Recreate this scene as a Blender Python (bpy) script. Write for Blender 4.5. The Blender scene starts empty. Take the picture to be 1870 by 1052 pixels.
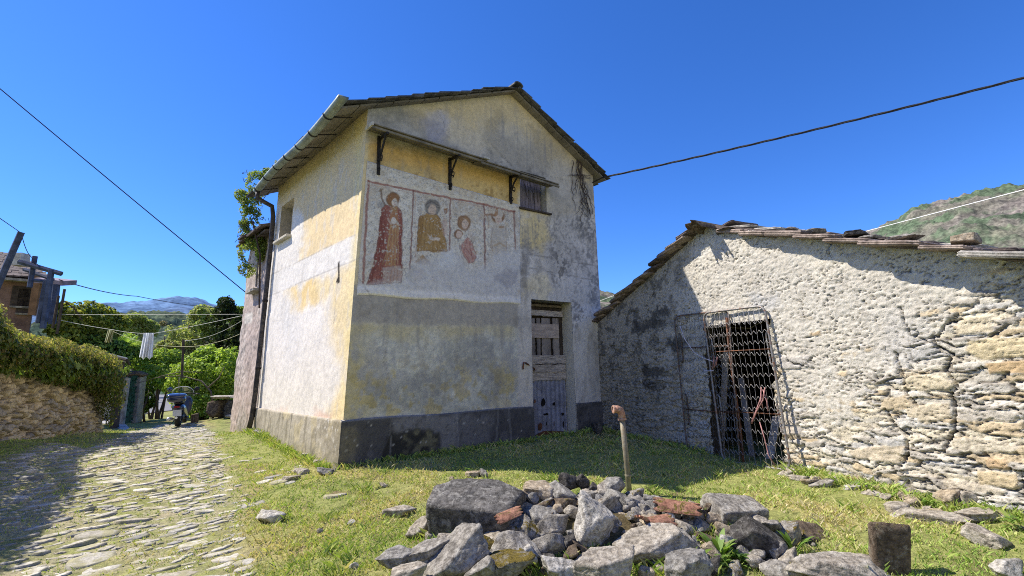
import bpy, bmesh, math, random
import numpy as np
from mathutils import Vector, Matrix, Euler
S = bpy.context.scene
COL = S.collection
R = math.radians
rng = np.random.default_rng(7)
random.seed(7)

# ------------------------------------------------------------------ reference camera (survey of the place)
FPX, PIT, ROL = 850.0, R(9.75), R(1.2)
CAM = np.array([0.0, 0.0, 1.6])
_fw = np.array([0, math.cos(PIT), math.sin(PIT)])
_r0 = np.array([1.0, 0, 0]); _u0 = np.cross(_r0, _fw)
_rt = math.cos(ROL) * _r0 - math.sin(ROL) * _u0
_up = np.cross(_rt, _fw)
def ray(x, y): return (x - 935) * _rt - (y - 526) * _up + FPX * _fw
def proj(P):
    d = np.atleast_2d(np.asarray(P, float)) - CAM
    z = np.maximum(d @ _fw, 0.05)
    return 935 + FPX * (d @ _rt) / z, 526 - FPX * (d @ _up) / z
def onplane(x, y, p0, n):
    d = ray(x, y); t = ((np.asarray(p0) - CAM) @ n) / (d @ n); return CAM + t * d
def atz(x, y, z): return onplane(x, y, (0, 0, z), np.array([0, 0, 1.0]))
def aty(x, y, Y): return onplane(x, y, (0, Y, 0), np.array([0, 1.0, 0]))

# ------------------------------------------------------------------ numpy noise
def _hash(i, j, k, s):
    h = (i.astype(np.int64) * 374761393 + j.astype(np.int64) * 668265263 + k.astype(np.int64) * 2147483647 + s * 1274126177) & 0xffffffff
    h = ((h ^ (h >> 13)) * 1274126177) & 0xffffffff
    h = h ^ (h >> 16)
    return (h & 0xffffff) / float(0xffffff)
def vnoise(P, s=0):
    P = np.asarray(P, float)
    if P.shape[1] == 2: P = np.c_[P, np.zeros(len(P))]
    F = np.floor(P); f = P - F; f = f * f * (3 - 2 * f); F = F.astype(np.int64)
    out = 0
    for a in (0, 1):
        wa = f[:, 0] if a else 1 - f[:, 0]
        for b in (0, 1):
            wb = f[:, 1] if b else 1 - f[:, 1]
            for c in (0, 1):
                wc = f[:, 2] if c else 1 - f[:, 2]
                out = out + wa * wb * wc * _hash(F[:, 0] + a, F[:, 1] + b, F[:, 2] + c, s)
    return out
def fbm(P, scale=1.0, octs=4, s=0, gain=.5):
    P = np.asarray(P, float) * scale; a = 1; t = 0; o = 0
    for i in range(octs):
        o = o + a * vnoise(P, s + i * 17); t += a; a *= gain; P = P * 2.03
    return o / t            # 0..1, mean .5
def sst(a, b, x):
    t = np.clip((x - a) / (b - a), 0, 1); return t * t * (3 - 2 * t)
def worley(P, s=0, jit=.9):
    """2d F1,F2,cell id"""
    F = np.floor(P).astype(np.int64)
    n = len(P); d1 = np.full(n, 9.0); d2 = np.full(n, 9.0); cid = np.zeros(n); worley.loc = np.zeros((n, 2))
    z = np.zeros(n, np.int64)
    for a in (-1, 0, 1):
        for b in (-1, 0, 1):
            ci, cj = F[:, 0] + a, F[:, 1] + b
            px = ci + .5 + (_hash(ci, cj, z, s) - .5) * jit
            py = cj + .5 + (_hash(ci, cj, z, s + 5) - .5) * jit
            d = np.hypot(P[:, 0] - px, P[:, 1] - py)
            idv = _hash(ci, cj, z, s + 9)
            m = d < d1
            worley.loc = np.where(m[:, None], np.c_[P[:, 0] - px, P[:, 1] - py], worley.loc)
            d2 = np.where(m, d1, np.minimum(d2, d)); cid = np.where(m, idv, cid); d1 = np.where(m, d, d1)
    return d1, d2, cid
def polymask(X, Y, poly, soft=2.0):
    """soft inside mask of a polygon"""
    poly = np.asarray(poly, float); ins = np.zeros(len(X), bool); dist = np.full(len(X), 1e9)
    n = len(poly)
    for i in range(n):
        (x1, y1), (x2, y2) = poly[i], poly[(i + 1) % n]
        c = ((y1 > Y) != (y2 > Y)) & (X < (x2 - x1) * (Y - y1) / ((y2 - y1) if y2 != y1 else 1e-9) + x1)
        ins ^= c
        L = (x2 - x1) ** 2 + (y2 - y1) ** 2 + 1e-9
        t = np.clip(((X - x1) * (x2 - x1) + (Y - y1) * (y2 - y1)) / L, 0, 1)
        dist = np.minimum(dist, np.hypot(X - x1 - t * (x2 - x1), Y - y1 - t * (y2 - y1)))
    sd = np.where(ins, dist, -dist)
    return sst(-soft, soft, sd)
def linemask(X, Y, pts, w, soft=1.0):
    dist = np.full(len(X), 1e9)
    for (x1, y1), (x2, y2) in zip(pts[:-1], pts[1:]):
        L = (x2 - x1) ** 2 + (y2 - y1) ** 2 + 1e-9
        t = np.clip(((X - x1) * (x2 - x1) + (Y - y1) * (y2 - y1)) / L, 0, 1)
        dist = np.minimum(dist, np.hypot(X - x1 - t * (x2 - x1), Y - y1 - t * (y2 - y1)))
    return 1 - sst(w - soft, w + soft, dist)
def ell(X, Y, cx, cy, rx, ry, soft=.15):
    return 1 - sst(1 - soft, 1 + soft, np.hypot((X - cx) / rx, (Y - cy) / ry))
def over(col, m, c, a=1.0):
    m = np.clip(m * a, 0, 1)[:, None]; col[:] = col * (1 - m) + np.asarray(c)[None] * m
def sr(*c):
    """0-255 sRGB to linear"""
    c = np.asarray(c, float) / 255
    return np.where(c <= .04045, c / 12.92, ((c + .055) / 1.055) ** 2.4)

# ------------------------------------------------------------------ object helpers
def tag(o, label=None, cat=None, group=None, kind=None):
    if label: o['label'] = label
    if cat: o['category'] = cat
    if group: o['group'] = group
    if kind: o['kind'] = kind
    return o
def empty(name, loc, label, cat, group=None):
    o = bpy.data.objects.new(name, None); COL.objects.link(o); o.location = Vector(loc); o.empty_display_size = .1
    bpy.context.view_layer.update()
    return tag(o, label, cat, group)
def link(name, me, mat=None, parent=None):
    o = bpy.data.objects.new(name, me); COL.objects.link(o)
    if mat is not None:
        for m in (mat if isinstance(mat, (list, tuple)) else [mat]): me.materials.append(m)
    if parent is not None:
        o.parent = parent
        pw = Matrix.Translation(parent.location) if parent.parent is None else Matrix.Translation(parent.parent.location) @ Matrix.Translation(parent.location)
        # children are authored in world space: cancel the parent's (pure) translation
        o.matrix_parent_inverse = Matrix.Identity(4)
        off = Vector((0, 0, 0)); p = parent
        while p is not None: off += Vector(p.location); p = p.parent
        o.location = -off
    return o
def npmesh(name, V, F, cols=None, smooth=True, mat_idx=None):
    """V (n,3); F: array (m,k) or list of such arrays"""
    V = np.asarray(V, np.float32)
    Fs = F if isinstance(F, list) else [F]
    Fs = [np.asarray(f, np.int32) for f in Fs if len(f)]
    me = bpy.data.meshes.new(name)
    me.vertices.add(len(V)); me.vertices.foreach_set('co', V.ravel())
    tot = np.concatenate([np.full(len(f), f.shape[1], np.int32) for f in Fs])
    loops = np.concatenate([f.ravel() for f in Fs])
    st = np.concatenate([[0], np.cumsum(tot)[:-1]]).astype(np.int32)
    me.loops.add(len(loops)); me.loops.foreach_set('vertex_index', loops)
    me.polygons.add(len(tot)); me.polygons.foreach_set('loop_start', st); me.polygons.foreach_set('loop_total', tot)
    if smooth: me.polygons.foreach_set('use_smooth', np.ones(len(tot), bool))
    if mat_idx is not None: me.polygons.foreach_set('material_index', np.asarray(mat_idx, np.int32))
    me.update(calc_edges=True); me.validate()
    if cols is not None:
        a = me.color_attributes.new('Col', 'FLOAT_COLOR', 'POINT')
        c = np.ones((len(V), 4), np.float32); c[:, :3] = cols; a.data.foreach_set('color', c.ravel())
    return me
class MB:
    """collects geometry of one mesh, world space"""
    def __init__(s): s.V = []; s.F = []; s.C = []; s.n = 0
    def add(s, V, F, c=None):
        V = [tuple(v) for v in V]; s.V += V; s.F += [tuple(i + s.n for i in f) for f in F]; s.n += len(V)
        s.C += [tuple(c) if c is not None else (1, 1, 1)] * len(V); return s
    def box(s, o, ex, ey, ez, c=None):
        """corner o and three edge vectors"""
        o, ex, ey, ez = map(np.asarray, (o, ex, ey, ez))
        V = [o, o + ex, o + ex + ey, o + ey, o + ez, o + ex + ez, o + ex + ey + ez, o + ey + ez]
        F = [(0, 3, 2, 1), (4, 5, 6, 7), (0, 1, 5, 4), (1, 2, 6, 5), (2, 3, 7, 6), (3, 0, 4, 7)]
        if np.dot(np.cross(ex, ey), ez) < 0: F = [f[::-1] for f in F]
        return s.add(V, F, c)
    def cbox(s, ctr, sz, rot=(0, 0, 0), c=None):
        M = Euler(rot).to_matrix(); e = [np.array(M @ Vector(v)) for v in ((sz[0], 0, 0), (0, sz[1], 0), (0, 0, sz[2]))]
        o = np.asarray(ctr) - (e[0] + e[1] + e[2]) / 2
        return s.box(o, *e, c=c)
    def tube(s, pts, r, seg=8, cap=True, c=None):
        P = [Vector(p) for p in pts]; n = len(P)
        rr = r if isinstance(r, (list, tuple, np.ndarray)) else [r] * n
        V = []; F = []; up = None
        for i in range(n):
            t = (P[min(i + 1, n - 1)] - P[max(i - 1, 0)]).normalized()
            if up is None: up = Vector((0, 0, 1)) if abs(t.z) < .9 else Vector((1, 0, 0))
            a = t.cross(up); a = a.normalized() if a.length > 1e-6 else t.orthogonal().normalized()
            b = a.cross(t).normalized(); up = b
            for k in range(seg):
                w = 2 * math.pi * k / seg; V.append(P[i] + (a * math.cos(w) + b * math.sin(w)) * rr[i])
        for i in range(n - 1):
            for k in range(seg):
                F.append((i * seg + k, i * seg + (k + 1) % seg, (i + 1) * seg + (k + 1) % seg, (i + 1) * seg + k))
        if cap: F.append(tuple(range(seg))[::-1]); F.append(tuple((n - 1) * seg + k for k in range(seg)))
        return s.add(V, F, c)
    def lathe(s, prof, ctr=(0, 0, 0), M=None, seg=20, c=None):
        """prof [(r,h)] about local z"""
        V = []; F = []; M = M or Matrix.Identity(3)
        for r_, h in prof:
            for k in range(seg):
                w = 2 * math.pi * k / seg; V.append(Vector(ctr) + M @ Vector((r_ * math.cos(w), r_ * math.sin(w), h)))
        n = len(prof)
        for i in range(n - 1):
            for k in range(seg): F.append((i * seg + k, i * seg + (k + 1) % seg, (i + 1) * seg + (k + 1) % seg, (i + 1) * seg + k))
        F.append(tuple(range(seg))[::-1]); F.append(tuple((n - 1) * seg + k for k in range(seg)))
        return s.add(V, F, c)
    def build(s, name, mat=None, parent=None, smooth=False, bevel=0, col=False, subsurf=0):
        me = bpy.data.meshes.new(name); me.from_pydata(s.V, [], s.F); me.update()
        if col:
            a = me.color_attributes.new('Col', 'FLOAT_COLOR', 'POINT')
            cc = np.ones((len(s.V), 4), np.float32); cc[:, :3] = np.asarray(s.C); a.data.foreach_set('color', cc.ravel())
        if smooth: me.polygons.foreach_set('use_smooth', np.ones(len(me.polygons), bool))
        o = link(name, me, mat, parent)
        if bevel:
            b = o.modifiers.new('b', 'BEVEL'); b.width = bevel; b.segments = 2; b.limit_method = 'ANGLE'; b.angle_limit = R(40)
        if subsurf:
            b = o.modifiers.new('s', 'SUBSURF'); b.levels = subsurf; b.render_levels = subsurf
        return o

# ------------------------------------------------------------------ materials
class NT:
    def __init__(s, name):
        s.m = bpy.data.materials.new(name); s.m.use_nodes = True; s.t = s.m.node_tree; s.t.nodes.clear()
        s.out = s.n('ShaderNodeOutputMaterial')
    def n(s, typ, **kw):
        x = s.t.nodes.new(typ)
        for k, v in kw.items(): setattr(x, k, v)
        return x
    def l(s, a, b): s.t.links.new(a, b)
    def val(s, sock, v):
        if hasattr(v, 'links') or hasattr(v, 'is_linked'): s.l(v, sock)
        else: sock.default_value = v
    def noise(s, vec, scale, detail=5, rough=.55, dist=0):
        x = s.n('ShaderNodeTexNoise'); s.l(vec, x.inputs['Vector']); x.inputs['Scale'].default_value = scale
        x.inputs['Detail'].default_value = detail; x.inputs['Roughness'].default_value = rough; x.inputs['Distortion'].default_value = dist
        return x.outputs['Fac']
    def ramp(s, fac, a, b, lo=0.0, hi=1.0):
        x = s.n('ShaderNodeMapRange', interpolation_type='SMOOTHSTEP'); s.l(fac, x.inputs['Value'])
        x.inputs['From Min'].default_value = a; x.inputs['From Max'].default_value = b
        x.inputs['To Min'].default_value = lo; x.inputs['To Max'].default_value = hi
        return x.outputs['Result']
    def mix(s, fac, a, b, blend='MIX'):
        x = s.n('ShaderNodeMix', data_type='RGBA', blend_type=blend)
        s.val(x.inputs[0], fac)
        for i, v in ((6, a), (7, b)):
            if hasattr(v, 'is_linked'): s.l(v, x.inputs[i])
            else: x.inputs[i].default_value = (*[float(q) for q in v][:3], 1)
        return x.outputs[2]
    def math(s, op, a, b=0.0):
        x = s.n('ShaderNodeMath', operation=op); s.val(x.inputs[0], a); s.val(x.inputs[1], b); return x.outputs[0]
    def obj(s): return s.n('ShaderNodeTexCoord').outputs['Object']
    def geo(s): return s.n('ShaderNodeNewGeometry')
    def vcol(s): return s.n('ShaderNodeVertexColor', layer_name='Col').outputs['Color']
    def bump(s, h, strength=.5, dist=.01, nrm=None):
        x = s.n('ShaderNodeBump'); s.l(h, x.inputs['Height']); x.inputs['Strength'].default_value = strength; x.inputs['Distance'].default_value = dist
        if nrm is not None: s.l(nrm, x.inputs['Normal'])
        return x.outputs['Normal']
    def pbr(s, col, rough=.9, nrm=None, metal=0, spec=.3):
        p = s.n('ShaderNodeBsdfPrincipled')
        if hasattr(col, 'is_linked'): s.l(col, p.inputs['Base Color'])
        else: p.inputs['Base Color'].default_value = (*[float(q) for q in col][:3], 1)
        s.val(p.inputs['Roughness'], rough); s.val(p.inputs['Metallic'], metal); p.inputs['Specular IOR Level'].default_value = spec
        if nrm is not None: s.l(nrm, p.inputs['Normal'])
        s.l(p.outputs[0], s.out.inputs['Surface']); return p
def simple(name, col, rough=.85, var=.3, scale=5, bscale=40, bstr=.3, bdist=.005, metal=0, spec=.3, stain=None, stain_amt=.5, vc=False, stretch=None):
    t = NT(name); v = t.obj()
    if stretch:
        mp = t.n('ShaderNodeMapping'); t.l(v, mp.inputs['Vector']); mp.inputs['Scale'].default_value = stretch; v = mp.outputs['Vector']
    col = np.asarray(col, float)
    n1 = t.noise(v, scale, 6, .6); n2 = t.noise(v, bscale, 5, .65)
    f = t.ramp(n1, .3, .7); f2 = t.ramp(n2, .3, .7)
    if vc:
        base = t.vcol(); g = t.mix(f, (1 - var,) * 3, (1 + var * .6,) * 3); c = t.mix(1.0, base, g, 'MULTIPLY')
    else: c = t.mix(f, col * (1 - var), np.minimum(col * (1 + var), 1))
    c = t.mix(1.0, c, t.mix(f2, (1 - var * .5,) * 3, (1 + var * .3,) * 3), 'MULTIPLY')
    if stain is not None:
        c = t.mix(t.math('MULTIPLY', t.ramp(t.noise(v, scale * 1.7, 8, .7, .4), .5, .62), stain_amt), c, stain)
    t.pbr(c, rough, t.bump(n2, bstr, bdist), metal, spec)
    return t.m
def leafmat(name, trans=.35, rough=.55):
    t = NT(name); c = t.vcol()
    p = t.n('ShaderNodeBsdfPrincipled'); t.l(c, p.inputs['Base Color']); p.inputs['Roughness'].default_value = rough; p.inputs['Specular IOR Level'].default_value = .25
    tr = t.n('ShaderNodeBsdfTranslucent'); t.l(t.mix(1.0, c, (1.25, 1.2, .55), 'MULTIPLY'), tr.inputs['Color'])
    mx = t.n('ShaderNodeMixShader'); mx.inputs[0].default_value = trans
    t.l(p.outputs[0], mx.inputs[1]); t.l(tr.outputs[0], mx.inputs[2]); t.l(mx.outputs[0], t.out.inputs['Surface'])
    return t.m
# ------------------------------------------------------------------ world, sun, camera
SUN_AZ, SUN_EL = -79.0, 51.0          # azimuth from +y (towards -x), elevation
sd = Vector((math.sin(R(SUN_AZ)) * math.cos(R(SUN_EL)), math.cos(R(SUN_AZ)) * math.cos(R(SUN_EL)), math.sin(R(SUN_EL))))
W = bpy.data.worlds.new('World'); S.world = W; W.use_nodes = True
wt = W.node_tree; bg = wt.nodes['Background']
sky = wt.nodes.new('ShaderNodeTexSky'); sky.sky_type = 'NISHITA'; sky.sun_disc = False
sky.sun_elevation = R(SUN_EL); sky.sun_rotation = R(SUN_AZ)
sky.altitude = 1500; sky.air_density = 1.0; sky.dust_density = 0.2; sky.ozone_density = 4.0
hs = wt.nodes.new('ShaderNodeHueSaturation'); hs.inputs['Saturation'].default_value = 1.2; hs.inputs['Value'].default_value = 1.5
gm = wt.nodes.new('ShaderNodeGamma'); gm.inputs['Gamma'].default_value = 1.0
wt.links.new(sky.outputs[0], hs.inputs['Color'])
def wmix(fac, a, b, blend='MIX'):
    x = wt.nodes.new('ShaderNodeMix'); x.data_type = 'RGBA'; x.blend_type = blend
    for s_, v in ((0, fac), (6, a), (7, b)):
        if hasattr(v, 'is_linked'): wt.links.new(v, x.inputs[s_])
        else: x.inputs[s_].default_value = v
    return x.outputs[2]
blue = wmix(1.0, hs.outputs[0], (.60, .74, 1.06, 1), 'MULTIPLY')
# added cloud bank behind the viewer, unseen, brightens the shaded front wall
tc_ = wt.nodes.new('ShaderNodeTexCoord'); sx_ = wt.nodes.new('ShaderNodeSeparateXYZ'); wt.links.new(tc_.outputs['Generated'], sx_.inputs[0])
def wramp(v, a, b):
    x = wt.nodes.new('ShaderNodeMapRange'); x.interpolation_type = 'SMOOTHSTEP'; wt.links.new(v, x.inputs['Value']); x.inputs['From Min'].default_value = a; x.inputs['From Max'].default_value = b; return x.outputs['Result']
def wmul(a, b):
    x = wt.nodes.new('ShaderNodeMath'); x.operation = 'MULTIPLY'; wt.links.new(a, x.inputs[0]); wt.links.new(b, x.inputs[1]); return x.outputs[0]
cn_ = wt.nodes.new('ShaderNodeTexNoise'); wt.links.new(tc_.outputs['Generated'], cn_.inputs['Vector']); cn_.inputs['Scale'].default_value = 3.2; cn_.inputs['Detail'].default_value = 8
cl_ = wmul(wmul(wramp(sx_.outputs['Y'], -.12, -.5), wramp(sx_.outputs['Z'], .52, .22)), wramp(cn_.outputs['Fac'], .38, .52))
wt.links.new(wmix(cl_, blue, (6.9, 6.2, 5.2, 1)), bg.inputs['Color'])
bg.inputs['Strength'].default_value = 0.15
sl = bpy.data.lights.new('sun', 'SUN'); sl.energy = 5.0; sl.angle = R(.53); sl.color = (1.45, 1.33, 1.14)
so = bpy.data.objects.new('sun', sl); COL.objects.link(so); so.rotation_euler = sd.to_track_quat('Z', 'Y').to_euler(); so.location = (-20, 5, 30)
cd = bpy.data.cameras.new('camera'); co = bpy.data.objects.new('camera', cd); COL.objects.link(co); S.camera = co
cd.sensor_width = 36; cd.lens = 36 * FPX / 1870; cd.clip_start = .05; cd.clip_end = 20000
Mc = Matrix((( _rt[0], _up[0], -_fw[0], CAM[0]), (_rt[1], _up[1], -_fw[1], CAM[1]), (_rt[2], _up[2], -_fw[2], CAM[2]), (0, 0, 0, 1)))
co.matrix_world = Mc
S.view_settings.view_transform = 'Standard'; S.view_settings.look = 'None'; S.view_settings.exposure = 0; S.view_settings.gamma = 1
S.cycles.max_bounces = 8; S.cycles.diffuse_bounces = 4; S.cycles.transparent_max_bounces = 12
try: S.cycles.use_denoising = False; S.cycles.sample_clamp_indirect = 4.0
except Exception: pass
S.cycles.pixel_filter_type = 'BLACKMAN_HARRIS'; S.cycles.filter_width = 1.0

# ------------------------------------------------------------------ terrain height
_cp = np.array([(0, 0, 0), (0, 3, .03), (0, 4.2, .12), (1.5, 4, .12), (-2.4, 6.6, .3), (-1, 6, .27), (.3, 8.5, .33), (1.85, 9.4, .35), (3.4, 6, .3), (2.2, 5, .22), (4.3, 4.0, .26),
                (5, 2, .2), (-5.3, 9.7, .47), (-8.3, 7.7, .62), (-9.4, 10.2, .42), (-10.6, 12.9, .12), (-11, 15.8, -.04), (-6.0, 3.6, .52), (-4, 4, .12), (-2, 3.4, .05), (-3.6, 7, .26), (-7, 9.2, .26), (-9.3, 16.0, .24),
                (-8, 13, .18), (-9.03, 14.6, .28), (-8.5, 14.6, .35), (-9.75, 14.7, .17), (-10.3, 14.7, .06), (-13.5, 16, -.05), (-13, 20, -.25), (-20, 28, -.6), (-31, 42, -.7), (-14, 8, .6), (-12, 3, .6), (8, 8, .4), (9, 14, .5), (0, 14, .45), (-6, 18, .1), (0, 25, 0), (-4, -4, 0), (6, -4, 0)])
def _tps(d): return np.where(d > 1e-9, d * d * np.log(np.maximum(d, 1e-9)), 0)
_n = len(_cp); _K = _tps(np.hypot(_cp[:, None, 0] - _cp[None, :, 0], _cp[:, None, 1] - _cp[None, :, 1])) + np.eye(_n) * .5
_A = np.zeros((_n + 3, _n + 3)); _A[:_n, :_n] = _K; _A[:_n, _n] = 1; _A[:_n, _n + 1:] = _cp[:, :2]; _A[_n, :_n] = 1; _A[_n + 1:, :_n] = _cp[:, :2].T
_w = np.linalg.solve(_A, np.r_[_cp[:, 2], 0, 0, 0])
def gh(x, y):
    x = np.atleast_1d(np.asarray(x, float)); y = np.atleast_1d(np.asarray(y, float))
    z = np.zeros(len(x))
    for i in range(_n): z += _w[i] * _tps(np.hypot(x - _cp[i, 0], y - _cp[i, 1]))
    z += _w[_n] + _w[_n + 1] * x + _w[_n + 2] * y
    far = sst(14, 45, np.hypot(x + 4, y - 8))
    z = np.clip(z, -.8, .9) * (1 - far) + far * -.7
    # low mound of earth under the rubble heap
    P = np.c_[x, y]
    z += .27 * np.exp(-(((x - .62) / 1.05) ** 2 + ((y - 4.3) / .48) ** 2))
    z += (fbm(P, 1.3, 3, 3) - .5) * .07 * (1 - far) + (fbm(P, 6, 3, 4) - .5) * .025 * (1 - far)
    return z
def g1(x, y): return float(gh([x], [y])[0])
def onground(px, py):
    """the ground point seen at a survey pixel"""
    z = .2
    for _ in range(12):
        p = atz(px, py, z); z = .5 * z + .5 * g1(p[0], p[1])
    return np.array([p[0], p[1], g1(p[0], p[1])])

# lane outline, in survey pixels on the ground
LANE = np.array([onground(*q)[:2] for q in [(455, 1050), (442, 960), (432, 890), (415, 850), (398, 815), (388, 790), (372, 776), (300, 774), (262, 784), (214, 800), (150, 820)]]
                + [(-8.0, 8.4), (-7.1, 7.0), (-5.6, 4.0), (-4.6, 1.5), (-1.2, 1.5)])
def lane_mask(x, y, soft=.25): return polymask(x, y, LANE, soft)
_ax = lambda lo, hi, st, far, k: np.r_[(lo - np.geomspace(st, far, k))[::-1], np.arange(lo, hi, st), hi + np.geomspace(st * .2, far, k)]
xs = _ax(-14, 8, .07, 4000, 34); ys = _ax(.5, 19, .07, 4000, 34)
X, Y = np.meshgrid(xs, ys); X = X.ravel(); Y = Y.ravel(); Z = gh(X, Y)
nx, ny = len(xs), len(ys)
idx = np.arange(nx * ny).reshape(ny, nx)
F = np.c_[idx[:-1, :-1].ravel(), idx[:-1, 1:].ravel(), idx[1:, 1:].ravel(), idx[1:, :-1].ravel()]
P2 = np.c_[X, Y]
col = np.tile(np.array([.28, .30, .105]), (len(X), 1))
n1 = fbm(P2, .9, 4, 11); n2 = fbm(P2, 3.5, 4, 12); n3 = fbm(P2, 11, 3, 13)
over(col, sst(.48, .66, n1 * .5 + n2 * .5), (.40, .35, .15))              # yellowing moss
over(col, sst(.54, .68, n2 * .6 + n3 * .4), (.24, .19, .11))           # bare soil
over(col, sst(.58, .7, n3), (.13, .17, .04), .7)
lm = lane_mask(X, Y)
over(col, lm * sst(.3, .6, n2 * .5 + n3 * .5), (.42, .375, .265), .85)
over(col, lm * sst(.5, .7, n1), (.22, .24, .08), .5)
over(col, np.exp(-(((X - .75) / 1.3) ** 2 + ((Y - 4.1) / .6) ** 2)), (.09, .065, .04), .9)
far = sst(25, 70, np.hypot(X + 4, Y - 8))
over(col, far, (.06, .085, .025))
V = np.c_[X, Y, Z]
def ground_mat():
    t = NT('ground_earth'); v = t.obj()
    c = t.vcol(); n = t.noise(v, 22, 6, .7); n2_ = t.noise(v, 90, 4, .7)
    c = t.mix(1.0, c, t.mix(t.ramp(n, .3, .7), (.62, .62, .6), (1.3, 1.28, 1.2)), 'MULTIPLY')
    c = t.mix(1.0, c, t.mix(t.ramp(n2_, .3, .7), (.7, .7, .7), (1.2, 1.2, 1.2)), 'MULTIPLY')
    b1 = t.bump(n, .8, .02); t.pbr(c, .95, t.bump(n2_, .7, .008, b1), spec=.15); return t.m
g = link('ground', npmesh('ground', V, F, col), ground_mat()); tag(g, kind='structure')

# ------------------------------------------------------------------ cobbled lane : stones on edge set in the earth, one paved surface
RES = .02; GX0, GY0, GNX, GNY = -14.0, 1.0, 1000, 900
stone_grid = np.zeros((GNY, GNX), bool)
def mark(cx, cy, a, b, ang):
    r_ = a + .02; i0 = int((cx - r_ - GX0) / RES); i1 = int((cx + r_ - GX0) / RES) + 1; j0 = int((cy - r_ - GY0) / RES); j1 = int((cy + r_ - GY0) / RES) + 1
    i0, j0 = max(i0, 0), max(j0, 0); i1, j1 = min(i1, GNX), min(j1, GNY)
    if i1 <= i0 or j1 <= j0: return
    xx, yy = np.meshgrid(GX0 + (np.arange(i0, i1) + .5) * RES - cx, GY0 + (np.arange(j0, j1) + .5) * RES - cy)
    u = xx * math.cos(ang) + yy * math.sin(ang); w = -xx * math.sin(ang) + yy * math.cos(ang)
    stone_grid[j0:j1, i0:i1] |= (u / a) ** 2 + (w / b) ** 2 < 1.0
def hit(cx, cy, a, b, ang):
    for fu, fv in ((0, 0), (.95, 0), (-.95, 0), (.5, 0), (-.5, 0), (0, .95), (0, -.95), (.6, .6), (-.6, -.6), (.6, -.6), (-.6, .6)):
        x = cx + fu * a * math.cos(ang) - fv * b * math.sin(ang); y = cy + fu * a * math.sin(ang) + fv * b * math.cos(ang)
        i, j = int((x - GX0) / RES), int((y - GY0) / RES)
        if 0 <= i < GNX and 0 <= j < GNY and stone_grid[j, i]: return True
    return False
cand = []
lx0, lx1, ly0, ly1 = LANE[:, 0].min(), LANE[:, 0].max(), LANE[:, 1].min(), LANE[:, 1].max()
N = 42000
cx = rng.uniform(lx0, lx1, N); cy = rng.uniform(ly0, ly1, N); keep = polymask(cx, cy, LANE, .05) > rng.uniform(0, 1, N)
cx, cy = cx[keep], cy[keep]
ang0 = .80
stones = []
sizes = np.sort(rng.gamma(3.0, .0195, len(cx)))[::-1]
for i in range(len(cx)):
    a = min(max(sizes[i], .03), .18); b = max(.018, a * rng.uniform(.28, .56)); an = ang0 + rng.normal(0, .2)
    if a > .17 and rng.random() < .4: b = a * rng.uniform(.5, .75)
    if not hit(cx[i], cy[i], a * .86, b * .84, an):
        stones.append((cx[i], cy[i], a, b, an)); mark(cx[i], cy[i], a, b, an)
# a loose kerb row of bigger stones and strays running out into the grass
for (px, py) in [(384, 832), (392, 840), (404, 846), (388, 858), (400, 866), (412, 872), (380, 848), (425, 884), (432, 892), (448, 905), (456, 912), (462, 922), (400, 900), (378, 902), (440, 918),
                 (520, 856), (540, 861), (500, 870), (475, 862), (545, 852), (510, 879), (530, 882), (420, 835), (445, 842), (405, 812), (358, 806), (350, 815), (470, 838), (482, 880), (612, 905), (350, 985), (330, 1010), (405, 1000)]:
    p = onground(px, py); a = rng.uniform(.07, .15); b = a * rng.uniform(.4, .65); an = ang0 + rng.normal(.1, .3)
    if not hit(p[0], p[1], a * .7, b * .7, an): stones.append((p[0], p[1], a, b, an)); mark(p[0], p[1], a, b, an)
Vs, Fq, Ft, Cs = [], [], [], []; K = 11; base = 0
st = np.array(stones); sz = gh(st[:, 0], st[:, 1])
for i, (x, y, a, b, an) in enumerate(stones):
    w = np.linspace(0, 2 * np.pi, K, endpoint=False) + rng.uniform(0, 1)
    ru = np.abs(np.cos(w)) ** .85 * np.sign(np.cos(w)) * a * (1 + rng.normal(0, .07, K)); rv = np.sin(w) * b * (1 + rng.normal(0, .1, K))
    hgt = rng.uniform(-.003, .011) + .03 * b; tilt = rng.normal(0, .05); tv = rng.normal(0, .08)
    c = rng.choice(6, p=[.3, .24, .16, .14, .08, .08]); cc = np.array([(.56, .54, .475), (.50, .475, .41), (.41, .40, .37), (.62, .59, .52), (.31, .31, .30), (.48, .44, .36)][c]) * rng.uniform(.85, 1.12)
    for k_, (sc, hz) in enumerate(((1.06, -.06), (.97, hgt * .55), (.74, hgt * .95), (.36, hgt * 1.08))):
        uu, vv = ru * sc, rv * sc
        zz = sz[i] + hz + (uu * tilt + vv * tv) * (hz > 0) + (rng.normal(0, .0035, K) if hz > 0 else 0)
        Vs.append(np.c_[x + uu * math.cos(an) - vv * math.sin(an), y + uu * math.sin(an) + vv * math.cos(an), zz]); Cs.append(np.tile(cc * (.55, .8, 1, 1.03)[k_], (K, 1)))
    Vs.append(np.array([[x, y, sz[i] + hgt * 1.08]])); Cs.append(cc[None] * 1.03)
    k0 = np.arange(K); k1 = (k0 + 1) % K
    for r_ in range(3): Fq.append(np.c_[base + r_ * K + k0, base + r_ * K + k1, base + (r_ + 1) * K + k1, base + (r_ + 1) * K + k0])
    Ft.append(np.c_[base + 3 * K + k0, base + 3 * K + k1, np.full(K, base + 4 * K)])
    base += 4 * K + 1
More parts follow.
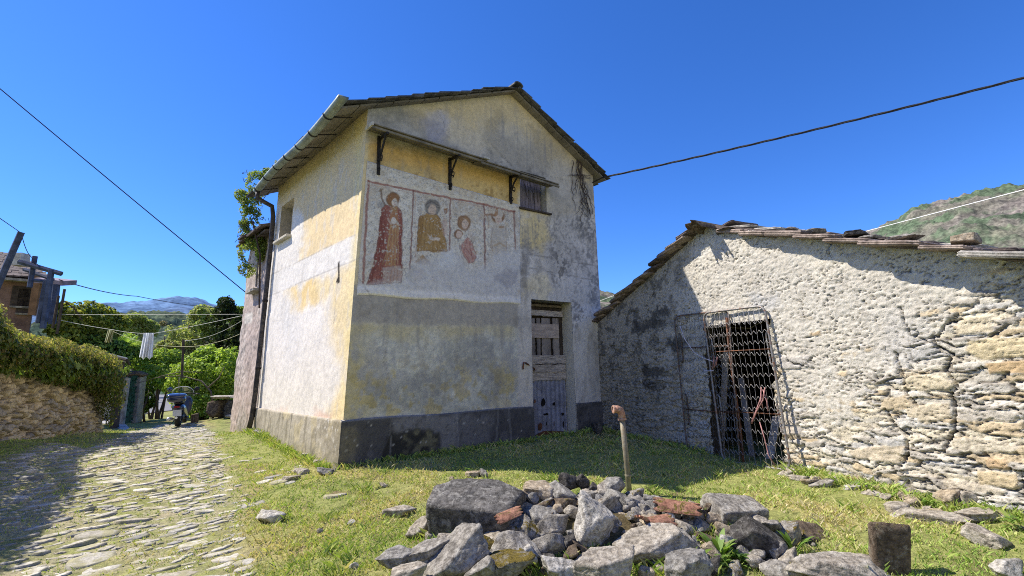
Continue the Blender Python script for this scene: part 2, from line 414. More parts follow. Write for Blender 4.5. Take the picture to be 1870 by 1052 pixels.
def cobble_mat():
    t = NT('cobble_stone'); v = t.obj(); c = t.vcol(); n = t.noise(v, 30, 6, .65); n2_ = t.noise(v, 140, 4, .7); n3_ = t.noise(v, 7, 4, .6)
    c = t.mix(1.0, c, t.mix(t.ramp(n, .3, .7), (.68, .67, .64), (1.12, 1.11, 1.08)), 'MULTIPLY')
    c = t.mix(t.ramp(n2_, .56, .68, 0, .55), c, (.20, .19, .15))
    c = t.mix(t.ramp(n3_, .45, .62, 0, .7), c, (.33, .31, .15))
    t.pbr(c, .8, t.bump(n2_, .5, .006, t.bump(n, .6, .012)), spec=.3); return t.m
lane = link('cobbled_lane', npmesh('cobbled_lane', np.concatenate(Vs), [np.concatenate(Fq), np.concatenate(Ft)], np.concatenate(Cs)), cobble_mat()); tag(lane, kind='structure')
# ------------------------------------------------------------------ the plastered house with the fresco
AF, AL = R(55), R(-43)
ef = np.array([math.sin(AF), math.cos(AF), 0]); nf = np.array([math.cos(AF), -math.sin(AF), 0])      # front wall: along, outward
dl = np.array([math.sin(AL), math.cos(AL), 0]); nl = np.array([-math.cos(AL), math.sin(AL), 0])      # left wall: along (away), outward
HC = np.array([-2.408, 6.677, 0.0]); WF, DL = 5.2, 4.18
ez = np.array([0, 0, 1.0])
def lean(z): return .22 * (np.asarray(z, float) - .3) / 5.45
def FP(u, z, off=0.0):
    u = np.asarray(u, float); z = np.asarray(z, float); off = np.asarray(off, float)
    uu = u + lean(z) * (1 - u / WF) - .04 * (z - .3) / 5.45 * (u / WF)
    return HC + uu[..., None] * ef + off[..., None] * nf + z[..., None] * ez
def LP(s, z, off=0.0):
    s = np.asarray(s, float); z = np.asarray(z, float); off = np.asarray(off, float)
    return HC + s[..., None] * dl + off[..., None] * nl + (lean(z) * (1 - .35 * s / DL))[..., None] * ef + z[..., None] * ez
def fuz(x, y, off=0.0):
    p = onplane(x, y, HC + off * nf, nf); z = p[2]; uu = (p - HC) @ ef
    return (uu - lean(z) + .04 * (z - .3) / 5.45 * .5) / (1 - lean(z) / WF), z
def lsz(x, y, off=0.0):
    p = onplane(x, y, HC + off * nl, nl)
    for _ in range(4):
        sh = float(lean(p[2])) * .8; p = onplane(x, y, HC + off * nl + sh * ef, nl)
    return (p - HC - sh * ef) @ dl, p[2]
UR, ZR = 2.93, 6.90
def rz(u): u = np.asarray(u, float); return np.where(u < UR, 5.66 + (ZR - 5.66) / UR * u, ZR - .535 * (u - UR))
DU0, DU1, DZ1 = 3.34, 4.37, 2.86
WU0, WU1, WZ0, WZ1 = 3.12, 3.80, 4.62, 5.36
LS0, LS1, LZ0, LZ1 = 3.12, 3.84, 4.34, 5.12
house = empty('plastered_house', (-2.4, 6.68, .3), 'two storey plastered house with a faded fresco of saints on its shaded gable wall', 'house')

def axis(lo, hi, st, brk):
    a = list(np.arange(lo, hi, st)) + [hi]
    for b in brk:
        i = int(np.argmin(np.abs(np.array(a) - b))); a[i] = b
    return np.array(sorted(set(a)))
# ---- front
ua = axis(0, WF, .024, [DU0, DU1, WU0, WU1]); za = axis(-.1, 7.0, .024, [DZ1, WZ0, WZ1])
U, Zg = np.meshgrid(ua, za); U = U.ravel(); Zg = Zg.ravel()
nu, nz = len(ua), len(za); id_ = np.arange(nu * nz).reshape(nz, nu)
Fq = np.c_[id_[:-1, :-1].ravel(), id_[:-1, 1:].ravel(), id_[1:, 1:].ravel(), id_[1:, :-1].ravel()]
cu = U[Fq].mean(1); cz = Zg[Fq].mean(1)
ok = (cz < rz(cu) + .06) & ~((cu > DU0) & (cu < DU1) & (cz < DZ1)) & ~((cu > WU0) & (cu < WU1) & (cz > WZ0) & (cz < WZ1))
Fq = Fq[ok]
P2 = np.c_[U, Zg]
bulge = (fbm(P2, .7, 3, 31) - .5) * .03 + (fbm(P2, 5, 3, 32) - .5) * .007 + (fbm(P2, 18, 2, 33) - .5) * .003
bulge *= sst(0, .12, U)
VF = FP(U, Zg, bulge)
PX, PY = proj(VF)
w1 = (fbm(P2, 3, 4, 41) - .5); w2 = (fbm(P2, 9, 4, 42) - .5); w3 = fbm(P2, 26, 3, 43) - .5
WX, WY = PX + w1 * 46 + w2 * 9, PY + (fbm(P2, 3, 4, 44) - .5) * 46 + (fbm(P2, 9, 4, 45) - .5) * 9
SX, SY = PX + w2 * 10 + w3 * 3, PY + (fbm(P2, 9, 4, 46) - .5) * 10
cF = np.tile(np.array([.55, .525, .465]), (len(U), 1))
yel, och, gry, dark = (.66, .55, .31), (.66, .47, .19), (.42, .42, .42), (.11, .11, .12)
over(cF, polymask(WX, WY, [(740, 190), (935, 170), (1085, 320), (1060, 330), (1000, 300), (925, 235), (800, 225)], 26), (.58, .51, .35), .92)
over(cF, polymask(WX, WY, [(655, 180), (735, 185), (760, 225), (800, 250), (995, 320), (960, 335), (660, 262)], 12), (.44, .45, .46), .8)
over(cF, polymask(WX, WY, [(880, 230), (960, 240), (1060, 310), (1080, 400), (1000, 380), (985, 322), (900, 290)], 22), (.40, .41, .43), .6)
over(cF, polymask(WX, WY, [(672, 195), (745, 192), (760, 215), (720, 225), (676, 222)], 12) * sst(-.1, .12, w2 + w1), (.25, .26, .27), .6)
over(cF, polymask(WX, WY, [(775, 215), (810, 205), (815, 255), (780, 262)], 12), (.43, .46, .62), .8)
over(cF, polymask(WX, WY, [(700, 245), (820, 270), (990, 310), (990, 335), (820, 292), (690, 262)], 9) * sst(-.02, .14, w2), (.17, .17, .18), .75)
over(cF, polymask(SX, SY, [(655, 262), (676, 262), (948, 326), (944, 400), (668, 340), (640, 560), (626, 560)], 5), (.58, .46, .24), .95)
over(cF, polymask(SX, SY, [(676, 250), (948, 320), (948, 345), (680, 290)], 9), (.58, .39, .15), .6)
over(cF, polymask(SX, SY, [(640, 262), (673, 262), (650, 560), (625, 780), (600, 780)], 4), (.66, .60, .42), .85)
over(cF, polymask(PX, PY, [(690, 300), (940, 350), (940, 380), (690, 325)], 6) * sst(.12, .2, w2 + w3 * .3), (.30, .2, .08), .6)
# below the fresco
over(cF, polymask(SX, SY, [(640, 520), (948, 545), (968, 598), (800, 596), (636, 590)], 4), (.37, .37, .365), .95)
over(cF, polymask(WX, WY, [(650, 545), (760, 550), (770, 588), (650, 588)], 12) * sst(-.1, .15, w2), (.28, .27, .25), .6)
low = polymask(SX, SY, [(630, 592), (975, 598), (978, 760), (600, 775)], 5)
over(cF, low, (.53, .565, .56))
over(cF, low * sst(.04, .16, w3 + w2 * .5), (.62, .64, .64), .6)
over(cF, low * sst(.05, .18, -w3 + w2 * .4), (.40, .44, .47), .55)
over(cF, low * np.clip(sst(690, 640, WX) + sst(622, 598, WY) * .8, 0, 1), (.50, .46, .28), .85)
over(cF, low * sst(.02, .1, w1 * .6 + w2 * .7) * sst(640, 690, PY), (.49, .42, .17), .7)
over(cF, low * sst(0, .12, -w2 * .7 + w1 * .5) * sst(600, 640, PY), (.38, .405, .45), .75)
over(cF, low * sst(.05, .2, w2 - w3 * .3) * polymask(WX, WY, [(660, 640), (900, 630), (900, 720), (660, 720)], 30), (.38, .40, .44), .55)
over(cF, low * polymask(PX, PY, [(620, 775), (980, 742), (980, 720), (620, 752)], 12) * sst(-.05, .1, w1), (.66, .62, .45), .6)
# right part
rt_ = sst(942, 950, PX) * sst(385, 400, PY)
over(cF, rt_, (.58, .585, .60))
over(cF, polymask(WX, WY, [(948, 395), (1005, 405), (1004, 440), (985, 455), (948, 440)], 12), (.70, .60, .32), .9)
over(cF, polymask(WX, WY, [(955, 520), (985, 505), (1010, 530), (1000, 552), (958, 548)], 10), (.68, .62, .42), .6)
mould = sst(-.05, .42, w2 * .5 + w3 * 1.3 + w1 * .5 + (fbm(P2 * [1, .22], 12, 3, 49) - .5) * .7)
over(cF, rt_ * mould * sst(640, 430, PY), (.23, .235, .25), .75)
over(cF, polymask(WX, WY, [(945, 440), (965, 440), (972, 540), (950, 540)], 7) * sst(-.12, .1, w2), (.18, .18, .18), .7)
over(cF, polymask(WX, WY, [(1000, 455), (1035, 465), (1045, 500), (1010, 520)], 14) * sst(-.02, .12, w3 + w2), (.12, .12, .13), .75)
over(cF, polymask(WX, WY, [(1060, 320), (1086, 330), (1110, 740), (1090, 740), (1085, 560), (1066, 420)], 7) * sst(-.12, .06, w2 + w3), (.23, .24, .26), .8)
over(cF, polymask(WX, WY, [(1045, 715), (1110, 700), (1110, 745), (1045, 745)], 8) * sst(-.05, .1, w2), (.2, .21, .23), .7)
over(cF, polymask(WX, WY, [(1045, 560), (1100, 560), (1105, 730), (1052, 735)], 8), (.64, .68, .77), .7)
over(cF, polymask(WX, WY, [(1035, 545), (1065, 560), (1062, 610), (1040, 600)], 9) * sst(0, .1, w2 + w3), (.15, .15, .17), .7)
over(cF, sst(.22, .27, w3 * .75 + w2 * .4), (.30, .29, .27), .45)
for a_, b_ in (((955, 462), (1095, 487)), ((955, 487), (1098, 514))):
    over(cF, linemask(PX, PY + w2 * 3, [a_, b_], .55, .8), (.2, .2, .2), .75)
over(cF, sst(.62, .7, fbm(P2 * [1, .25], 9, 3, 48)) , (.36, .35, .33), .35)     # rain streaks
cF[:] = np.clip(cF * np.array([1.20, 1.14, 1.02]) * (1 - .22 * sst(.48, .66, fbm(P2 + 5, 1.6, 5, 47)))[:, None], 0, .86)
def crack(pts, wd=.5): over(cF, linemask(PX + w2 * 7, PY + w3 * 5, pts, wd, .7), (.17, .16, .15), .7)
crack([(890, 255), (905, 270), (915, 285), (932, 300)]); crack([(985, 325), (1000, 322), (1040, 330)], .3)
crack([(1003, 405), (1006, 430), (1004, 455), (1010, 480)], .3); crack([(700, 590), (706, 625), (700, 660), (712, 700)], .25); crack([(870, 598), (866, 640), (874, 690)], .25); crack([(1035, 548), (1048, 535), (1060, 512)], .4); crack([(800, 205), (812, 230), (806, 250)], .3)
dr = fbm(np.c_[U * 14, Zg * .8], 1, 4, 50)
over(cF, sst(.56, .66, dr) * polymask(PX, PY, [(680, 252), (995, 322), (995, 375), (680, 300)], 14) * .0 + sst(.55, .68, dr) * polymask(PX, PY, [(948, 400), (1005, 408), (1012, 500), (950, 490)], 12), (.30, .29, .28), .6)
over(cF, sst(.55, .68, dr) * polymask(PX, PY, [(640, 545), (948, 565), (960, 640), (640, 640)], 16), (.33, .33, .32), .45)
over(cF, sst(.57, .68, dr) * polymask(PX, PY, [(880, 180), (1085, 318), (1085, 380), (1000, 330), (900, 240)], 14), (.28, .28, .29), .55)
# ---- left (sunlit) wall
sa = axis(0, DL, .024, [LS0, LS1]); zb = axis(-.1, 5.74, .024, [LZ0, LZ1])
Sg, Zl = np.meshgrid(sa, zb); Sg = Sg.ravel(); Zl = Zl.ravel()
ns_, nzl = len(sa), len(zb); il = np.arange(ns_ * nzl).reshape(nzl, ns_)
FLq = np.c_[il[:-1, 1:].ravel(), il[:-1, :-1].ravel(), il[1:, :-1].ravel(), il[1:, 1:].ravel()]
cs_ = Sg[FLq].mean(1); cz_ = Zl[FLq].mean(1)
FLq = FLq[~((cs_ > LS0) & (cs_ < LS1) & (cz_ > LZ0) & (cz_ < LZ1))]
P2 = np.c_[Sg + 20, Zl]
bl = ((fbm(P2, .6, 3, 51) - .5) * .05 + (fbm(P2, 3, 3, 52) - .5) * .016 + (fbm(P2, 14, 3, 53) - .5) * .004) * sst(0, .15, Sg)
VL = LP(Sg, Zl, bl)
PX, PY = proj(VL)
w1 = fbm(P2, 2.2, 4, 54) - .5; w2 = fbm(P2, 8, 4, 55) - .5; w3 = fbm(P2, 26, 3, 56) - .5
WX, WY = PX + w1 * 34 + w2 * 10, PY + (fbm(P2, 2.2, 4, 57) - .5) * 40 + (fbm(P2, 8, 4, 58) - .5) * 14
cL = np.tile(np.array([.82, .78, .72]), (len(Sg), 1))
over(cL, polymask(WX, WY, [(690, 150), (470, 330), (470, 400), (530, 372), (552, 400), (556, 440), (540, 482), (660, 425)], 9), (.81, .64, .37), .92)
over(cL, polymask(WX, WY, [(690, 150), (470, 330), (470, 400), (660, 290)], 12), (.70, .60, .40), .7)
over(cL, polymask(WX, WY, [(580, 330), (660, 300), (655, 360), (600, 390)], 20) * sst(-.1, .15, w1), (.84, .70, .42), .7)
l1 = 428 - .48 * (PX - 648); l2 = 478 - .42 * (PX - 640)
over(cL, sst(l1 - 1, l1 + 2, PY) * sst(l2 + 2, l2 - 1, PY), (.80, .77, .72), .95)
over(cL, sst(l2, l2 + 3, PY) * polymask(WX, WY, [(528, 528), (580, 505), (660, 470), (640, 790), (590, 780), (600, 740), (628, 690), (600, 560), (575, 530), (560, 552), (540, 560)], 16), (.82, .66, .36), .85)
over(cL, sst(l2, l2 + 3, PY) * polymask(WX, WY, [(535, 530), (575, 510), (590, 540), (560, 562), (540, 555)], 9), (.80, .60, .28), .85)
over(cL, linemask(PX, PY, [(657, 190), (650, 430), (637, 620), (626, 780)], 5, 9) * sst(-.3, .0, w2), (.84, .70, .36), .9)
over(cL, polymask(WX, WY, [(515, 560), (540, 545), (545, 660), (520, 690)], 14), (.70, .69, .67), .6)
over(cL, polymask(WX, WY, [(575, 750), (605, 750), (605, 775), (570, 770)], 6), (.74, .5, .38), .7)
over(cL, polymask(WX, WY, [(505, 740), (525, 740), (525, 760), (500, 755)], 6), (.74, .58, .48), .6)
over(cL, sst(.6, .72, fbm(P2 * [1, .3], 8, 3, 59)), (.66, .63, .58), .45)
for f_ in (l1, l2): over(cL, 1 - sst(.4, 1.2, np.abs(PY + w2 * 2 - f_)), (.42, .39, .34), .6)
over(cL, polymask(PX + w3 * 2, PY + w2 * 3, [(617, 480), (620, 478), (621, 518), (613, 516), (617, 505)], .8), (.03, .025, .02))
over(cL, linemask(PX + w2 * 6, PY, [(616, 515), (613, 550), (608, 595)], .4, .6), (.3, .26, .2), .6)
# ---- join, plus the plain right and back walls and the reveals
V = [VF, VL]; Fs = [Fq, FLq + len(VF)]; C = [cF, cL]
def quad(pts, c):
    n = sum(len(v) for v in V); V.append(np.array(pts)); Fs.append(np.array([[n, n + 1, n + 2, n + 3]])); C.append(np.tile(np.asarray(c), (4, 1)))
bk = dl * 4.25
a_, b_, c_, d_ = FP(WF, -.1), FP(WF, 5.7), FP(WF, -.1) + bk, FP(WF, 5.7) + bk
quad([a_, c_, d_, b_], (.5, .5, .48)); quad([c_, LP(DL, -.1), LP(DL, 5.72), d_], (.5, .5, .48))
n = sum(len(v) for v in V); V.append(np.array([LP(DL, 5.72), d_, FP(UR, ZR) + bk])); Ft3 = np.array([[n, n + 2, n + 1]]); C.append(np.tile((.5, .5, .48), (3, 1)))
JD = .3
quad([FP(DU0, -.1), FP(DU0, DZ1), FP(DU0, DZ1, -JD), FP(DU0, -.1, -JD)], (.55, .53, .45)); quad([FP(DU1, -.1, -JD), FP(DU1, DZ1, -JD), FP(DU1, DZ1), FP(DU1, -.1)], (.60, .58, .50))
quad([FP(DU0, DZ1), FP(DU1, DZ1), FP(DU1, DZ1, -JD), FP(DU0, DZ1, -JD)], (.3, .29, .27))
quad([FP(WU0, WZ0), FP(WU0, WZ1), FP(WU0, WZ1, -JD), FP(WU0, WZ0, -JD)], (.5, .5, .48)); quad([FP(WU1, WZ0, -JD), FP(WU1, WZ1, -JD), FP(WU1, WZ1), FP(WU1, WZ0)], (.5, .5, .52))
quad([FP(WU0, WZ1), FP(WU1, WZ1), FP(WU1, WZ1, -JD), FP(WU0, WZ1, -JD)], (.4, .4, .4)); quad([FP(WU0, WZ0, -JD), FP(WU1, WZ0, -JD), FP(WU1, WZ0), FP(WU0, WZ0)], (.4, .4, .4))
for s_, z0, z1, fl in ((LS0, LZ0, LZ1, 0), (LS1, LZ0, LZ1, 1)):
    q_ = [LP(s_, z0), LP(s_, z0, -JD), LP(s_, z1, -JD), LP(s_, z1)]; quad(q_ if fl else q_[::-1], (.42, .39, .32))
quad([LP(LS0, LZ1), LP(LS1, LZ1), LP(LS1, LZ1, -JD), LP(LS0, LZ1, -JD)], (.6, .55, .45)); quad([LP(LS1, LZ0), LP(LS0, LZ0), LP(LS0, LZ0, -JD), LP(LS1, LZ0, -JD)], (.6, .55, .45))
def plaster(name='old_plaster', bs=.45):
    t = NT(name); v = t.obj(); c = t.vcol(); n = t.noise(v, 14, 7, .65); n2 = t.noise(v, 60, 5, .7); n3 = t.noise(v, 200, 3, .6)
    c = t.mix(1.0, c, t.mix(t.ramp(n, .3, .7), (.86, .86, .87), (1.1, 1.09, 1.07)), 'MULTIPLY')
    c = t.mix(1.0, c, t.mix(t.ramp(n2, .3, .7), (.9, .9, .9), (1.06, 1.06, 1.06)), 'MULTIPLY')
    t.pbr(c, .93, t.bump(n3, bs * .2, .002, t.bump(n2, bs * .6, .004, t.bump(n, bs, .012))), spec=.15); return t.m
PLA = plaster()
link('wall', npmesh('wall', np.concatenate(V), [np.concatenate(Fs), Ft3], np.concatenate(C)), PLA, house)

# ---- plinth: rendered base course, two visible faces and their top ledge
def grid(fn, a0, a1, top, st=.022, z0=-.15, flip=False, thick=.035):
    a = np.linspace(a0, a1, max(2, int((a1 - a0) / st))); t = np.linspace(0, 1, 44)
    A, T = np.meshgrid(a, t); A = A.ravel(); T = T.ravel()
    tp = top(A); Z_ = z0 + T * (tp - z0); n_ = len(a)
    i_ = np.arange(n_ * 44).reshape(44, n_); q = np.c_[i_[:-1, :-1].ravel(), i_[:-1, 1:].ravel(), i_[1:, 1:].ravel(), i_[1:, :-1].ravel()]
    off = thick + (fbm(np.c_[A, Z_], 4, 4, 61) - .5) * .025 + (fbm(np.c_[A, Z_], 16, 3, 62) - .5) * .008
    Vv = fn(A, Z_, off); Vt = fn(a, top(a) + .012, np.full(n_, -.03))
    m = len(Vv); k = np.arange(n_ - 1); lt = i_[-1]
    q2 = np.c_[lt[:-1], lt[1:], m + k + 1, m + k]; Q = np.r_[q, q2]
    if flip: Q = Q[:, ::-1]
    return np.r_[Vv, Vt], Q, np.r_[A, a], np.r_[Z_, top(a) + .012]
tf = lambda u: .925 - .012 * u / 3.3 + .01 * np.sin(u * 3)
V1, Q1, A1, Z1 = grid(FP, -.035, DU0, tf); V2, Q2, A2, Z2 = grid(FP, DU1, WF, lambda u: .9 + 0 * u); V3, Q3, A3, Z3 = grid(LP, -.035, DL, lambda s: .925 - .005 * s, flip=True)
Vv = np.r_[V1, V2]; PX, PY = proj(Vv); P2 = np.c_[np.r_[A1, A2], np.r_[Z1, Z2]]
w1 = fbm(P2, 3, 4, 63) - .5; w2 = fbm(P2, 10, 4, 64) - .5; w3 = fbm(P2, 30, 3, 65) - .5
WX, WY = PX + w1 * 22 + w2 * 10, PY + w2 * 16
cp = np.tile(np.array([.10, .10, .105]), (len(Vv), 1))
over(cp, sst(.02, .12, w1 + w2 * .4), (.15, .15, .16), .8)
over(cp, polymask(WX, WY, [(715, 765), (840, 755), (840, 835), (800, 850), (806, 800), (770, 780), (720, 800)], 6), (.25, .25, .255), .8)
over(cp, polymask(WX, WY, [(845, 760), (900, 752), (890, 830), (845, 835)], 7), (.20, .20, .21), .7)
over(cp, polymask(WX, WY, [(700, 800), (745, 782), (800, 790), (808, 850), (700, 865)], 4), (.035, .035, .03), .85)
over(cp, polymask(WX, WY, [(735, 795), (775, 785), (800, 800), (800, 845), (740, 850)], 5) * sst(-.12, .08, w2), (.21, .20, .13), .85)
over(cp, polymask(WX, WY, [(625, 780), (650, 775), (650, 850), (620, 855)], 6), (.22, .20, .14), .6)
over(cp, sst(PY * 0 + .12, .2, w3 * .8 - w2 * .2), (.05, .05, .05), .5)
for q in ((715, 768, 712, 850), (835, 758, 838, 835), (910, 750, 905, 825), (930, 748, 934, 815)):
    over(cp, linemask(PX + w2 * 4, PY, [(q[0], q[1]), (q[2], q[3])], .8, 1), (.34, .34, .34), .55)
h_ = _hash((PX / 5).astype(int), (PY / 5).astype(int), (PX * 0).astype(int), 3)
over(cp, (h_ > .975) * ell((PX / 5) % 1, (PY / 5) % 1, .5, .5, .3, .3, .3), (.55, .55, .53), .8)
over(cp, (Z1[-1:] * 0 + 1) * sst(.9, .935, np.r_[Z1, Z2]), (.36, .37, .39), .6)
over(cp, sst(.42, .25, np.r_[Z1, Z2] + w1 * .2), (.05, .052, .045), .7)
PX, PY = proj(V3); P2 = np.c_[A3 + 9, Z3]; w1 = fbm(P2, 3, 4, 66) - .5; w2 = fbm(P2, 10, 4, 67) - .5; w3 = fbm(P2, 34, 3, 68) - .5; st_ = fbm(P2 * [1, .2], 9, 4, 69) - .5
cq = np.tile(np.array([.47, .43, .35]), (len(V3), 1))
over(cq, sst(-.02, .14, st_ + w1 * .4), (.30, .27, .21), .8); over(cq, sst(.03, .14, w1), (.56, .49, .33), .7)
over(cq, sst(.82, .7, A3) * sst(-.2, .1, w2), (.27, .24, .18), .6); over(cq, sst(.3, .0, A3), (.27, .24, .17), .6)
over(cq, sst(.55, .3, Z3 + w1 * .3), (.28, .25, .17), .5)
h_ = vnoise(np.c_[A3 * 42, Z3 * 30], 5); over(cq, sst(.8, .88, h_) * sst(1.9, .2, A3) * sst(.3, .8, Z3), (.72, .70, .66), .8)
for s_ in (2.0, 3.2, 3.75): over(cq, 1 - sst(.006, .02, np.abs(A3 + w2 * .05 - s_)), (.14, .13, .11), .7)
n1_, n2_ = len(V1), len(V1) + len(V2)
link('plinth', npmesh('plinth', np.r_[V1, V2, V3], np.r_[Q1, Q2 + n1_, Q3 + n2_], np.r_[cp, cq]), plaster('plinth_render', .7), house)

# ---- fresco panel, slightly proud of the wall, bounds surveyed from its corners
FU0, FU1, FZ0, FZ1 = .05, 3.1, 2.70, 4.78
fa = np.linspace(FU0, FU1, 330); ft = np.linspace(0, 1, 225)
A, T = np.meshgrid(fa, ft); A = A.ravel(); T = T.ravel()
topz = 4.83 - .055 * (A - FU0); botz = 2.705 + .01 * A + .012 * np.sin(A * 5) ; Z_ = botz + T * (topz - botz)
P2 = np.c_[A, Z_]; edge = np.minimum(sst(0, .012, T), sst(1, .988, T)) * np.minimum(sst(0, .008, (A - FU0) / 3), sst(3.1, 3.08, A))
off = .002 + edge * (.016 + (fbm(P2, 4, 4, 71) - .5) * .012 + (fbm(P2, 22, 3, 72) - .5) * .005) + sst(.06, .03, T) * edge * .004
VV = FP(A, Z_, off); PX, PY = proj(VV)
X = (PX - 640) * 4.047; Y = (PY - 300) * 4.047           # survey enlargement of the fresco
w1 = fbm(P2, 3, 4, 73) - .5; w2 = fbm(P2, 12, 4, 74) - .5; w3 = fbm(P2, 40, 3, 75) - .5; w4 = fbm(P2, 24, 2, 76) - .5
sx, sy = X + w2 * 16, Y + (fbm(P2, 12, 4, 77) - .5) * 16
wx, wy = X + w1 * 120 + w2 * 40, Y + (fbm(P2, 3, 4, 78) - .5) * 120
cf = np.tile(np.array([.64, .61, .535]), (len(A), 1))
over(cf, sst(-.05, .12, w1 + w2 * .4), (.55, .55, .54), .7)
over(cf, sst(.04, .16, w2), (.72, .70, .64), .6)
over(cf, sst(.12, .2, w3), (.20, .20, .21), .6); over(cf, sst(.0, .16, w1 * .6 + w4 * .4), (.56, .47, .34), .5)
over(cf, sst(-.12, -.2, w3 + w2 * .3), (.36, .30, .24), .45)
red, dred, brown, tan_, och_, pal, drk = (.29, .105, .08), (.19, .07, .06), (.21, .115, .06), (.38, .245, .12), (.46, .31, .12), (.64, .58, .50), (.12, .11, .11)
wear = lambda lo=-.16, hi=.02: sst(lo, hi, w2 * .6 + w3 * .9)
def PM(poly, c, a=.9, soft=5, wr=True): over(cf, polymask(sx, sy, poly, soft) * (sst(-.31, -.12, w2 * .5 + w3) if wr else 1), c, a)
def LN(pts, c, wd=3, a=.8): over(cf, linemask(sx, sy, pts, wd, 2.5) * wear(-.34, -.16), c, a)
def EL(cx, cy, rx, ry, c, a=.9, soft=.14): over(cf, ell(sx, sy, cx, cy, rx, ry, soft) * sst(-.4, -.24, w2 * .5 + w3), c, a)
# pale inner bands and red frames
LN([(112, 105), (1230, 338)], (.66, .62, .52), 14, .8); LN([(112, 105), (70, 900)], (.62, .58, .50), 12, .7)
LN([(130, 125), (465, 195), (735, 250), (985, 297), (1210, 350)], red, 7, .8); LN([(132, 125), (112, 500), (92, 880)], red, 9, .75)
LN([(466, 200), (455, 480), (440, 770)], dred, 6, .72); LN([(738, 255), (732, 640)], dred, 6, .72); LN([(985, 300), (992, 560), (995, 770)], dred, 7, .7); LN([(1208, 350), (1215, 500), (1218, 630)], dred, 6, .65)
LN([(150, 150), (455, 215)], (.42, .2, .14), 2, .5); LN([(480, 215), (482, 720)], (.45, .25, .18), 2, .5); LN([(750, 270), (975, 312)], (.45, .25, .18), 2, .5); LN([(1000, 315), (1195, 360)], (.45, .25, .18), 2, .5)
LN([(70, 935), (200, 935), (350, 952)], red, 8, .7); LN([(350, 952), (620, 978), (900, 1000), (1215, 1012)], (.45, .31, .24), 5, .35); LN([(520, 970), (590, 965)], brown, 8, .6); LN([(800, 985), (910, 985)], brown, 5, .4); LN([(1000, 865), (1018, 870)], red, 5, .7)
# first saint: long red robe, staff
EL(315, 258, 52, 52, brown, .95); EL(315, 258, 44, 44, (.33, .17, .08), .6)
PM([(228, 322), (262, 298), (300, 310), (345, 312), (372, 340), (384, 390), (380, 560), (382, 760), (378, 870), (330, 850), (300, 880), (200, 890), (120, 890), (150, 800), (185, 650), (205, 560), (215, 440)], red, .95)
PM([(228, 330), (262, 330), (250, 520), (215, 720), (150, 880), (120, 888), (185, 650), (215, 450)], dred, .5)
PM([(295, 312), (345, 312), (352, 420), (345, 560), (335, 750), (270, 750), (275, 560), (290, 430)], (.40, .22, .12), .85)
for q in ((300, 440, 262, 745), (318, 450, 300, 760), (335, 450, 330, 760), (350, 430, 352, 740), (288, 560, 240, 740)): LN([(q[0], q[1]), (q[2], q[3])], (.50, .36, .18), 3, .75)
for q in ((240, 360, 205, 720), (372, 400, 368, 780), (258, 420, 215, 860)): LN([(q[0], q[1]), (q[2], q[3])], (.18, .05, .04), 3, .6)
EL(330, 282, 22, 30, pal, .95); EL(345, 240, 14, 20, (.34, .2, .1), .5); PM([(305, 300), (350, 305), (335, 350), (310, 345)], tan_, .7)
EL(318, 415, 17, 28, (.68, .64, .58), .9); LN([(280, 400), (300, 440)], (.55, .45, .38), 7, .7)
LN([(222, 185), (232, 240), (252, 300)], (.20, .14, .1), 7, .85); LN([(210, 200), (238, 185)], (.24, .17, .1), 6, .7); EL(222, 298, 28, 20, (.30, .30, .30), .7); LN([(205, 320), (240, 270)], drk, 3, .5)
PM([(235, 760), (375, 750), (380, 860), (300, 880), (240, 880)], (.56, .52, .46), .55); 
for q in (250, 275, 300, 325, 350): LN([(q, 780), (q - 8, 870)], (.33, .18, .1), 3, .5)
# second saint: tan cloak, dark hat
EL(607, 318, 58, 60, (.16, .155, .15), .9); EL(607, 322, 48, 50, (.30, .28, .25), .75); LN([(560, 300), (600, 275), (650, 300)], drk, 5, .8); LN([(565, 320), (605, 300), (655, 325)], (.1, .1, .1), 4, .7)
PM([(512, 385), (560, 360), (590, 375), (640, 370), (662, 400), (690, 500), (718, 640), (640, 655), (560, 640), (490, 640), (498, 470)], (.37, .235, .09), .95)
PM([(512, 385), (545, 375), (530, 520), (500, 640), (490, 640), (498, 470)], (.26, .15, .06), .6); PM([(640, 380), (662, 400), (680, 470), (660, 520), (640, 450)], (.26, .15, .06), .5)
for q in ((560, 400, 545, 630), (585, 400, 590, 520), (610, 400, 612, 640), (630, 410, 640, 640), (535, 440, 520, 620), (655, 560, 690, 640)): LN([(q[0], q[1]), (q[2], q[3])], (.22, .13, .06), 3, .6)
EL(605, 335, 30, 38, (.58, .47, .38), .95); LN([(590, 325), (600, 325)], drk, 2, .6); LN([(612, 325), (624, 325)], drk, 2, .6); LN([(596, 352), (614, 352)], brown, 2, .6)
PM([(570, 515), (600, 540), (668, 545), (655, 568), (590, 560)], (.66, .58, .50), .9); PM([(665, 450), (700, 380), (720, 470), (712, 530), (690, 530)], (.55, .40, .34), .6)
PM([(690, 328), (720, 325), (716, 365), (698, 372)], (.27, .14, .08), .85); EL(705, 330, 15, 8, (.36, .2, .1), .6)
PM([(475, 725), (530, 668), (560, 690), (600, 740), (640, 755), (540, 742)], (.33, .2, .08), .85)
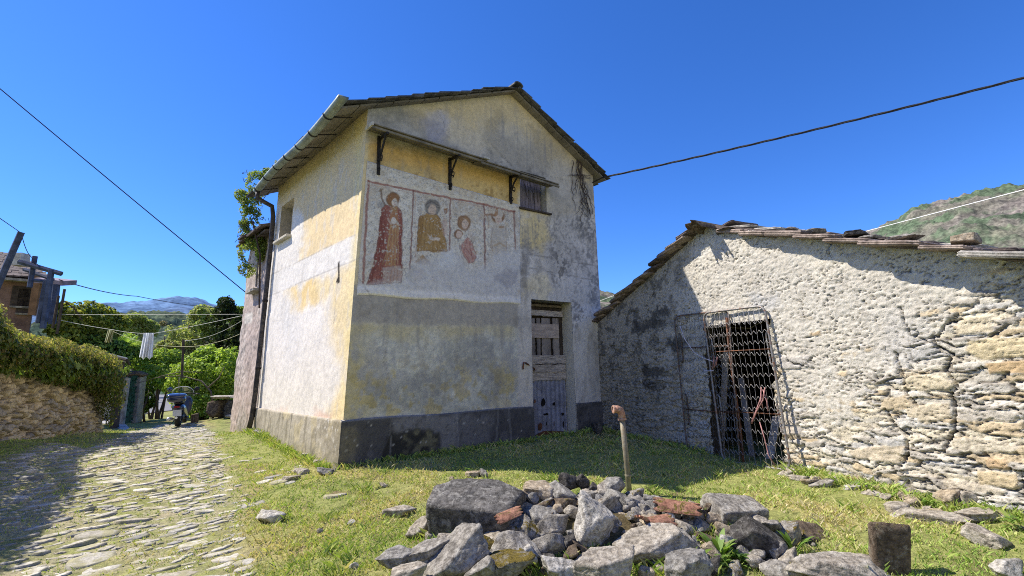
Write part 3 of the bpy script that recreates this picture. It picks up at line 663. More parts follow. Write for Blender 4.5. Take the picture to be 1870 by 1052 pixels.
# third: seated figure with child
EL(838, 428, 50, 54, (.24, .13, .07), .92); EL(840, 430, 41, 45, (.36, .24, .14), .8); PM([(800, 400), (830, 385), (870, 410), (885, 470), (850, 500), (815, 480)], (.30, .19, .12), .7)
EL(847, 440, 24, 36, (.62, .50, .41), .95); LN([(840, 432), (846, 433)], drk, 2, .6); LN([(855, 432), (862, 434)], drk, 2, .6); LN([(846, 458), (858, 458)], (.4, .15, .1), 2, .6)
EL(797, 515, 34, 34, (.25, .14, .08), .9); EL(803, 518, 22, 26, (.62, .50, .42), .95)
PM([(862, 540), (890, 560), (915, 630), (935, 690), (905, 725), (870, 730), (830, 660), (812, 600)], (.46, .25, .21), .85); 
for q in ((860, 560, 835, 650), (880, 570, 900, 700), (850, 620, 915, 700), (840, 650, 880, 720)): LN([(q[0], q[1]), (q[2], q[3])], (.26, .1, .09), 3, .65)
PM([(870, 480), (900, 510), (905, 560), (870, 545)], (.55, .47, .40), .5); LN([(805, 600), (825, 690), (840, 720)], (.2, .1, .08), 3, .6)
# fourth: horned halo, mitre
PM([(1050, 450), (1080, 440), (1115, 440), (1150, 470), (1160, 600), (1150, 660), (1050, 660), (1035, 560)], (.47, .42, .35), .6, 14); LN([(1050, 470), (1040, 560), (1045, 640)], (.34, .24, .16), 4, .5); LN([(1145, 470), (1158, 560), (1152, 640)], (.34, .24, .16), 4, .45); EL(1090, 385, 50, 48, (.24, .14, .08), .95); EL(1088, 368, 41, 38, (.58, .54, .47), .9); PM([(1060, 380), (1078, 318), (1086, 325), (1092, 390)], (.36, .2, .1), .85); EL(1095, 410, 24, 32, (.60, .50, .42), .9)
LN([(990, 370), (1035, 370), (1065, 376)], (.3, .17, .1), 7, .8); LN([(1010, 375), (1022, 470)], (.36, .24, .16), 6, .55); EL(1115, 462, 22, 10, (.34, .2, .1), .7); LN([(1065, 600), (1110, 580), (1145, 610)], (.42, .3, .18), 7, .55)
PM([(1040, 470), (1150, 470), (1160, 560), (1040, 560)], (.52, .5, .47), .4)
for q in ((455, 790, 530, 850), (480, 760, 550, 840), (660, 790, 710, 840), (590, 810, 640, 870), (500, 780, 530, 860)): PM([(q[0], q[1]), (q[2], q[1]), (q[2], q[3]), (q[0], q[3])], (.40, .25, .21), .4, 16)
# four dot ornaments
for cx_, cy_ in ((515, 250), (515, 290), (513, 330), (512, 370), (560, 250), (655, 270), (695, 285), (655, 245), (675, 375), (700, 410), (775, 375), (778, 400), (1155, 380), (1160, 410), (1150, 350), (1030, 335), (1025, 600), (1040, 610), (1175, 480), (900, 560)):
    for dx, dy in ((-8, -8), (8, -8), (8, 8), (-8, 8)): over(cf, ell(sx, sy, cx_ + dx, cy_ + dy, 4.5, 4.5, .5), (.24, .2, .18), .6)
    over(cf, ell(sx, sy, cx_, cy_, 3.5, 3.5, .5), (.5, .42, .25), .6)
# repaired plaster at the foot
rep = np.clip(polymask(wx, wy, [(390, 820), (470, 760), (600, 690), (740, 640), (800, 690), (900, 760), (990, 720), (1240, 640), (1250, 1100), (60, 1100), (60, 900), (300, 880)], 40), 0, 1)
over(cf, rep, (.56, .565, .57), .78)
over(cf, polymask(wx, wy, [(1050, 800), (1120, 750), (1230, 770), (1230, 900), (1150, 910), (1060, 860)], 16), (.39, .385, .40), .8)
over(cf, polymask(wx, wy, [(430, 770), (480, 740), (480, 850), (430, 870)], 20), (.42, .42, .41), .5)
over(cf, polymask(wx, wy, [(650, 700), (750, 640), (760, 760), (640, 780)], 25), (.62, .64, .66), .6)
over(cf, sst(.085, .05, T + w2 * .02), (.74, .73, .70), .85)
over(cf, linemask(X + w2 * 30, Y + w3 * 20, [(835, 720), (760, 800), (730, 860), (760, 960), (780, 1000)], 1.5, 2), (.2, .2, .19), .6)
over(cf, linemask(X + w2 * 30, Y + w3 * 20, [(1000, 870), (1010, 1000)], 1.5, 2), (.25, .25, .24), .5)
over(cf, linemask(X + w2 * 30, Y + w3 * 20, [(45, 830), (110, 900), (150, 980), (200, 990)], 2, 2), (.16, .15, .14), .6)
for pl_ in ([(228, 322), (262, 298), (345, 312), (372, 340), (384, 390), (382, 760), (378, 870), (300, 880), (120, 890), (150, 800), (205, 560), (215, 440), (228, 322)], [(512, 385), (560, 360), (640, 370), (662, 400), (690, 500), (718, 640), (560, 640), (490, 640), (498, 470), (512, 385)], [(862, 540), (890, 560), (935, 690), (905, 725), (870, 730), (830, 660), (812, 600)]): LN(pl_, (.13, .06, .05), 2.2, .6)
for q in ((225, 400, 160, 860), (240, 500, 190, 870), (262, 560, 225, 880), (375, 480, 374, 800), (362, 430, 360, 700)): LN([(q[0], q[1]), (q[2], q[3])], (.15, .05, .04), 2.5, .55)
LN([(318, 275), (326, 275)], drk, 2, .7); LN([(334, 275), (342, 275)], drk, 2, .7); LN([(324, 296), (336, 296)], (.35, .12, .1), 2, .7); LN([(330, 278), (330, 288)], brown, 1.5, .6); LN([(1086, 405), (1092, 405)], drk, 2, .6); LN([(1100, 405), (1106, 405)], drk, 2, .6); LN([(1090, 425), (1102, 425)], (.35, .12, .1), 2, .6)
cf[:] = np.clip(cf * 1.12, 0, .85)
nu_, nt_ = len(fa), len(ft); i_ = np.arange(nu_ * nt_).reshape(nt_, nu_)
fr = link('fresco', npmesh('fresco', VV, np.c_[i_[:-1, :-1].ravel(), i_[:-1, 1:].ravel(), i_[1:, 1:].ravel(), i_[1:, :-1].ravel()], cf), plaster('fresco_plaster', .5), house)
fr['label'] = 'faded wall painting of four standing saints inside red frames'
# ------------------------------------------------------------------ roof, gutter, canopy, door, windows
M_WOODG = simple('weathered_wood', (.27, .24, .22), .85, .35, 5, 60, .6, .004, stain=(.07, .06, .06), stretch=(1, 1, .25))
M_WOODP = simple('bleached_wood', (.50, .45, .40), .85, .3, 5, 60, .6, .004, stain=(.16, .13, .12), stain_amt=.8, stretch=(1, 1, 6))
M_WOODB = simple('blue_grey_wood', (.22, .20, .26), .8, .35, 5, 50, .5, .004, stain=(.06, .05, .07), stretch=(4, 4, .6))
M_DARKW = simple('dark_wood', (.07, .055, .045), .9, .4, 6, 60, .6, .004)
M_SLATE = simple('roof_slate', (.085, .085, .088), .8, .5, 5, 40, .7, .01, stain=(.2, .19, .16), stain_amt=.6)
M_SOFF = simple('soffit_stone', (.21, .19, .16), .9, .25, 3, 40, .4, .004, stain=(.2, .17, .13))
M_IRON = simple('black_iron', (.03, .026, .024), .65, .5, 20, 90, .4, .002, metal=.3)
M_RUST = simple('rusty_iron', (.17, .075, .04), .85, .5, 9, 80, .5, .002, stain=(.05, .03, .025))
M_ZINC = simple('painted_gutter', (.26, .30, .265), .55, .3, 4, 50, .2, .002, metal=.2, spec=.5, stain=(.13, .14, .12), stain_amt=.5)
M_PIPE = simple('dark_downpipe', (.05, .045, .045), .6, .5, 7, 50, .3, .002, stain=(.2, .16, .12))
M_CORR = simple('blue_sheet_metal', (.27, .29, .38), .6, .25, 4, 50, .3, .002, metal=.15, spec=.4, stain=(.06, .045, .045), stain_amt=.35)
M_BLACK = simple('dark_gap', (.012, .011, .01), .95, .3)

# roof deck: profile swept along the ridge
FO, BO = -.17, 4.6                       # overhang in front / behind, along the left wall direction
OL, OR = .40, .24
roof = link('roof', bpy.data.meshes.new('roof'), M_SOFF, house)
def RP(u, z, d): return HC + u * ef + d * dl + z * ez
prof = [(-OL, float(rz(-OL))), (UR, ZR), (WF + OR - .05, float(rz(WF + OR - .05)))]
prof = [(u + .16 * (1 - (u + OL) / (WF + OL)), z) for u, z in prof]
mb = MB()
for (u0, z0), (u1, z1) in zip(prof[:-1], prof[1:]):
    n_ = 12
    for i in range(n_):                   # soffit slabs
        a0, a1 = i / n_, (i + 1) / n_ - .004
        p = lambda a: np.array([u0 + a * (u1 - u0), z0 + a * (z1 - z0)])
        q0, q1 = p(a0), p(a1); j = random.uniform(-.012, .012)
        o = RP(q0[0], q0[1] + .01, FO + .02 + j); mb.box(o, RP(q1[0], q1[1] + .01, FO + .02 + j) - o, dl * (BO - FO), ez * .03)
me = bpy.data.meshes.new('soffit'); me.from_pydata(mb.V, [], mb.F); roof.data.user_clear if False else None
bpy_me = roof.data; bpy_me.from_pydata(mb.V, [], mb.F); bpy_me.update()
# stone tiles in lapped rows
mb = MB()
for (u0, z0), (u1, z1), sgn in ((prof[0], prof[1], 1), (prof[2], prof[1], -1)):
    du, dz = u1 - u0, z1 - z0; L = math.hypot(du, dz); t_ = np.array([du / L, dz / L]); nn = np.array([-t_[1], t_[0]]) * sgn
    rows = int(L / .27)
    for r_ in range(rows + 1):
        a = r_ / (rows + 1) * L - .06; ln = .46
        x = FO - .07 + random.uniform(-.03, .03)
        while x < BO:
            wd = random.uniform(.3, .5); th = random.uniform(.018, .03); lift = .05 + random.uniform(-.008, .012)
            jj = random.uniform(-.03, .03)
            b0 = a + jj; b1 = min(a + ln, L + .02)
            p0 = np.array([u0, z0]) + t_ * b0 + nn * (lift + .022); p1 = np.array([u0, z0]) + t_ * b1 + nn * (lift - .012)
            o = RP(p0[0], p0[1], x); e1 = RP(p1[0], p1[1], x) - o; nvec = nn[0] * ef + nn[1] * ez
            mb.box(o, e1, dl * (wd - .012), nvec * th)
            x += wd
mb.build('roof_tiles', M_SLATE, roof, bevel=.006)
mb = MB(); x = FO - .08
while x < BO:
    pts = []
    for k in range(9):
        w = math.pi * k / 8; pts.append((prof[1][0] + .11 * math.cos(w), prof[1][1] + .085 + .085 * math.sin(w)))
    V_, F_ = [], []
    for xx, g_ in ((x, 1.0), (x + .42, .86)):
        for q in pts: V_.append(RP(prof[1][0] + (q[0] - prof[1][0]) * g_, prof[1][1] + .085 + (q[1] - prof[1][1] - .085) * g_, xx))
        for q in pts: V_.append(RP(prof[1][0] + (q[0] - prof[1][0]) * g_ * .82, prof[1][1] + .078 + (q[1] - prof[1][1] - .085) * g_ * .82, xx))
    for k in range(8): F_ += [(k, k + 1, 18 + k + 1, 18 + k), (9 + k + 1, 9 + k, 27 + k, 27 + k + 1), (k + 1, k, 9 + k, 9 + k + 1), (18 + k, 18 + k + 1, 27 + k + 1, 27 + k)]
    F_ += [(0, 18, 27, 9), (8, 17, 35, 26)]
    mb.add(V_, F_); x += .38
mb.build('ridge_tiles', M_SLATE, roof)

# gutter along the left eave, sagging
E0 = np.array(prof[0])
def gpt(d):
    sag = -.05 * math.sin((d - FO) / (BO - FO) * math.pi * 2.3) - .018 * (d - FO)
    return RP(E0[0] - .07, E0[1] + .055 + sag, d)
ds = np.linspace(FO - .22, 4.05, 40); V_, F_ = [], []; K = 9
for d in ds:
    c = gpt(d)
    for rr in (.075, .066):
        for k in range(K):
            w = math.pi + math.pi * k / (K - 1); V_.append(c + ef * rr * math.cos(w) + ez * rr * math.sin(w))
for i in range(len(ds) - 1):
    b, n_ = i * 2 * K, (i + 1) * 2 * K
    for k in range(K - 1): F_ += [(b + k, b + k + 1, n_ + k + 1, n_ + k), (b + K + k + 1, b + K + k, n_ + K + k, n_ + K + k + 1)]
    F_ += [(b, n_, n_ + K, b + K), (b + K - 1, b + 2 * K - 1, n_ + 2 * K - 1, n_ + K - 1)]
e = (len(ds) - 1) * 2 * K
F_ += [tuple(range(K))[::-1], tuple(e + k for k in range(K))]
gut = MB().add(V_, F_).build('gutter', M_ZINC, house, smooth=True)
for d in np.linspace(.15, 3.9, 7):
    m = MB(); c = gpt(d)
    for k in range(8):
        w0, w1_ = math.pi + math.pi * k / 8, math.pi + math.pi * (k + 1) / 8
        o = c + ef * .082 * math.cos(w0) + ez * .082 * math.sin(w0); q = c + ef * .082 * math.cos(w1_) + ez * .082 * math.sin(w1_)
        m.box(o, q - o, dl * .03, ef * .006 * math.cos(w0) + ez * .006 * math.sin(w0))
    o = c + ef * .08 - ez * .03; m.box(o, ef * .28 + ez * .085, dl * .03, ez * .012)
    m.build('gutter_bracket', M_IRON, gut)
# downpipe
dp = [gpt(3.98) - ez * .05, gpt(3.98) - ez * .2, LP(4.02, 5.15, .14), LP(4.06, 4.95, .09), LP(4.08, 4.4, .075), LP(4.1, 3.0, .07), LP(4.12, 1.2, .075), LP(4.13, .75, .09), LP(4.13, .52, .12)]
pp = MB().tube(dp, .048, 10).build('downpipe', M_PIPE, house, smooth=True)
for z_ in (4.4, 3.1, 1.7): MB().lathe([(.052, -.02), (.056, -.02), (.056, .02), (.052, .02)], LP(4.09, z_, .073), seg=12).build('pipe_clamp', M_IRON, pp)
MB().tube([FP(5.1, 2.75, .10), FP(5.12, 2.3, .09), FP(5.14, .7, .09)], .04, 8).build('downpipe', simple('grey_cement_pipe', (.30, .30, .29), .9, .3, 6, 50), house, smooth=True)
# bird-hole stub roof edge over the shed wall is part of the shed

# door : framed leaf of planks, plywood patch and corrugated sheet
dm = link('door', MB().box(FP(DU0 - .03, -.05, -.31), FP(DU1 + .03, -.05, -.31) - FP(DU0 - .03, -.05, -.31), ez * (DZ1 + .08), -nf * .04).build('tmp').data, M_DARKW, house)
bpy.data.objects.remove(bpy.data.objects['tmp'])
DO = -.27
def dpx(x, y, off=DO): return fuz(930 + x / 3.755, 530 + y / 3.755, off)
def board(name, x0, y0, x1, y1, mat, off=DO, th=.03, skew=0, jag=True, label=None):
    (ua_, za_), (ub_, zb_) = dpx(x0, y0, off), dpx(x1, y1, off)
    ua_ = max(ua_, DU0 + .004); ub_ = min(ub_, DU1 - .01); zb_, za_ = min(za_, zb_), max(za_, zb_)
    n_ = 14; V_, F_ = [], []
    vert = (za_ - zb_) > (ub_ - ua_)
    for f_ in (0, 1):
        for i in range(n_ + 1):
            a = i / n_; j0, j1 = (random.uniform(-.006, .006), random.uniform(-.006, .006)) if jag else (0, 0)
            if i == 0 or i == n_: j0 = j1 = 0
            if vert: V_ += [FP(ua_ + j0, zb_ + a * (za_ - zb_), off + f_ * th), FP(ub_ + j1, zb_ + a * (za_ - zb_), off + f_ * th)]
            else: V_ += [FP(ua_ + a * (ub_ - ua_), zb_ + j0 + skew * a, off + f_ * th), FP(ua_ + a * (ub_ - ua_), za_ + j1 + skew * a, off + f_ * th)]
    m_ = 2 * (n_ + 1)
    # front copy uses same jitter
    for i in range(m_): V_[m_ + i] = V_[i] + nf * th
    for i in range(n_):
        a = 2 * i
        F_ += [(m_ + a, m_ + a + 2, m_ + a + 3, m_ + a + 1), (a, a + 1, a + 3, a + 2), (a, a + 2, m_ + a + 2, m_ + a), (a + 1, m_ + a + 1, m_ + a + 3, a + 3)]
    F_ += [(0, m_, m_ + 1, 1), (2 * n_, 2 * n_ + 1, m_ + 2 * n_ + 1, m_ + 2 * n_)]
    o = MB().add(V_, F_).build(name, mat, dm)
    bm = bmesh.new(); bm.from_mesh(o.data); bmesh.ops.recalc_face_normals(bm, faces=bm.faces); bm.to_mesh(o.data); bm.free()
    if label: o['label'] = label
    return o
board('plank', 125, 92, 352, 124, simple('transom_wood', (.22, .18, .13), .9, .4, 8, 60), label='dark top plank of the door')
board('plank', 128, 132, 362, 186, M_WOODP, DO + .025)
board('plywood_patch', 135, 226, 341, 330, simple('plywood', (.50, .42, .36), .85, .2, 4, 50, .3, .003, stain=(.30, .24, .21), stain_amt=.6, stretch=(1, 1, 5)), DO + .03, .012, 0, False)
for x0, x1 in ((140, 176), (183, 212), (217, 282), (292, 342)): board('plank', x0, 192, x1, 450, M_WOODG, DO, .022)
board('plank', 142, 447, 382, 502, M_WOODP, DO + .03); board('plank', 150, 510, 380, 558, M_WOODP, DO + .03, skew=-.01); board('plank', 145, 562, 390, 612, M_WOODP, DO + .02)
# corrugated lower sheet
(ua_, za_), (ub_, zb_) = dpx(150, 605), dpx(410, 985); ua_ = DU0 + .01; ub_ = min(ub_, DU1 - .03); n_ = 110; V_ = []; F_ = []
for j in range(15):
    z_ = zb_ - .02 + (za_ - zb_ + .02) * j / 14
    for i in range(n_ + 1):
        a = i / n_; rag = (.05 * fbm(np.array([[a * 7, 0.0]]), 1, 3, 5)[0] if j == 0 else 0)
        V_.append(FP(ua_ + a * (ub_ - ua_), z_ + rag, DO + .03 + .011 * (1 if math.sin(a * math.pi * 2 * 9) > 0 else -1) * min(1, abs(math.sin(a * math.pi * 2 * 9)) * 2.2) + .004 * math.sin(j + a * 5)))
for j in range(14):
    for i in range(n_): b = j * (n_ + 1) + i; F_.append((b, b + 1, b + n_ + 2, b + n_ + 1))
MB().add(V_, F_).build('sheet_panel', M_CORR, dm, smooth=True)
for x0, y0, x1, y1 in ((205, 740, 242, 800), (180, 905, 222, 960), (285, 765, 308, 790), (225, 840, 262, 858), (345, 835, 368, 860), (168, 960, 408, 1010), (160, 745, 172, 775), (355, 890, 366, 945), (295, 890, 300, 935), (240, 900, 248, 930)):
    m = MB(); n_ = 9; c = [(x0 + x1) / 2, (y0 + y1) / 2]; V_ = []
    for k in range(n_):
        w = 2 * math.pi * k / n_; r_ = random.uniform(.7, 1.15); q = dpx(c[0] + (x1 - x0) / 2 * r_ * math.cos(w), c[1] + (y1 - y0) / 2 * r_ * math.sin(w)); V_.append(FP(q[0], q[1], DO + .046))
    m.add(V_, [tuple(range(n_))[::-1]]); m.build('rust_hole', M_RUST if random.random() < .3 else M_BLACK, dm)
# bolt
h0, h1 = fuz(955, 664, .03), fuz(975, 671, .03)
MB().tube([FP(h0[0], h0[1] - .1, .03), FP(h0[0], h0[1] + .02, .05), FP(h0[0] + .05, h0[1] + .01, .05), FP(h1[0] + .12, h1[1] - .03, -.1), FP(h1[0] + .2, h1[1] - .05, DO + .05)], .014, 8).build('door_bolt', M_RUST, dm, smooth=True)
MB().box(FP(DU0 - .05, .28, -.3), FP(DU1 + .05, .28, -.3) - FP(DU0 - .05, .28, -.3), nf * .42, ez * .07).build('doorstep', simple('worn_step', (.3, .29, .27), .9, .3, 6, 50), house, bevel=.015)

# upper window with closed plank shutter
wn = MB().box(FP(WU0 - .02, WZ0 - .02, -.2), FP(WU1 + .02, WZ0 - .02, -.2) - FP(WU0 - .02, WZ0 - .02, -.2), ez * (WZ1 - WZ0 + .06), -nf * .06).build('window', M_DARKW, house)
n_ = 4; wu1 = WU1 - .02
for i in range(n_):
    a, b = WU0 + .005 + (wu1 - WU0 - .01) * i / n_, WU0 + .005 + (wu1 - WU0 - .01) * (i + 1) / n_ - .008
    MB().box(FP(a, WZ0 + .02, -.19), FP(b, WZ0 + .02, -.19) - FP(a, WZ0 + .02, -.19), ez * (WZ1 - WZ0 - .03), nf * random.uniform(.03, .045)).build('shutter_board', M_WOODB, wn, bevel=.004)
MB().box(FP(WU0 - .04, WZ0 - .035, -.15), FP(WU1 + .10, WZ0 - .035, -.15) - FP(WU0 - .04, WZ0 - .035, -.15), nf * .2, ez * .035).build('window_sill', M_DARKW, wn, bevel=.006)
m = MB()
for k in range(7):
    p = [FP(WU0 + .15 + .06 * k, WZ1 - .05, -.12)]
    for j in range(6): p.append(p[-1] + ef * random.uniform(-.03, .06) - ez * random.uniform(.05, .14) + nf * random.uniform(-.01, .01))
    m.tube(p[:random.randint(3, 7)], .004, 4)
m.build('dry_twigs', M_DARKW, wn)
# side window: recess with timber jamb and sill
ws = MB().box(LP(LS0 - .02, LZ0 - .02, -.26), LP(LS1 + .02, LZ0 - .02, -.26) - LP(LS0 - .02, LZ0 - .02, -.26), ez * (LZ1 - LZ0 + .06), -nl * .05).build('window', M_DARKW, house)
for i in range(4):
    a, b = LS0 + .01 + .175 * i, LS0 + .175 * (i + 1)
    MB().box(LP(a, LZ0 + .01, -.25), LP(b, LZ0 + .01, -.25) - LP(a, LZ0 + .01, -.25), ez * (LZ1 - LZ0 - .02), nl * .03).build('shutter_board', M_WOODG, ws)
MB().box(LP(LS0 - .05, LZ0 - .06, -.1), LP(LS1 + .06, LZ0 - .06, -.1) - LP(LS0 - .05, LZ0 - .06, -.1), ez * .055, nl * .19).build('window_sill', simple('sill_stone', (.5, .46, .38), .9, .25, 5, 40), ws, bevel=.01)

# little timber canopy over the fresco on three iron brackets
cano = empty('fresco_canopy', FP(1.8, 5.1, .1), 'narrow grey plank canopy on three dark curled brackets above the fresco', 'canopy')
M_CANT = simple('canopy_plank', (.20, .18, .135), .9, .35, 4, 60, .5, .004, stain=(.09, .08, .07), stretch=(1, 1, 1))
cl, cm, cr = fuz(672, 262, .0), fuz(868, 312, .0), fuz(990, 338, .0)
def canz(u): return 5.33 - .012 * (u - .1) * 3
CD = .36
for u0, u1, dz, dd in ((.02, 2.06, 0, 0), (2.0, 3.86, -.028, -.02)):
    for k in range(3):
        o0, o1 = k * CD / 3 + .01 * (k > 0), (k + 1) * CD / 3 - .006 + dd * (k == 2)
        a = FP(u0, canz(u0) + dz - .16 * o0, o0); 
        MB().box(a, FP(u1, canz(u1) + dz - .16 * o0, o0) - a, nf * (o1 - o0) - ez * .16 * (o1 - o0), ez * .02).build('canopy_board', M_CANT, cano, bevel=.003)
o0 = CD - .03
for u0, u1, zz in ((.0, 2.05, 0), (2.0, 3.86, -.03)):
    a = FP(u0, canz(u0) + zz - .055 - .16 * o0, o0 - .02); MB().box(a, FP(u1, canz(u1) + zz - .055 - .16 * o0, o0 - .02) - a, nf * .03, ez * .034).build('fascia', M_CANT, cano)
a = FP(.0, canz(0) - .02, .02); MB().box(a - ef * .025, ef * .03, nf * (CD - .02) - ez * .16 * CD, ez * .06).build('end_board', simple('pale_end_grain', (.62, .58, .5), .9, .25, 8, 60), cano)
a = FP(2.03, canz(2.03) + .012 - .16 * .18, .18); MB().box(a, ef * .12, nf * .2 - ez * .032, ez * .03).build('loose_slate', simple('pale_slate', (.55, .54, .5), .9, .25, 8, 60), cano)
a = FP(2.4, canz(2.4) - .03 - .16 * .06, .06); MB().tube([a - ez * .03 + nf * .2, FP(3.7, canz(3.7) - .1, .24)], .013, 6).build('rod', M_DARKW, cano)
for px, ytop, ybot in ((692, 265, 320), (824, 298, 348), (936, 327, 373)):
    u_, zb_ = fuz(px - 4, ybot); zt = canz(u_) - .045
    m = MB(); m.box(FP(u_ - .025, zb_, 0), ef * .05, nf * .035, ez * (zt - zb_))
    a = FP(u_ - .02, zt, .0); m.box(a, ef * .04, nf * (CD - .02) - ez * .16 * (CD - .02), -ez * .035)
    pts = [FP(u_, zb_ + .22, .03), FP(u_, zb_ + .30, .06), FP(u_, zb_ + .38, .13), FP(u_, zt - .06, CD - .08)]; m.tube(pts, .018, 6)
    cc_ = FP(u_, zb_ + .26, .11); m.tube([cc_ + nf * .05 * math.cos(w) * (1 - w / 9) + ez * .05 * math.sin(w) * (1 - w / 9) for w in np.linspace(-1.5, 5, 14)], .010, 5)
    cc_ = FP(u_, zb_ + .08, .06); m.tube([cc_ + nf * .035 * math.cos(w) * (1 - w / 9) + ez * .035 * math.sin(w) * (1 - w / 9) for w in np.linspace(-1.5, 5, 12)], .008, 5)
    m.build('bracket', M_IRON, cano)
# dry creeper on the right corner below the eave
M_TWIG = simple('dry_stem', (.075, .055, .045), .9, .4, 20, 80)
m = MB()
def stem(px, py, n, dx, dy, r, wob=3):
    x, y = px, py; P_ = []
    for i in range(n):
        a, b = fuz(x, y); P_.append(FP(a, b, .025 + .015 * math.sin(i * 1.7))); x += dx + random.uniform(-wob, wob); y += dy + random.uniform(-wob, wob) * .6
    m.tube(P_, np.linspace(r, r * .45, len(P_)), 5)
for i in range(6): stem(1050 + random.uniform(-6, 8), 290 + 8 * random.random(), 14, random.uniform(.2, 2.2), 7.5, .010)
for i in range(9): stem(1055 + random.uniform(-4, 14), 300 + 90 * random.random(), 7, random.uniform(-3.5, 3.0), 5.5, .006)
for i in range(5): stem(1062 + random.uniform(-4, 8), 350 + 30 * random.random(), 6, 3.2, 5, .006)
for i in range(5): stem(1060, 322 + random.uniform(-3, 8), 6, random.choice((-4.5, 4.5)), .2, .006)
tag(m.build('dry_creeper', M_TWIG), 'leafless dry creeper stems on the wall under the right eave', 'creeper')
# ------------------------------------------------------------------ dry-laid stone shed on the right
AS = R(155); sw = np.array([math.sin(AS), math.cos(AS), 0]); sn = np.array([-.9063, -.4226, 0]); sn = np.array([math.cos(AS), -math.sin(AS), 0])
SO = np.array([3.393, 6.041, 0.0]) - 3.8 * sw
def SP(w, z, off=0.0):
    w = np.asarray(w, float); z = np.asarray(z, float); off = np.asarray(off, float)
    return SO + w[..., None] * sw + off[..., None] * sn + z[..., None] * ez
def swz(x, y, off=0.0):
    p = onplane(x, y, SO + off * sn, sn); return float((p - SO) @ sw), float(p[2])
_rw, _rz = swz(1285, 416); _lz = swz(1108, 576); _r2 = swz(1868, 474)
def stop(w):
    w = np.asarray(w, float); a = (_rz - _lz[1]) / (_rw - _lz[0]); b = (_r2[1] - _rz) / (_r2[0] - _rw)
    return np.where(w < _rw, _rz + a * (w - _rw), _rz + b * (w - _rw))
ow0, ow1 = swz(1293, 700)[0], swz(1420, 740)[0]; ozt = swz(1375, 586)[1]
SW1 = 7.4
shed = empty('stone_shed', SP(2.8, .3), 'low rubble stone shed with a slab roof and a dark doorway', 'shed')
wa = axis(-.15, SW1, .0145, [ow0, ow1]); za = axis(-.15, _rz + .05, .0125, [ozt])
A, Zg = np.meshgrid(wa, za); A = A.ravel(); Zg = Zg.ravel(); na, nz_ = len(wa), len(za)
i_ = np.arange(na * nz_).reshape(nz_, na); Fq = np.c_[i_[:-1, :-1].ravel(), i_[:-1, 1:].ravel(), i_[1:, 1:].ravel(), i_[1:, :-1].ravel()]
P2 = np.c_[A, Zg]; PX, PY = proj(SP(A, Zg))
q1 = fbm(P2, 2.2, 4, 81) - .5; q2 = fbm(P2, 7, 4, 82) - .5; q3 = fbm(P2, 20, 4, 83) - .5; q4 = fbm(P2, 55, 3, 84) - .5
# courses of flat stones, two sizes
big = sst(1560, 1700, PX + q1 * 120) * sst(560, 640, PY + q1 * 60)
def courses(sx_, sz_, seed):
    ww, zz = A + q2 * .12 + q3 * .05, Zg + q1 * .10 + q2 * .045 + q3 * .016
    row = np.floor(zz / sz_); sh = _hash(row.astype(int), row.astype(int) * 0, row.astype(int) * 0, seed)
    r_ = worley(np.c_[ww / sx_ + sh * 3.7, zz / sz_], seed, .95); idv = r_[2]
    return (*r_, worley.loc[:, 0] * ((idv * 7.13) % 1 - .5) + worley.loc[:, 1] * ((idv * 13.7) % 1 - .6))
d1a, d2a, ida, tla = courses(.20, .055, 85); d1b, d2b, idb, tlb = courses(.30, .066, 86)
ea, eb = d2a - d1a, d2b - d1b
selb = big > .5
ee = np.where(selb, eb, ea); sid = np.where(selb, idb, ida); tilt_ = np.where(selb, tlb, tla); d1 = np.where(selb, d1b, d1a)
stoneh = sst(.015, .11, ee + q4 * .08)
# how far the mortar skin has fallen away
expo = .16 + .80 * polymask(PX + q1 * 90, PY + q1 * 90, [(1690, 640), (1760, 560), (1900, 470), (1920, 980), (1440, 880), (1470, 830), (1600, 760)], 60)
expo += .42 * sst(620, 760, PY + q1 * 120) * sst(1470, 1400, PX * 0 + 1400)
expo += .32 * sst(1270, 1220, PX) * sst(560, 680, PY) - .10 * sst(600, 500, PY) * sst(1240, 1300, PX)
expo = expo + q2 * .9 + q1 * .5 + (sid - .5) * .45
ex = sst(.32, .58, expo)
low_ = sst(1260, 1200, PX)
mort = (.5 + q2 * .5 + q3 * 1.0 + q4 * .55) ; mort = np.clip(mort, 0, 1.2)
lump = sst(.42, .62, fbm(np.c_[A * 1.0, Zg * 2.1], 17, 4, 88))
rid = 1 - np.abs(fbm(np.c_[A, Zg * 1.7], 9, 5, 90, .62) - .5) * 2; rid2 = 1 - np.abs(fbm(np.c_[A, Zg * 1.6], 24, 4, 91, .6) - .5) * 2
crev_n = fbm(np.c_[A + q2 * .05, Zg * 3.4 + q2 * .12], 6.5, 4, 92, .55); crev = (1 - sst(.004, .016, np.abs(crev_n - .5))) * sst(.44, .54, fbm(np.c_[A, Zg * 1.4], 3.6, 4, 93)) 
crev_m = fbm(np.c_[A + q2 * .03, Zg * 2.2], 15, 3, 94, .55); crev = np.maximum(crev, .8 * (1 - sst(.006, .022, np.abs(crev_m - .5))) * sst(.52, .62, fbm(np.c_[A, Zg * 1.4], 6, 3, 95)))
mh = .005 * mort + .011 * (rid - .8) + .009 * (rid2 - .8) + .003 * lump - .026 * crev + .004 * (sst(0, .1, ea) - .5) + .010 * q4
sh_ = -.016 - .012 * big + (.020 + .014 * big + .030 * (sid - .5) + .018 * tilt_) * stoneh + .009 * (rid2 - .8) + .009 * q3 + .009 * q4
joint = ex * (1 - sst(.0, .10 + .10 * big, ee))
h = mh * (1 - ex) + sh_ * ex
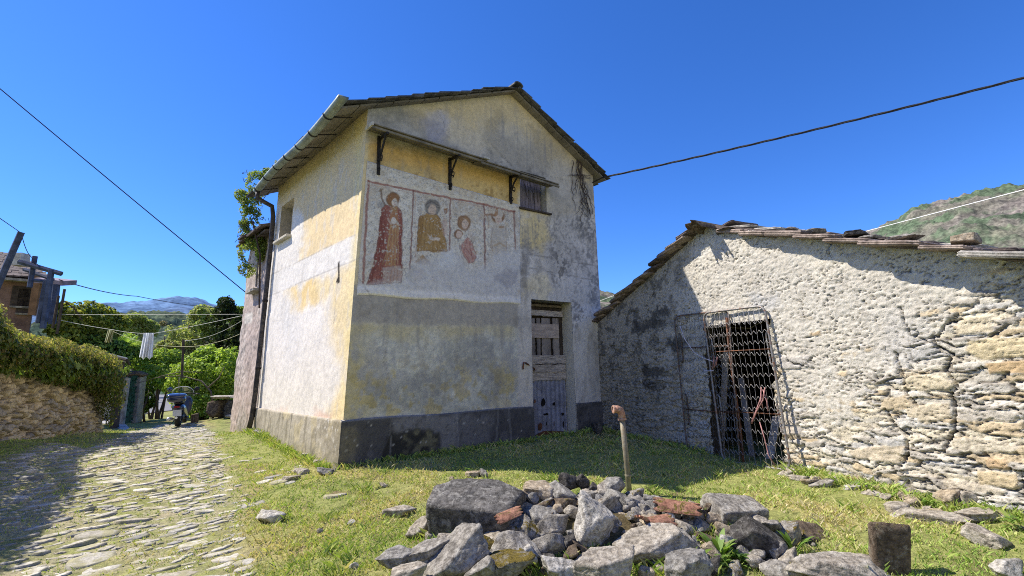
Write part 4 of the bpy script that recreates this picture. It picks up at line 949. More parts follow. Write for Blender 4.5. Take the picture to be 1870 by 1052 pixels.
# extra-large facing stones, surveyed
BIG = [((1765, 622), (1880, 612), (1880, 648), (1790, 656), (1760, 640), (.66, .55, .33)), ((1795, 662), (1880, 656), (1880, 680), (1800, 680), (.52, .35, .16)),
       ((1652, 690), (1700, 686), (1748, 700), (1735, 712), (1652, 712), (.60, .52, .36)), ((1612, 728), (1660, 724), (1674, 742), (1640, 752), (1610, 748), (.52, .42, .27)),
       ((1733, 800), (1790, 800), (1862, 815), (1850, 830), (1740, 822), (.60, .54, .42)), ((1782, 858), (1858, 868), (1866, 896), (1785, 884), (.55, .44, .26)), ((1800, 836), (1842, 842), (1845, 860), (1802, 855), (.56, .38, .20)),
       ((1630, 764), (1680, 760), (1684, 780), (1640, 782), (.72, .70, .66)), ((1718, 876), (1780, 882), (1840, 898), (1830, 906), (1722, 890), (.52, .46, .36)), ((1425, 652), (1480, 650), (1484, 672), (1428, 674), (.50, .48, .46)),
       ((1760, 582), (1800, 578), (1812, 606), (1740, 612), (.64, .56, .40)), ((1660, 742), (1730, 735), (1735, 760), (1690, 775), (1662, 765), (.58, .50, .36)), ((1760, 700), (1840, 704), (1838, 716), (1764, 716), (.52, .50, .46)),
       ((1600, 800), (1655, 800), (1654, 812), (1604, 812), (.50, .50, .50)), ((1545, 820), (1650, 812), (1648, 850), (1560, 836), (.56, .48, .36)), ((1480, 606), (1500, 604), (1500, 612), (1480, 612), (.55, .40, .22)), ((1740, 745), (1860, 752), (1850, 770), (1745, 766), (.54, .50, .44)),
       ((1700, 918), (1730, 916), (1760, 930), (1705, 934), (.5, .42, .3)), ((1410, 765), (1450, 760), (1465, 790), (1420, 800), (.50, .45, .40))]
bm_ = np.zeros(len(A)); bc = np.zeros((len(A), 3))
for b in BIG:
    m_ = polymask(PX + q2 * 16 + q3 * 5, PY + q2 * 9 + q3 * 4, b[:-1], 2.2); bc = np.where((m_ > bm_)[:, None], (np.array(b[-1]) * .8 + np.array((.62, .58, .5)) * .25)[None], bc); bm_ = np.maximum(bm_, m_)
    m_ = m_ * .75
    h = h * (1 - m_) + m_ * (.018 + .009 * (rid2 - .8) + .009 * q3 + .008 * q4 + .01 * q2)
    ring = polymask(PX + q2 * 16 + q3 * 5, PY + q2 * 9 + q3 * 4, b[:-1], 7); h -= .024 * np.clip(ring - m_ * 2, 0, 1) * sst(-.1, .05, q2)
cr = np.zeros(len(A))
zx = lambda pts: [(1600 + a / 2.137, 560 + b / 2.137) for a, b in pts]
for pts, wd in ((zx([(335, 52), (280, 62), (240, 118), (215, 118), (232, 152), (290, 185), (268, 242), (315, 312), (292, 345)]), 2.6), (zx([(292, 345), (306, 420), (305, 490), (278, 532)]), 3.2), (zx([(75, 180), (105, 260), (118, 340), (160, 388)]), 1.6),
                (zx([(125, 525), (128, 570), (100, 635)]), 2.4), (zx([(40, 400), (70, 460), (125, 500)]), 1.6), (zx([(550, 570), (565, 650), (570, 710)]), 1.4), ([(1640, 560), (1652, 590), (1660, 612), (1690, 622)], .9), ([(1440, 660), (1470, 668), (1482, 655)], 1.3)):
    cr = np.maximum(cr, linemask(PX + q3 * 10 + q4 * 4, PY + q3 * 10, pts, wd * .6, 1.3))
h -= .07 * cr + .012 * crev * ex
h += (fbm(P2, .5, 3, 89) - .5) * .10                       # the wall bellies
# colours
col = np.tile(np.array([.65, .62, .555]), (len(A), 1))
over(col, sst(-.04, .12, q2), (.57, .54, .48), .7); over(col, sst(.02, .14, q1), (.69, .655, .565), .6); over(col, sst(0, .14, q3), (.60, .58, .53), .5)
over(col, sst(.40, .2, mort), (.56, .52, .45), .5)
pal_ = np.array([(.67, .61, .50), (.60, .565, .49), (.69, .63, .50), (.56, .55, .53), (.58, .48, .33), (.72, .68, .60), (.48, .45, .40)])
sc = pal_[(sid * 6.999).astype(int)] * (1 + q3 * .5 + q2 * .3)[:, None]
over_m = (ex * sst(.01, .10, ee))[:, None]; col = col * (1 - over_m) + sc * over_m
col = col * (1 - .85 * joint[:, None]) + np.array([.15, .13, .10]) * .85 * joint[:, None]
col = col * (1 - bm_[:, None]) + bc * (1 + q3 * .4 + q2 * .3)[:, None] * bm_[:, None]
dk = sst(1300, 1180, PX + q1 * 60)                          # left end painted darker, where the house's shade falls
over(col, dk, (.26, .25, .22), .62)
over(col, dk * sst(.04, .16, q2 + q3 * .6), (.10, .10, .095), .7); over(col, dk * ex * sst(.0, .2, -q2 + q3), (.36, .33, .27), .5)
for cx_, cy_, rx, ry in ((1190, 590, 26, 10), (1208, 570, 20, 9), (1195, 680, 22, 10), (1235, 630, 18, 12), (1165, 600, 14, 9), (1192, 705, 16, 8)): over(col, ell(PX + q2 * 40, PY + q3 * 20, cx_, cy_, rx, ry, .4), (.06, .06, .06), .8)
over(col, ell(PX, PY, 1232, 725, 18, 8, .3), (.42, .39, .34), .8)
over(col, polymask(PX + q1 * 30, PY + q1 * 30, [(1275, 425), (1330, 418), (1320, 440), (1285, 470), (1265, 470)], 6), (.66, .66, .64), .7)
over(col, polymask(PX + q2 * 20, PY + q2 * 20, [(1370, 540), (1420, 530), (1425, 565), (1380, 570)], 8), (.50, .51, .53), .6)
over(col, polymask(PX + q1 * 60, PY + q1 * 60, [(1620, 560), (1700, 600), (1740, 680), (1650, 690), (1600, 640)], 20), (.54, .53, .51), .6)
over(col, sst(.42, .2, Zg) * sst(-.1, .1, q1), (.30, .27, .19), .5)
over(col, crev * (1 - dk * .5), (.13, .11, .085), .75)
over(col, cr, (.05, .045, .04), .9)
cw = A[Fq].mean(1); czz = Zg[Fq].mean(1)
ok = (czz < stop(cw) + .03) & ~((cw > ow0) & (cw < ow1) & (czz < ozt))
edge = np.minimum(np.abs(A - ow0), np.abs(A - ow1)) ; inz = (Zg < ozt + .02)
jw = np.where(inz, np.exp(-edge / .06), 0); h += (q2 * .05) * jw
dw = (q2 * .16 + q3 * .06) * np.exp(-edge / .10) * (Zg < ozt + .1)
def wallmat():
    t = NT('rubble_masonry'); v = t.obj(); c = t.vcol(); n = t.noise(v, 24, 6, .7); n2 = t.noise(v, 80, 5, .7)
    c = t.mix(1.0, c, t.mix(t.ramp(n, .3, .7), (.80, .79, .77), (1.13, 1.12, 1.1)), 'MULTIPLY'); c = t.mix(1.0, c, t.mix(t.ramp(n2, .3, .7), (.84, .84, .83), (1.08, 1.08, 1.08)), 'MULTIPLY')
    t.pbr(c, .95, t.bump(n2, .8, .006, t.bump(n, .8, .014)), spec=.12); return t.m
M_WALL = wallmat()
VS = SP(A + dw, Zg, h)
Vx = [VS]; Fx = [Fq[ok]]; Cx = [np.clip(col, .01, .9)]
def q4d(pts, c):
    n = sum(len(v) for v in Vx); Vx.append(np.array(pts)); Fx.append(np.array([[n, n + 1, n + 2, n + 3]])); Cx.append(np.tile(np.asarray(c), (4, 1)))
TH = .24
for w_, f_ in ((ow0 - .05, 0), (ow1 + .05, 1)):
    p_ = [SP(w_, -.15, -.01), SP(w_, -.15, -TH), SP(w_, ozt + .05, -TH), SP(w_, ozt + .05, -.01)]; q4d(p_ if f_ else p_[::-1], (.10, .09, .08))  # jambs near black: the doorway's shade is put into the colour
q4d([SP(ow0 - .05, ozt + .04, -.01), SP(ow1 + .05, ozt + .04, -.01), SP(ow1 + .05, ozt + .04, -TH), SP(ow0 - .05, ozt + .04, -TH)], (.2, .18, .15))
# inner face, back and side walls
DEP = 4.6
ins = (.05, .045, .04)  # inside faces coloured near black for the dark of the interior
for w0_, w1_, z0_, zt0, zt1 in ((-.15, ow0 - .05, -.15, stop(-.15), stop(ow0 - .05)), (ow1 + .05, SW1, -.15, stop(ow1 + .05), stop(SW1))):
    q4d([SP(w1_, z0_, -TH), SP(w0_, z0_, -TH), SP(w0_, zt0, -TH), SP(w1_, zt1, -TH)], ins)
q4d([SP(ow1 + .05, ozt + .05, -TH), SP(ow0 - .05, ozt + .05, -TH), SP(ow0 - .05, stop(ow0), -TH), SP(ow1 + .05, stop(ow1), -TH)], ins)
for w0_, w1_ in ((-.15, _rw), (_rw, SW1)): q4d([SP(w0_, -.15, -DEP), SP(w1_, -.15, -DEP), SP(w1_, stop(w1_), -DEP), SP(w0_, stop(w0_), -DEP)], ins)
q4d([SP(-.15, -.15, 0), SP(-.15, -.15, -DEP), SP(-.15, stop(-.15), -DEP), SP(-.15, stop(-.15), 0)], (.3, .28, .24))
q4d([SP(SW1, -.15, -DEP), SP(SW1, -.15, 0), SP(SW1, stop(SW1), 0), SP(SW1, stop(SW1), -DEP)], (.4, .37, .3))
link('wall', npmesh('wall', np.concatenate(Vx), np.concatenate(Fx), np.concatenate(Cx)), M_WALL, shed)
M_SLAB = simple('roof_slab_stone', (.30, .24, .20), .85, .4, 5, 40, .8, .012, stain=(.12, .09, .07), stain_amt=.7)
M_SLABD = simple('dark_roof_slab', (.11, .09, .085), .88, .5, 5, 40, .8, .012, stain=(.22, .16, .13))
M_SLABG = simple('grey_roof_slab', (.36, .34, .30), .88, .4, 5, 40, .8, .012, stain=(.14, .12, .11))
mb = MB()
for w0_, w1_ in ((-.35, _rw), (_rw, SW1 + .3)):
    a = SP(w0_, float(stop(w0_)) + .01, .02); b = SP(w1_, float(stop(w1_)) + .01, .02)
    mb.box(a, b - a, -sn * (DEP + .1), ez * .05)
sroof = mb.build('roof', M_SLABD, shed)
def slab(name, w, z, L, D, th, off, ang, mat, parent, seed):
    """irregular split slab: L along the slope, D deep, front edge proud of the wall by off"""
    rg = np.random.default_rng(seed); n_ = 40; t_ = np.linspace(0, 2 * np.pi, n_, endpoint=False)
    px_ = np.sign(np.cos(t_)) * np.abs(np.cos(t_)) ** .3 * L / 2; py_ = np.sign(np.sin(t_)) * np.abs(np.sin(t_)) ** .3 * D / 2
    nzv = (fbm(np.c_[np.cos(t_) * 2 + seed, np.sin(t_) * 2], 1.5, 4, seed) - .5); px_ = px_ * (1 + nzv * .22); py_ = py_ * (1 + nzv * .12)
    ca, sa_ = math.cos(ang), math.sin(ang); V_ = []; F_ = []
    for lay, (s_, hh) in enumerate(((.97, 0), (1.0, .25), (.985, .5), (1.0, .7), (.95, 1.0))):
        jt = (fbm(np.c_[t_ * 3 + seed, t_ * 0 + lay], 2, 3, seed + lay) - .5) * .03
        for k in range(n_):
            l_ = px_[k] * (s_ + jt[k]); d_ = py_[k] * (s_ + jt[k]); hz = hh * th + (.01 * (nzv[k]) if hh in (0, 1.0) else 0)
            V_.append(SP(w + l_ * ca - hz * sa_, z + l_ * sa_ + hz * ca, off - D / 2 + d_))
    for i in range(4):
        for k in range(n_): F_.append((i * n_ + k, i * n_ + (k + 1) % n_, (i + 1) * n_ + (k + 1) % n_, (i + 1) * n_ + k))
    F_.append(tuple(range(n_))[::-1]); F_.append(tuple(4 * n_ + k for k in range(n_)))
    o = MB().add(V_, F_).build(name, mat, parent); bm = bmesh.new(); bm.from_mesh(o.data); bmesh.ops.recalc_face_normals(bm, faces=bm.faces); bm.to_mesh(o.data); bm.free()
    return o
zz = lambda a, b: (1240 + a / 2.968, 330 + b / 2.968)
k = 0
for x0, x1, yt, yb, off, mt in ((185, 350, 262, 282, .10, M_SLAB), (300, 480, 272, 296, .16, M_SLAB), (440, 652, 270, 298, .20, M_SLAB), (594, 822, 288, 310, .22, M_SLAB), (760, 1015, 311, 332, .24, M_SLAB), (950, 1300, 324, 350, .28, M_SLAB), (1275, 1560, 348, 370, .30, M_SLAB), (1478, 1990, 376, 410, .36, M_SLABG), (1880, 2300, 400, 440, .36, M_SLABG)):
    wl, zl = swz(*zz(x0, (yt + yb) / 2), off); wr, zr = swz(*zz(x1, (yt + yb) / 2 + (0 if x1 < 1900 else 12)), off)
    ht = abs(swz(*zz(x0, yt), off)[1] - swz(*zz(x0, yb), off)[1])
    L = math.hypot(wr - wl, zr - zl); a = math.atan2(zr - zl, wr - wl)
    slab('roof_slab', (wl + wr) / 2, (zl + zr) / 2 - ht / 2, L * 1.02, .62, max(.035, ht), off, a, mt, sroof, 200 + k); k += 1
    # under-course shim slab
    slab('roof_slab', (wl + wr) / 2 + .12, (zl + zr) / 2 - ht / 2 - .045, L * .7, .5, .035, off - .09, a - .05, M_SLABD, sroof, 240 + k)
for i in range(13):                                           # left slope, laid like steps
    t_ = (i + .5) / 13; w = -.35 + t_ * (_rw + .25); off = .14 + random.uniform(-.05, .06)
    slab('roof_slab', w, float(stop(w)) + .035 + random.uniform(-.01, .02), .48, .6, random.uniform(.035, .055), off, math.atan2(_rz - _lz[1], _rw - _lz[0]) - .16, random.choice((M_SLABD, M_SLABD, M_SLAB)), sroof, 300 + i)
for j in range(1, 7):                                         # rows further back along both slopes
    for i in range(24):
        w = -.35 + (i + .5) * (SW1 + .6) / 24 + random.uniform(-.05, .05); sl_ = .37 if w < _rw else -.375
        slab('roof_slab' , w, float(stop(w)) + .05 + random.uniform(0, .02), .46, .66, .04, -.1 - j * .6 + .3, math.atan(sl_) + (-.14 if w < _rw else .14), random.choice((M_SLABD, M_SLAB, M_SLABG)), sroof, 400 + j * 40 + i) if j < 3 else None
# ------------------------------------------------------------------ ridge tile and loose stones on the slab roof come with the rubble; here the two bed bases
M_TUBE = simple('scuffed_grey_tube', (.25, .245, .24), .5, .3, 12, 60, .3, .002, metal=.3, spec=.5, stain=(.20, .09, .045), stain_amt=.9)
M_TUBED = simple('dark_rusty_tube', (.14, .12, .11), .7, .4, 12, 60, .3, .002, metal=.2, stain=(.22, .10, .05), stain_amt=.8)
M_WIRE = simple('spring_wire', (.34, .335, .33), .5, .3, 30, 80, .2, .001, metal=.5, spec=.5, stain=(.2, .1, .06), stain_amt=.5)
M_WIRED = simple('dull_spring_wire', (.2, .19, .185), .6, .3, 30, 80, .2, .001, metal=.4)
def bed(name, label, TL, TR, BR, BL, offT, offB, tube, wire, rows, group=None, rods=(), ncell=13, r_=.017):
    c4 = [SP(*swz(*TL, offT), offT), SP(*swz(*TR, offT), offT), SP(*swz(*BR, offB), offB), SP(*swz(*BL, offB), offB)]
    def B(a, b, up=0.0):
        """a across 0..1, b down 0..1"""
        p = (c4[0] * (1 - a) + c4[1] * a) * (1 - b) + (c4[3] * (1 - a) + c4[2] * a) * b
        return p + sn * up
    root = empty(name, B(.5, 1.0), label, 'bed base', group)
    wd = np.linalg.norm(c4[1] - c4[0]); ht = np.linalg.norm(c4[3] - c4[0]); rc = .11; pts = []
    for cx_, cy_, w0 in ((rc / wd, rc / ht, math.pi), (1 - rc / wd, rc / ht, 1.5 * math.pi), (1 - rc / wd, 1 - rc / ht, 0), (rc / wd, 1 - rc / ht, .5 * math.pi)):
        for k in range(7):
            w = w0 + .5 * math.pi * k / 6; pts.append(B(cx_ + rc / wd * math.cos(w), cy_ + rc / ht * math.sin(w)))
        if w0 == 0: pass
    pts += pts[:2]
    MB().tube(pts, r_, 8).build('tube_frame', tube, root, smooth=True)
    for b in rods:
        MB().tube([B(.0, b, -.02), B(1.0, b, -.02)], .008, 6).build('cross_rod', M_RUST, root, smooth=True)
        for a in (.04, .96): MB().tube([B(a, b - .11, -.025), B(a + (.025 if a < .5 else -.025), b - .09, -.03), B(a + (.025 if a < .5 else -.025), b + .09, -.03), B(a, b + .11, -.025)], .011, 6).build('hook_bar', tube, root, smooth=True)
    for i in range(rows):
        b = .10 + .83 * i / (rows - 1); P_ = []; nn = ncell * 10
        for k in range(nn + 1):
            a = .03 + .94 * k / nn; s_ = math.sin(2 * math.pi * ncell * k / nn); s_ = math.copysign(abs(s_) ** .6, s_)
            x_ = a + .006 * math.sin(4 * math.pi * ncell * k / nn)
            P_.append(B(x_, b + s_ * .0125 + .004 * math.sin(i * 2 + a * 9), .004 + .01 * math.sin(a * 3.14)))
        P_ = [B(.0, b)] + P_ + [B(1.0, b)]
        MB().tube(P_, .0033, 4, cap=False).build('zigzag_spring', wire, root, smooth=True)
    m = MB()
    for i in range(rows + 1):
        b0 = 0 if i == 0 else .10 + .83 * (i - 1) / (rows - 1); b1 = 1.0 if i == rows else .10 + .83 * i / (rows - 1)
        for k in range(ncell):
            a = .03 + .94 * (k + .25) / ncell + random.uniform(-.003, .003); m.tube([B(a, b0 + (.0125 if i else 0)), B(a + random.uniform(-.006, .006), b1 + .0125 * (i < rows))], .0017 if 0 < i < rows else .0042, 3, cap=False)
    m.build('spring_links', wire, root)
    return B, root
Bb, rb = bed('bed_base', 'dark rusty spring bed base half hidden behind the brighter one at the shed doorway', (1231, 578), (1330, 566), (1352, 850), (1256, 832), .03, .09, M_TUBED, M_WIRED, 12, 'old bed bases', (.24, .68), 11, .012)
Ba, ra = bed('bed_base', 'grey tubular spring bed base leaning across the dark shed doorway in the sun', (1284, 572), (1396, 558), (1445, 860), (1320, 842), .055, .15, M_TUBE, M_WIRE, 13, 'old bed bases', (.28, .68), 12, .0155)
# two rusty rails standing in the doorway, a stone caught behind the springs
for pts, r_, lb in (([(1327, 580), (1330, 620), (1340, 700), (1351, 775)], .02, 'rusty tube standing upright just behind the bright bed base'),):
    tag(MB().tube([SP(*swz(x, y, .03), .03) for x, y in pts] + [SP(*swz(1358, 850, .06), .06)], r_, 8).build('rusty_rail', M_RUST, smooth=True), lb, 'rail')
def twine(px, colr, label, seed):
    rg = random.Random(seed); m = MB()
    for i in range(len(px)):
        pts = [SP(*swz(x + rg.uniform(-1.2, 1.2), y + rg.uniform(-1.2, 1.2), .14), .14 + rg.uniform(-.01, .02)) for x, y in px[i]]; m.tube(pts, .0075, 5)
    tag(m.build('twine', simple('twine_' + str(seed), colr, .8, .3, 20, 80), smooth=True), label, 'twine', 'twine tied to the bed bases')
twine([[(1398, 707), (1394, 730), (1384, 752), (1372, 773)], [(1394, 712), (1400, 735), (1404, 750)], [(1392, 720), (1380, 750), (1371, 772)], [(1386, 770), (1396, 800), (1405, 830), (1414, 850)], [(1390, 708), (1391, 730), (1394, 745)]], (.42, .22, .21), 'pink twine bundle knotted low on the bright bed base', 5)
twine([[(1308, 655), (1306, 672)], [(1304, 652), (1302, 675)], [(1310, 652), (1308, 668)]], (.42, .22, .2), 'short red twine tuft knotted on the upper left of the bright bed base', 6)
twine([[(1243, 596), (1252, 620), (1268, 644), (1284, 655), (1304, 660)], [(1286, 676), (1294, 678), (1304, 676)]], (.55, .52, .58), 'pale twine hanging from the dark bed base to the bright one', 7)

# planks and a rail leaning inside the dark doorway
for i, (a, b, w, lb) in enumerate((((1312, 850), (1322, 640), .10, 'grey plank leaning inside the shed doorway on the left'), ((1372, 850), (1350, 690), .09, 'tan plank leaning inside the shed doorway in the middle'), ((1398, 848), (1412, 760), .12, 'short board standing inside the shed doorway on the right'))):
    p, q = SP(*swz(*a, -.3), -.3), SP(*swz(*b, -.42), -.42)
    tag(MB().box(p, sw * w, q - p, sn * .025).build('old_plank', M_WOODP if i != 1 else M_WOODG, bevel=.004), lb, 'plank', 'planks inside the shed doorway')
# ------------------------------------------------------------------ stones
def ico(n):
    bm = bmesh.new(); bmesh.ops.create_icosphere(bm, subdivisions=n, radius=1)
    v = np.array([q.co[:] for q in bm.verts]); f = np.array([[q.index for q in p.verts] for p in bm.faces]); bm.free(); return v, f
ICO = {4: ico(4), 5: ico(5), 3: ico(3)}
def rockmat(name, c1, c2, lichen=.35, moss=0.0, speck=.5, bstr=1.0, band=.5, mossc=(.13, .10, .02)):
    t = NT(name); v = t.obj(); n1 = t.noise(v, 6, 6, .65, .4); n2 = t.noise(v, 26, 7, .7); n3 = t.noise(v, 95, 5, .7); n4 = t.noise(v, 12, 6, .75, .8)
    c = t.mix(t.ramp(n1, .32, .68), c1, c2)
    mp = t.n('ShaderNodeMapping'); t.l(v, mp.inputs['Vector']); mp.inputs['Scale'].default_value = (1, 1, 5); mp.inputs['Rotation'].default_value = (.3, .25, 0); n5 = t.noise(mp.outputs['Vector'], 7, 7, .7, .15)
    c = t.mix(1.0, c, t.mix(t.ramp(n2, .32, .68), (.42, .40, .37), (1.3, 1.28, 1.24)), 'MULTIPLY'); c = t.mix(t.ramp(n5, .52, .66, 0, band), c, t.mix(1.0, c, (.34, .32, .29), 'MULTIPLY')); c = t.mix(t.ramp(n5, .44, .36, 0, band), c, t.mix(1.0, c, (1.35, 1.3, 1.2), 'MULTIPLY'))
    c = t.mix(t.ramp(n4, .52, .62, 0, lichen), c, (.55, .54, .49))
    c = t.mix(t.ramp(n3, .58, .70, 0, speck), c, (.62, .60, .55)); c = t.mix(t.ramp(n3, .42, .32, 0, speck), c, (.05, .05, .045))
    if moss:
        g = t.geo(); sp = t.n('ShaderNodeSeparateXYZ'); t.l(g.outputs['Normal'], sp.inputs[0])
        m = t.math('MULTIPLY', t.ramp(sp.outputs['Z'], -.1, .6), t.ramp(n4, .62 - .3 * moss, .66 - .2 * moss))
        c = t.mix(m, c, t.mix(t.ramp(n3, .35, .65), np.array(mossc) * .45, np.array(mossc) * 1.5))
    t.pbr(c, .92, t.bump(n3, bstr * .7, .008, t.bump(n2, bstr, .02)), spec=.2); return t.m
MR = dict(grey=rockmat('grey_stone', (.22, .217, .207), (.37, .36, .335)), dark=rockmat('dark_stone', (.05, .048, .047), (.115, .11, .105), .2, 0, .3), white=rockmat('whitish_stone', (.42, .41, .38), (.60, .585, .545), .6, 0, .6),
          tan=rockmat('tan_stone', (.36, .30, .22), (.50, .43, .33), .3), moss=rockmat('mossy_stone', (.22, .21, .19), (.33, .31, .27), .3, .9), moss2=rockmat('part_mossy_stone', (.25, .24, .22), (.36, .34, .31), .4, .45),
          slab=rockmat('grey_banded_stone', (.22, .21, .195), (.42, .40, .36), .45, 0, .4), brown=rockmat('brown_stone', (.10, .075, .055), (.19, .15, .11), .25, .25, .3), block=rockmat('dark_granite', (.085, .085, .085), (.16, .155, .15), .3, 0, .5, .7),
          pale=rockmat('pale_flat_stone', (.33, .30, .255), (.50, .465, .40), .3, 0, .35), terra=rockmat('terracotta', (.24, .115, .08), (.40, .22, .155), .35, .35, .15, .5))
def rockgeo(kind, w, d, h, seed, sub=4):
    rg = np.random.default_rng(seed); D, Fc = ICO[sub]
    ns, ds_ = [], []
    def add(n, dd): n = np.asarray(n, float); ns.append(n / np.linalg.norm(n)); ds_.append(dd)
    if kind == 'block':
        for ax in range(3):
            for sg in (-1, 1): n = np.zeros(3); n[ax] = sg; add(n + rg.normal(0, .10, 3), rg.uniform(.92, 1.02))
        for _ in range(7): n = np.sign(rg.normal(0, 1, 3)) * rg.uniform(.5, 1, 3); add(n, rg.uniform(1.22, 1.5))
        k = .016
    elif kind == 'slab':
        add((rg.normal(0, .08), rg.normal(0, .08), 1), .8); add((rg.normal(0, .1), rg.normal(0, .1), -1), .8)
        a0 = rg.uniform(0, 6.28); m = rg.integers(5, 8)
        for i in range(m): a = a0 + 6.283 * i / m + rg.normal(0, .22); add((math.cos(a), math.sin(a), rg.normal(0, .22)), rg.uniform(.72, 1.0))
        for _ in range(5): a = rg.uniform(0, 6.28); add((math.cos(a), math.sin(a), rg.choice((-1, 1)) * rg.uniform(.6, 1.3)), rg.uniform(.95, 1.15))
        k = .016
    else:
        m = 12 if kind == 'lump' else 8
        for _ in range(m): add(rg.normal(0, 1, 3), rg.uniform(.62, 1.0) if kind == 'shard' else rg.uniform(.74, 1.0))
        k = .018 if kind == 'lump' else .010
    dots = D @ np.array(ns).T
    rr = np.where(dots > .05, np.array(ds_)[None] / np.maximum(dots, .05), 50.0)
    rr = -k * np.log(np.exp(-np.clip(rr, 0, 6) / k).sum(1)); rr = np.clip(rr, .15, 1.9)
    P = D * rr[:, None]
    mn, mx = P.min(0), P.max(0); P = (P - (mn + mx) / 2) / ((mx - mn) / 2)
    sz = np.array([w, d, h]) / 2; P = P * sz
    m = float(np.mean(sz)); q = P + seed * 3.7
    amp = {'lump': .10, 'block': .05, 'slab': .06, 'shard': .09}[kind] * m
    for s_, a_ in ((1.1 / m, .8), (3.2 / m, .6), (9 / m, .42), (22 / m, .22)):
        off = np.stack([fbm(q + 11.3 * i, s_, 3, seed + i) - .5 for i in range(3)], 1); P = P + off * amp * 2 * a_
    if kind in ('slab', 'shard'):                        # bedding: ledges along the thin axis
        lay = fbm(np.c_[q[:, 2] * 5.5 / max(h, .02), q[:, 0] * .5, q[:, 1] * .5], 1, 3, seed + 3) - .5
        rad = sst(.45, .9, np.hypot(P[:, 0] / sz[0], P[:, 1] / sz[1])); P[:, :2] *= (1 + lay * .26 * rad)[:, None]
    return P, Fc
def rock(name, label, px, py, wp, hp, Y, kind, mat, dep=.8, roll=0, yaw=None, pitch=0, seed=0, group=None, cat='stone', at=None, sub=None, sink=0):
    c = np.array(at) if at is not None else aty(px, py, Y)
    fwd = (c - CAM) @ _fw; s_ = fwd / FPX
    w, h = wp * s_, hp * s_; d = dep * w
    P, Fc = rockgeo(kind, w, d, h, seed, sub or (5 if wp > 70 else 4))
    yaw = (seed * 1.7) % 1.0 - .5 if yaw is None else yaw
    E = np.array(Euler((pitch, 0, 0)).to_matrix()); E2 = np.array(Euler((0, -roll, 0)).to_matrix()); E3 = np.array(Euler((0, 0, yaw)).to_matrix())
    P = P @ (E2 @ E3 @ E).T
    me = npmesh(name, P, Fc, smooth=False); o = bpy.data.objects.new(name, me); COL.objects.link(o); o.location = Vector(c) - Vector((0, 0, sink)); me.materials.append(MR[mat])
    return tag(o, label, cat, group)
Yp = lambda py: 4.62 - (py - 880) / 160 * 1.05
HEAP = 'stones of the rubble heap'
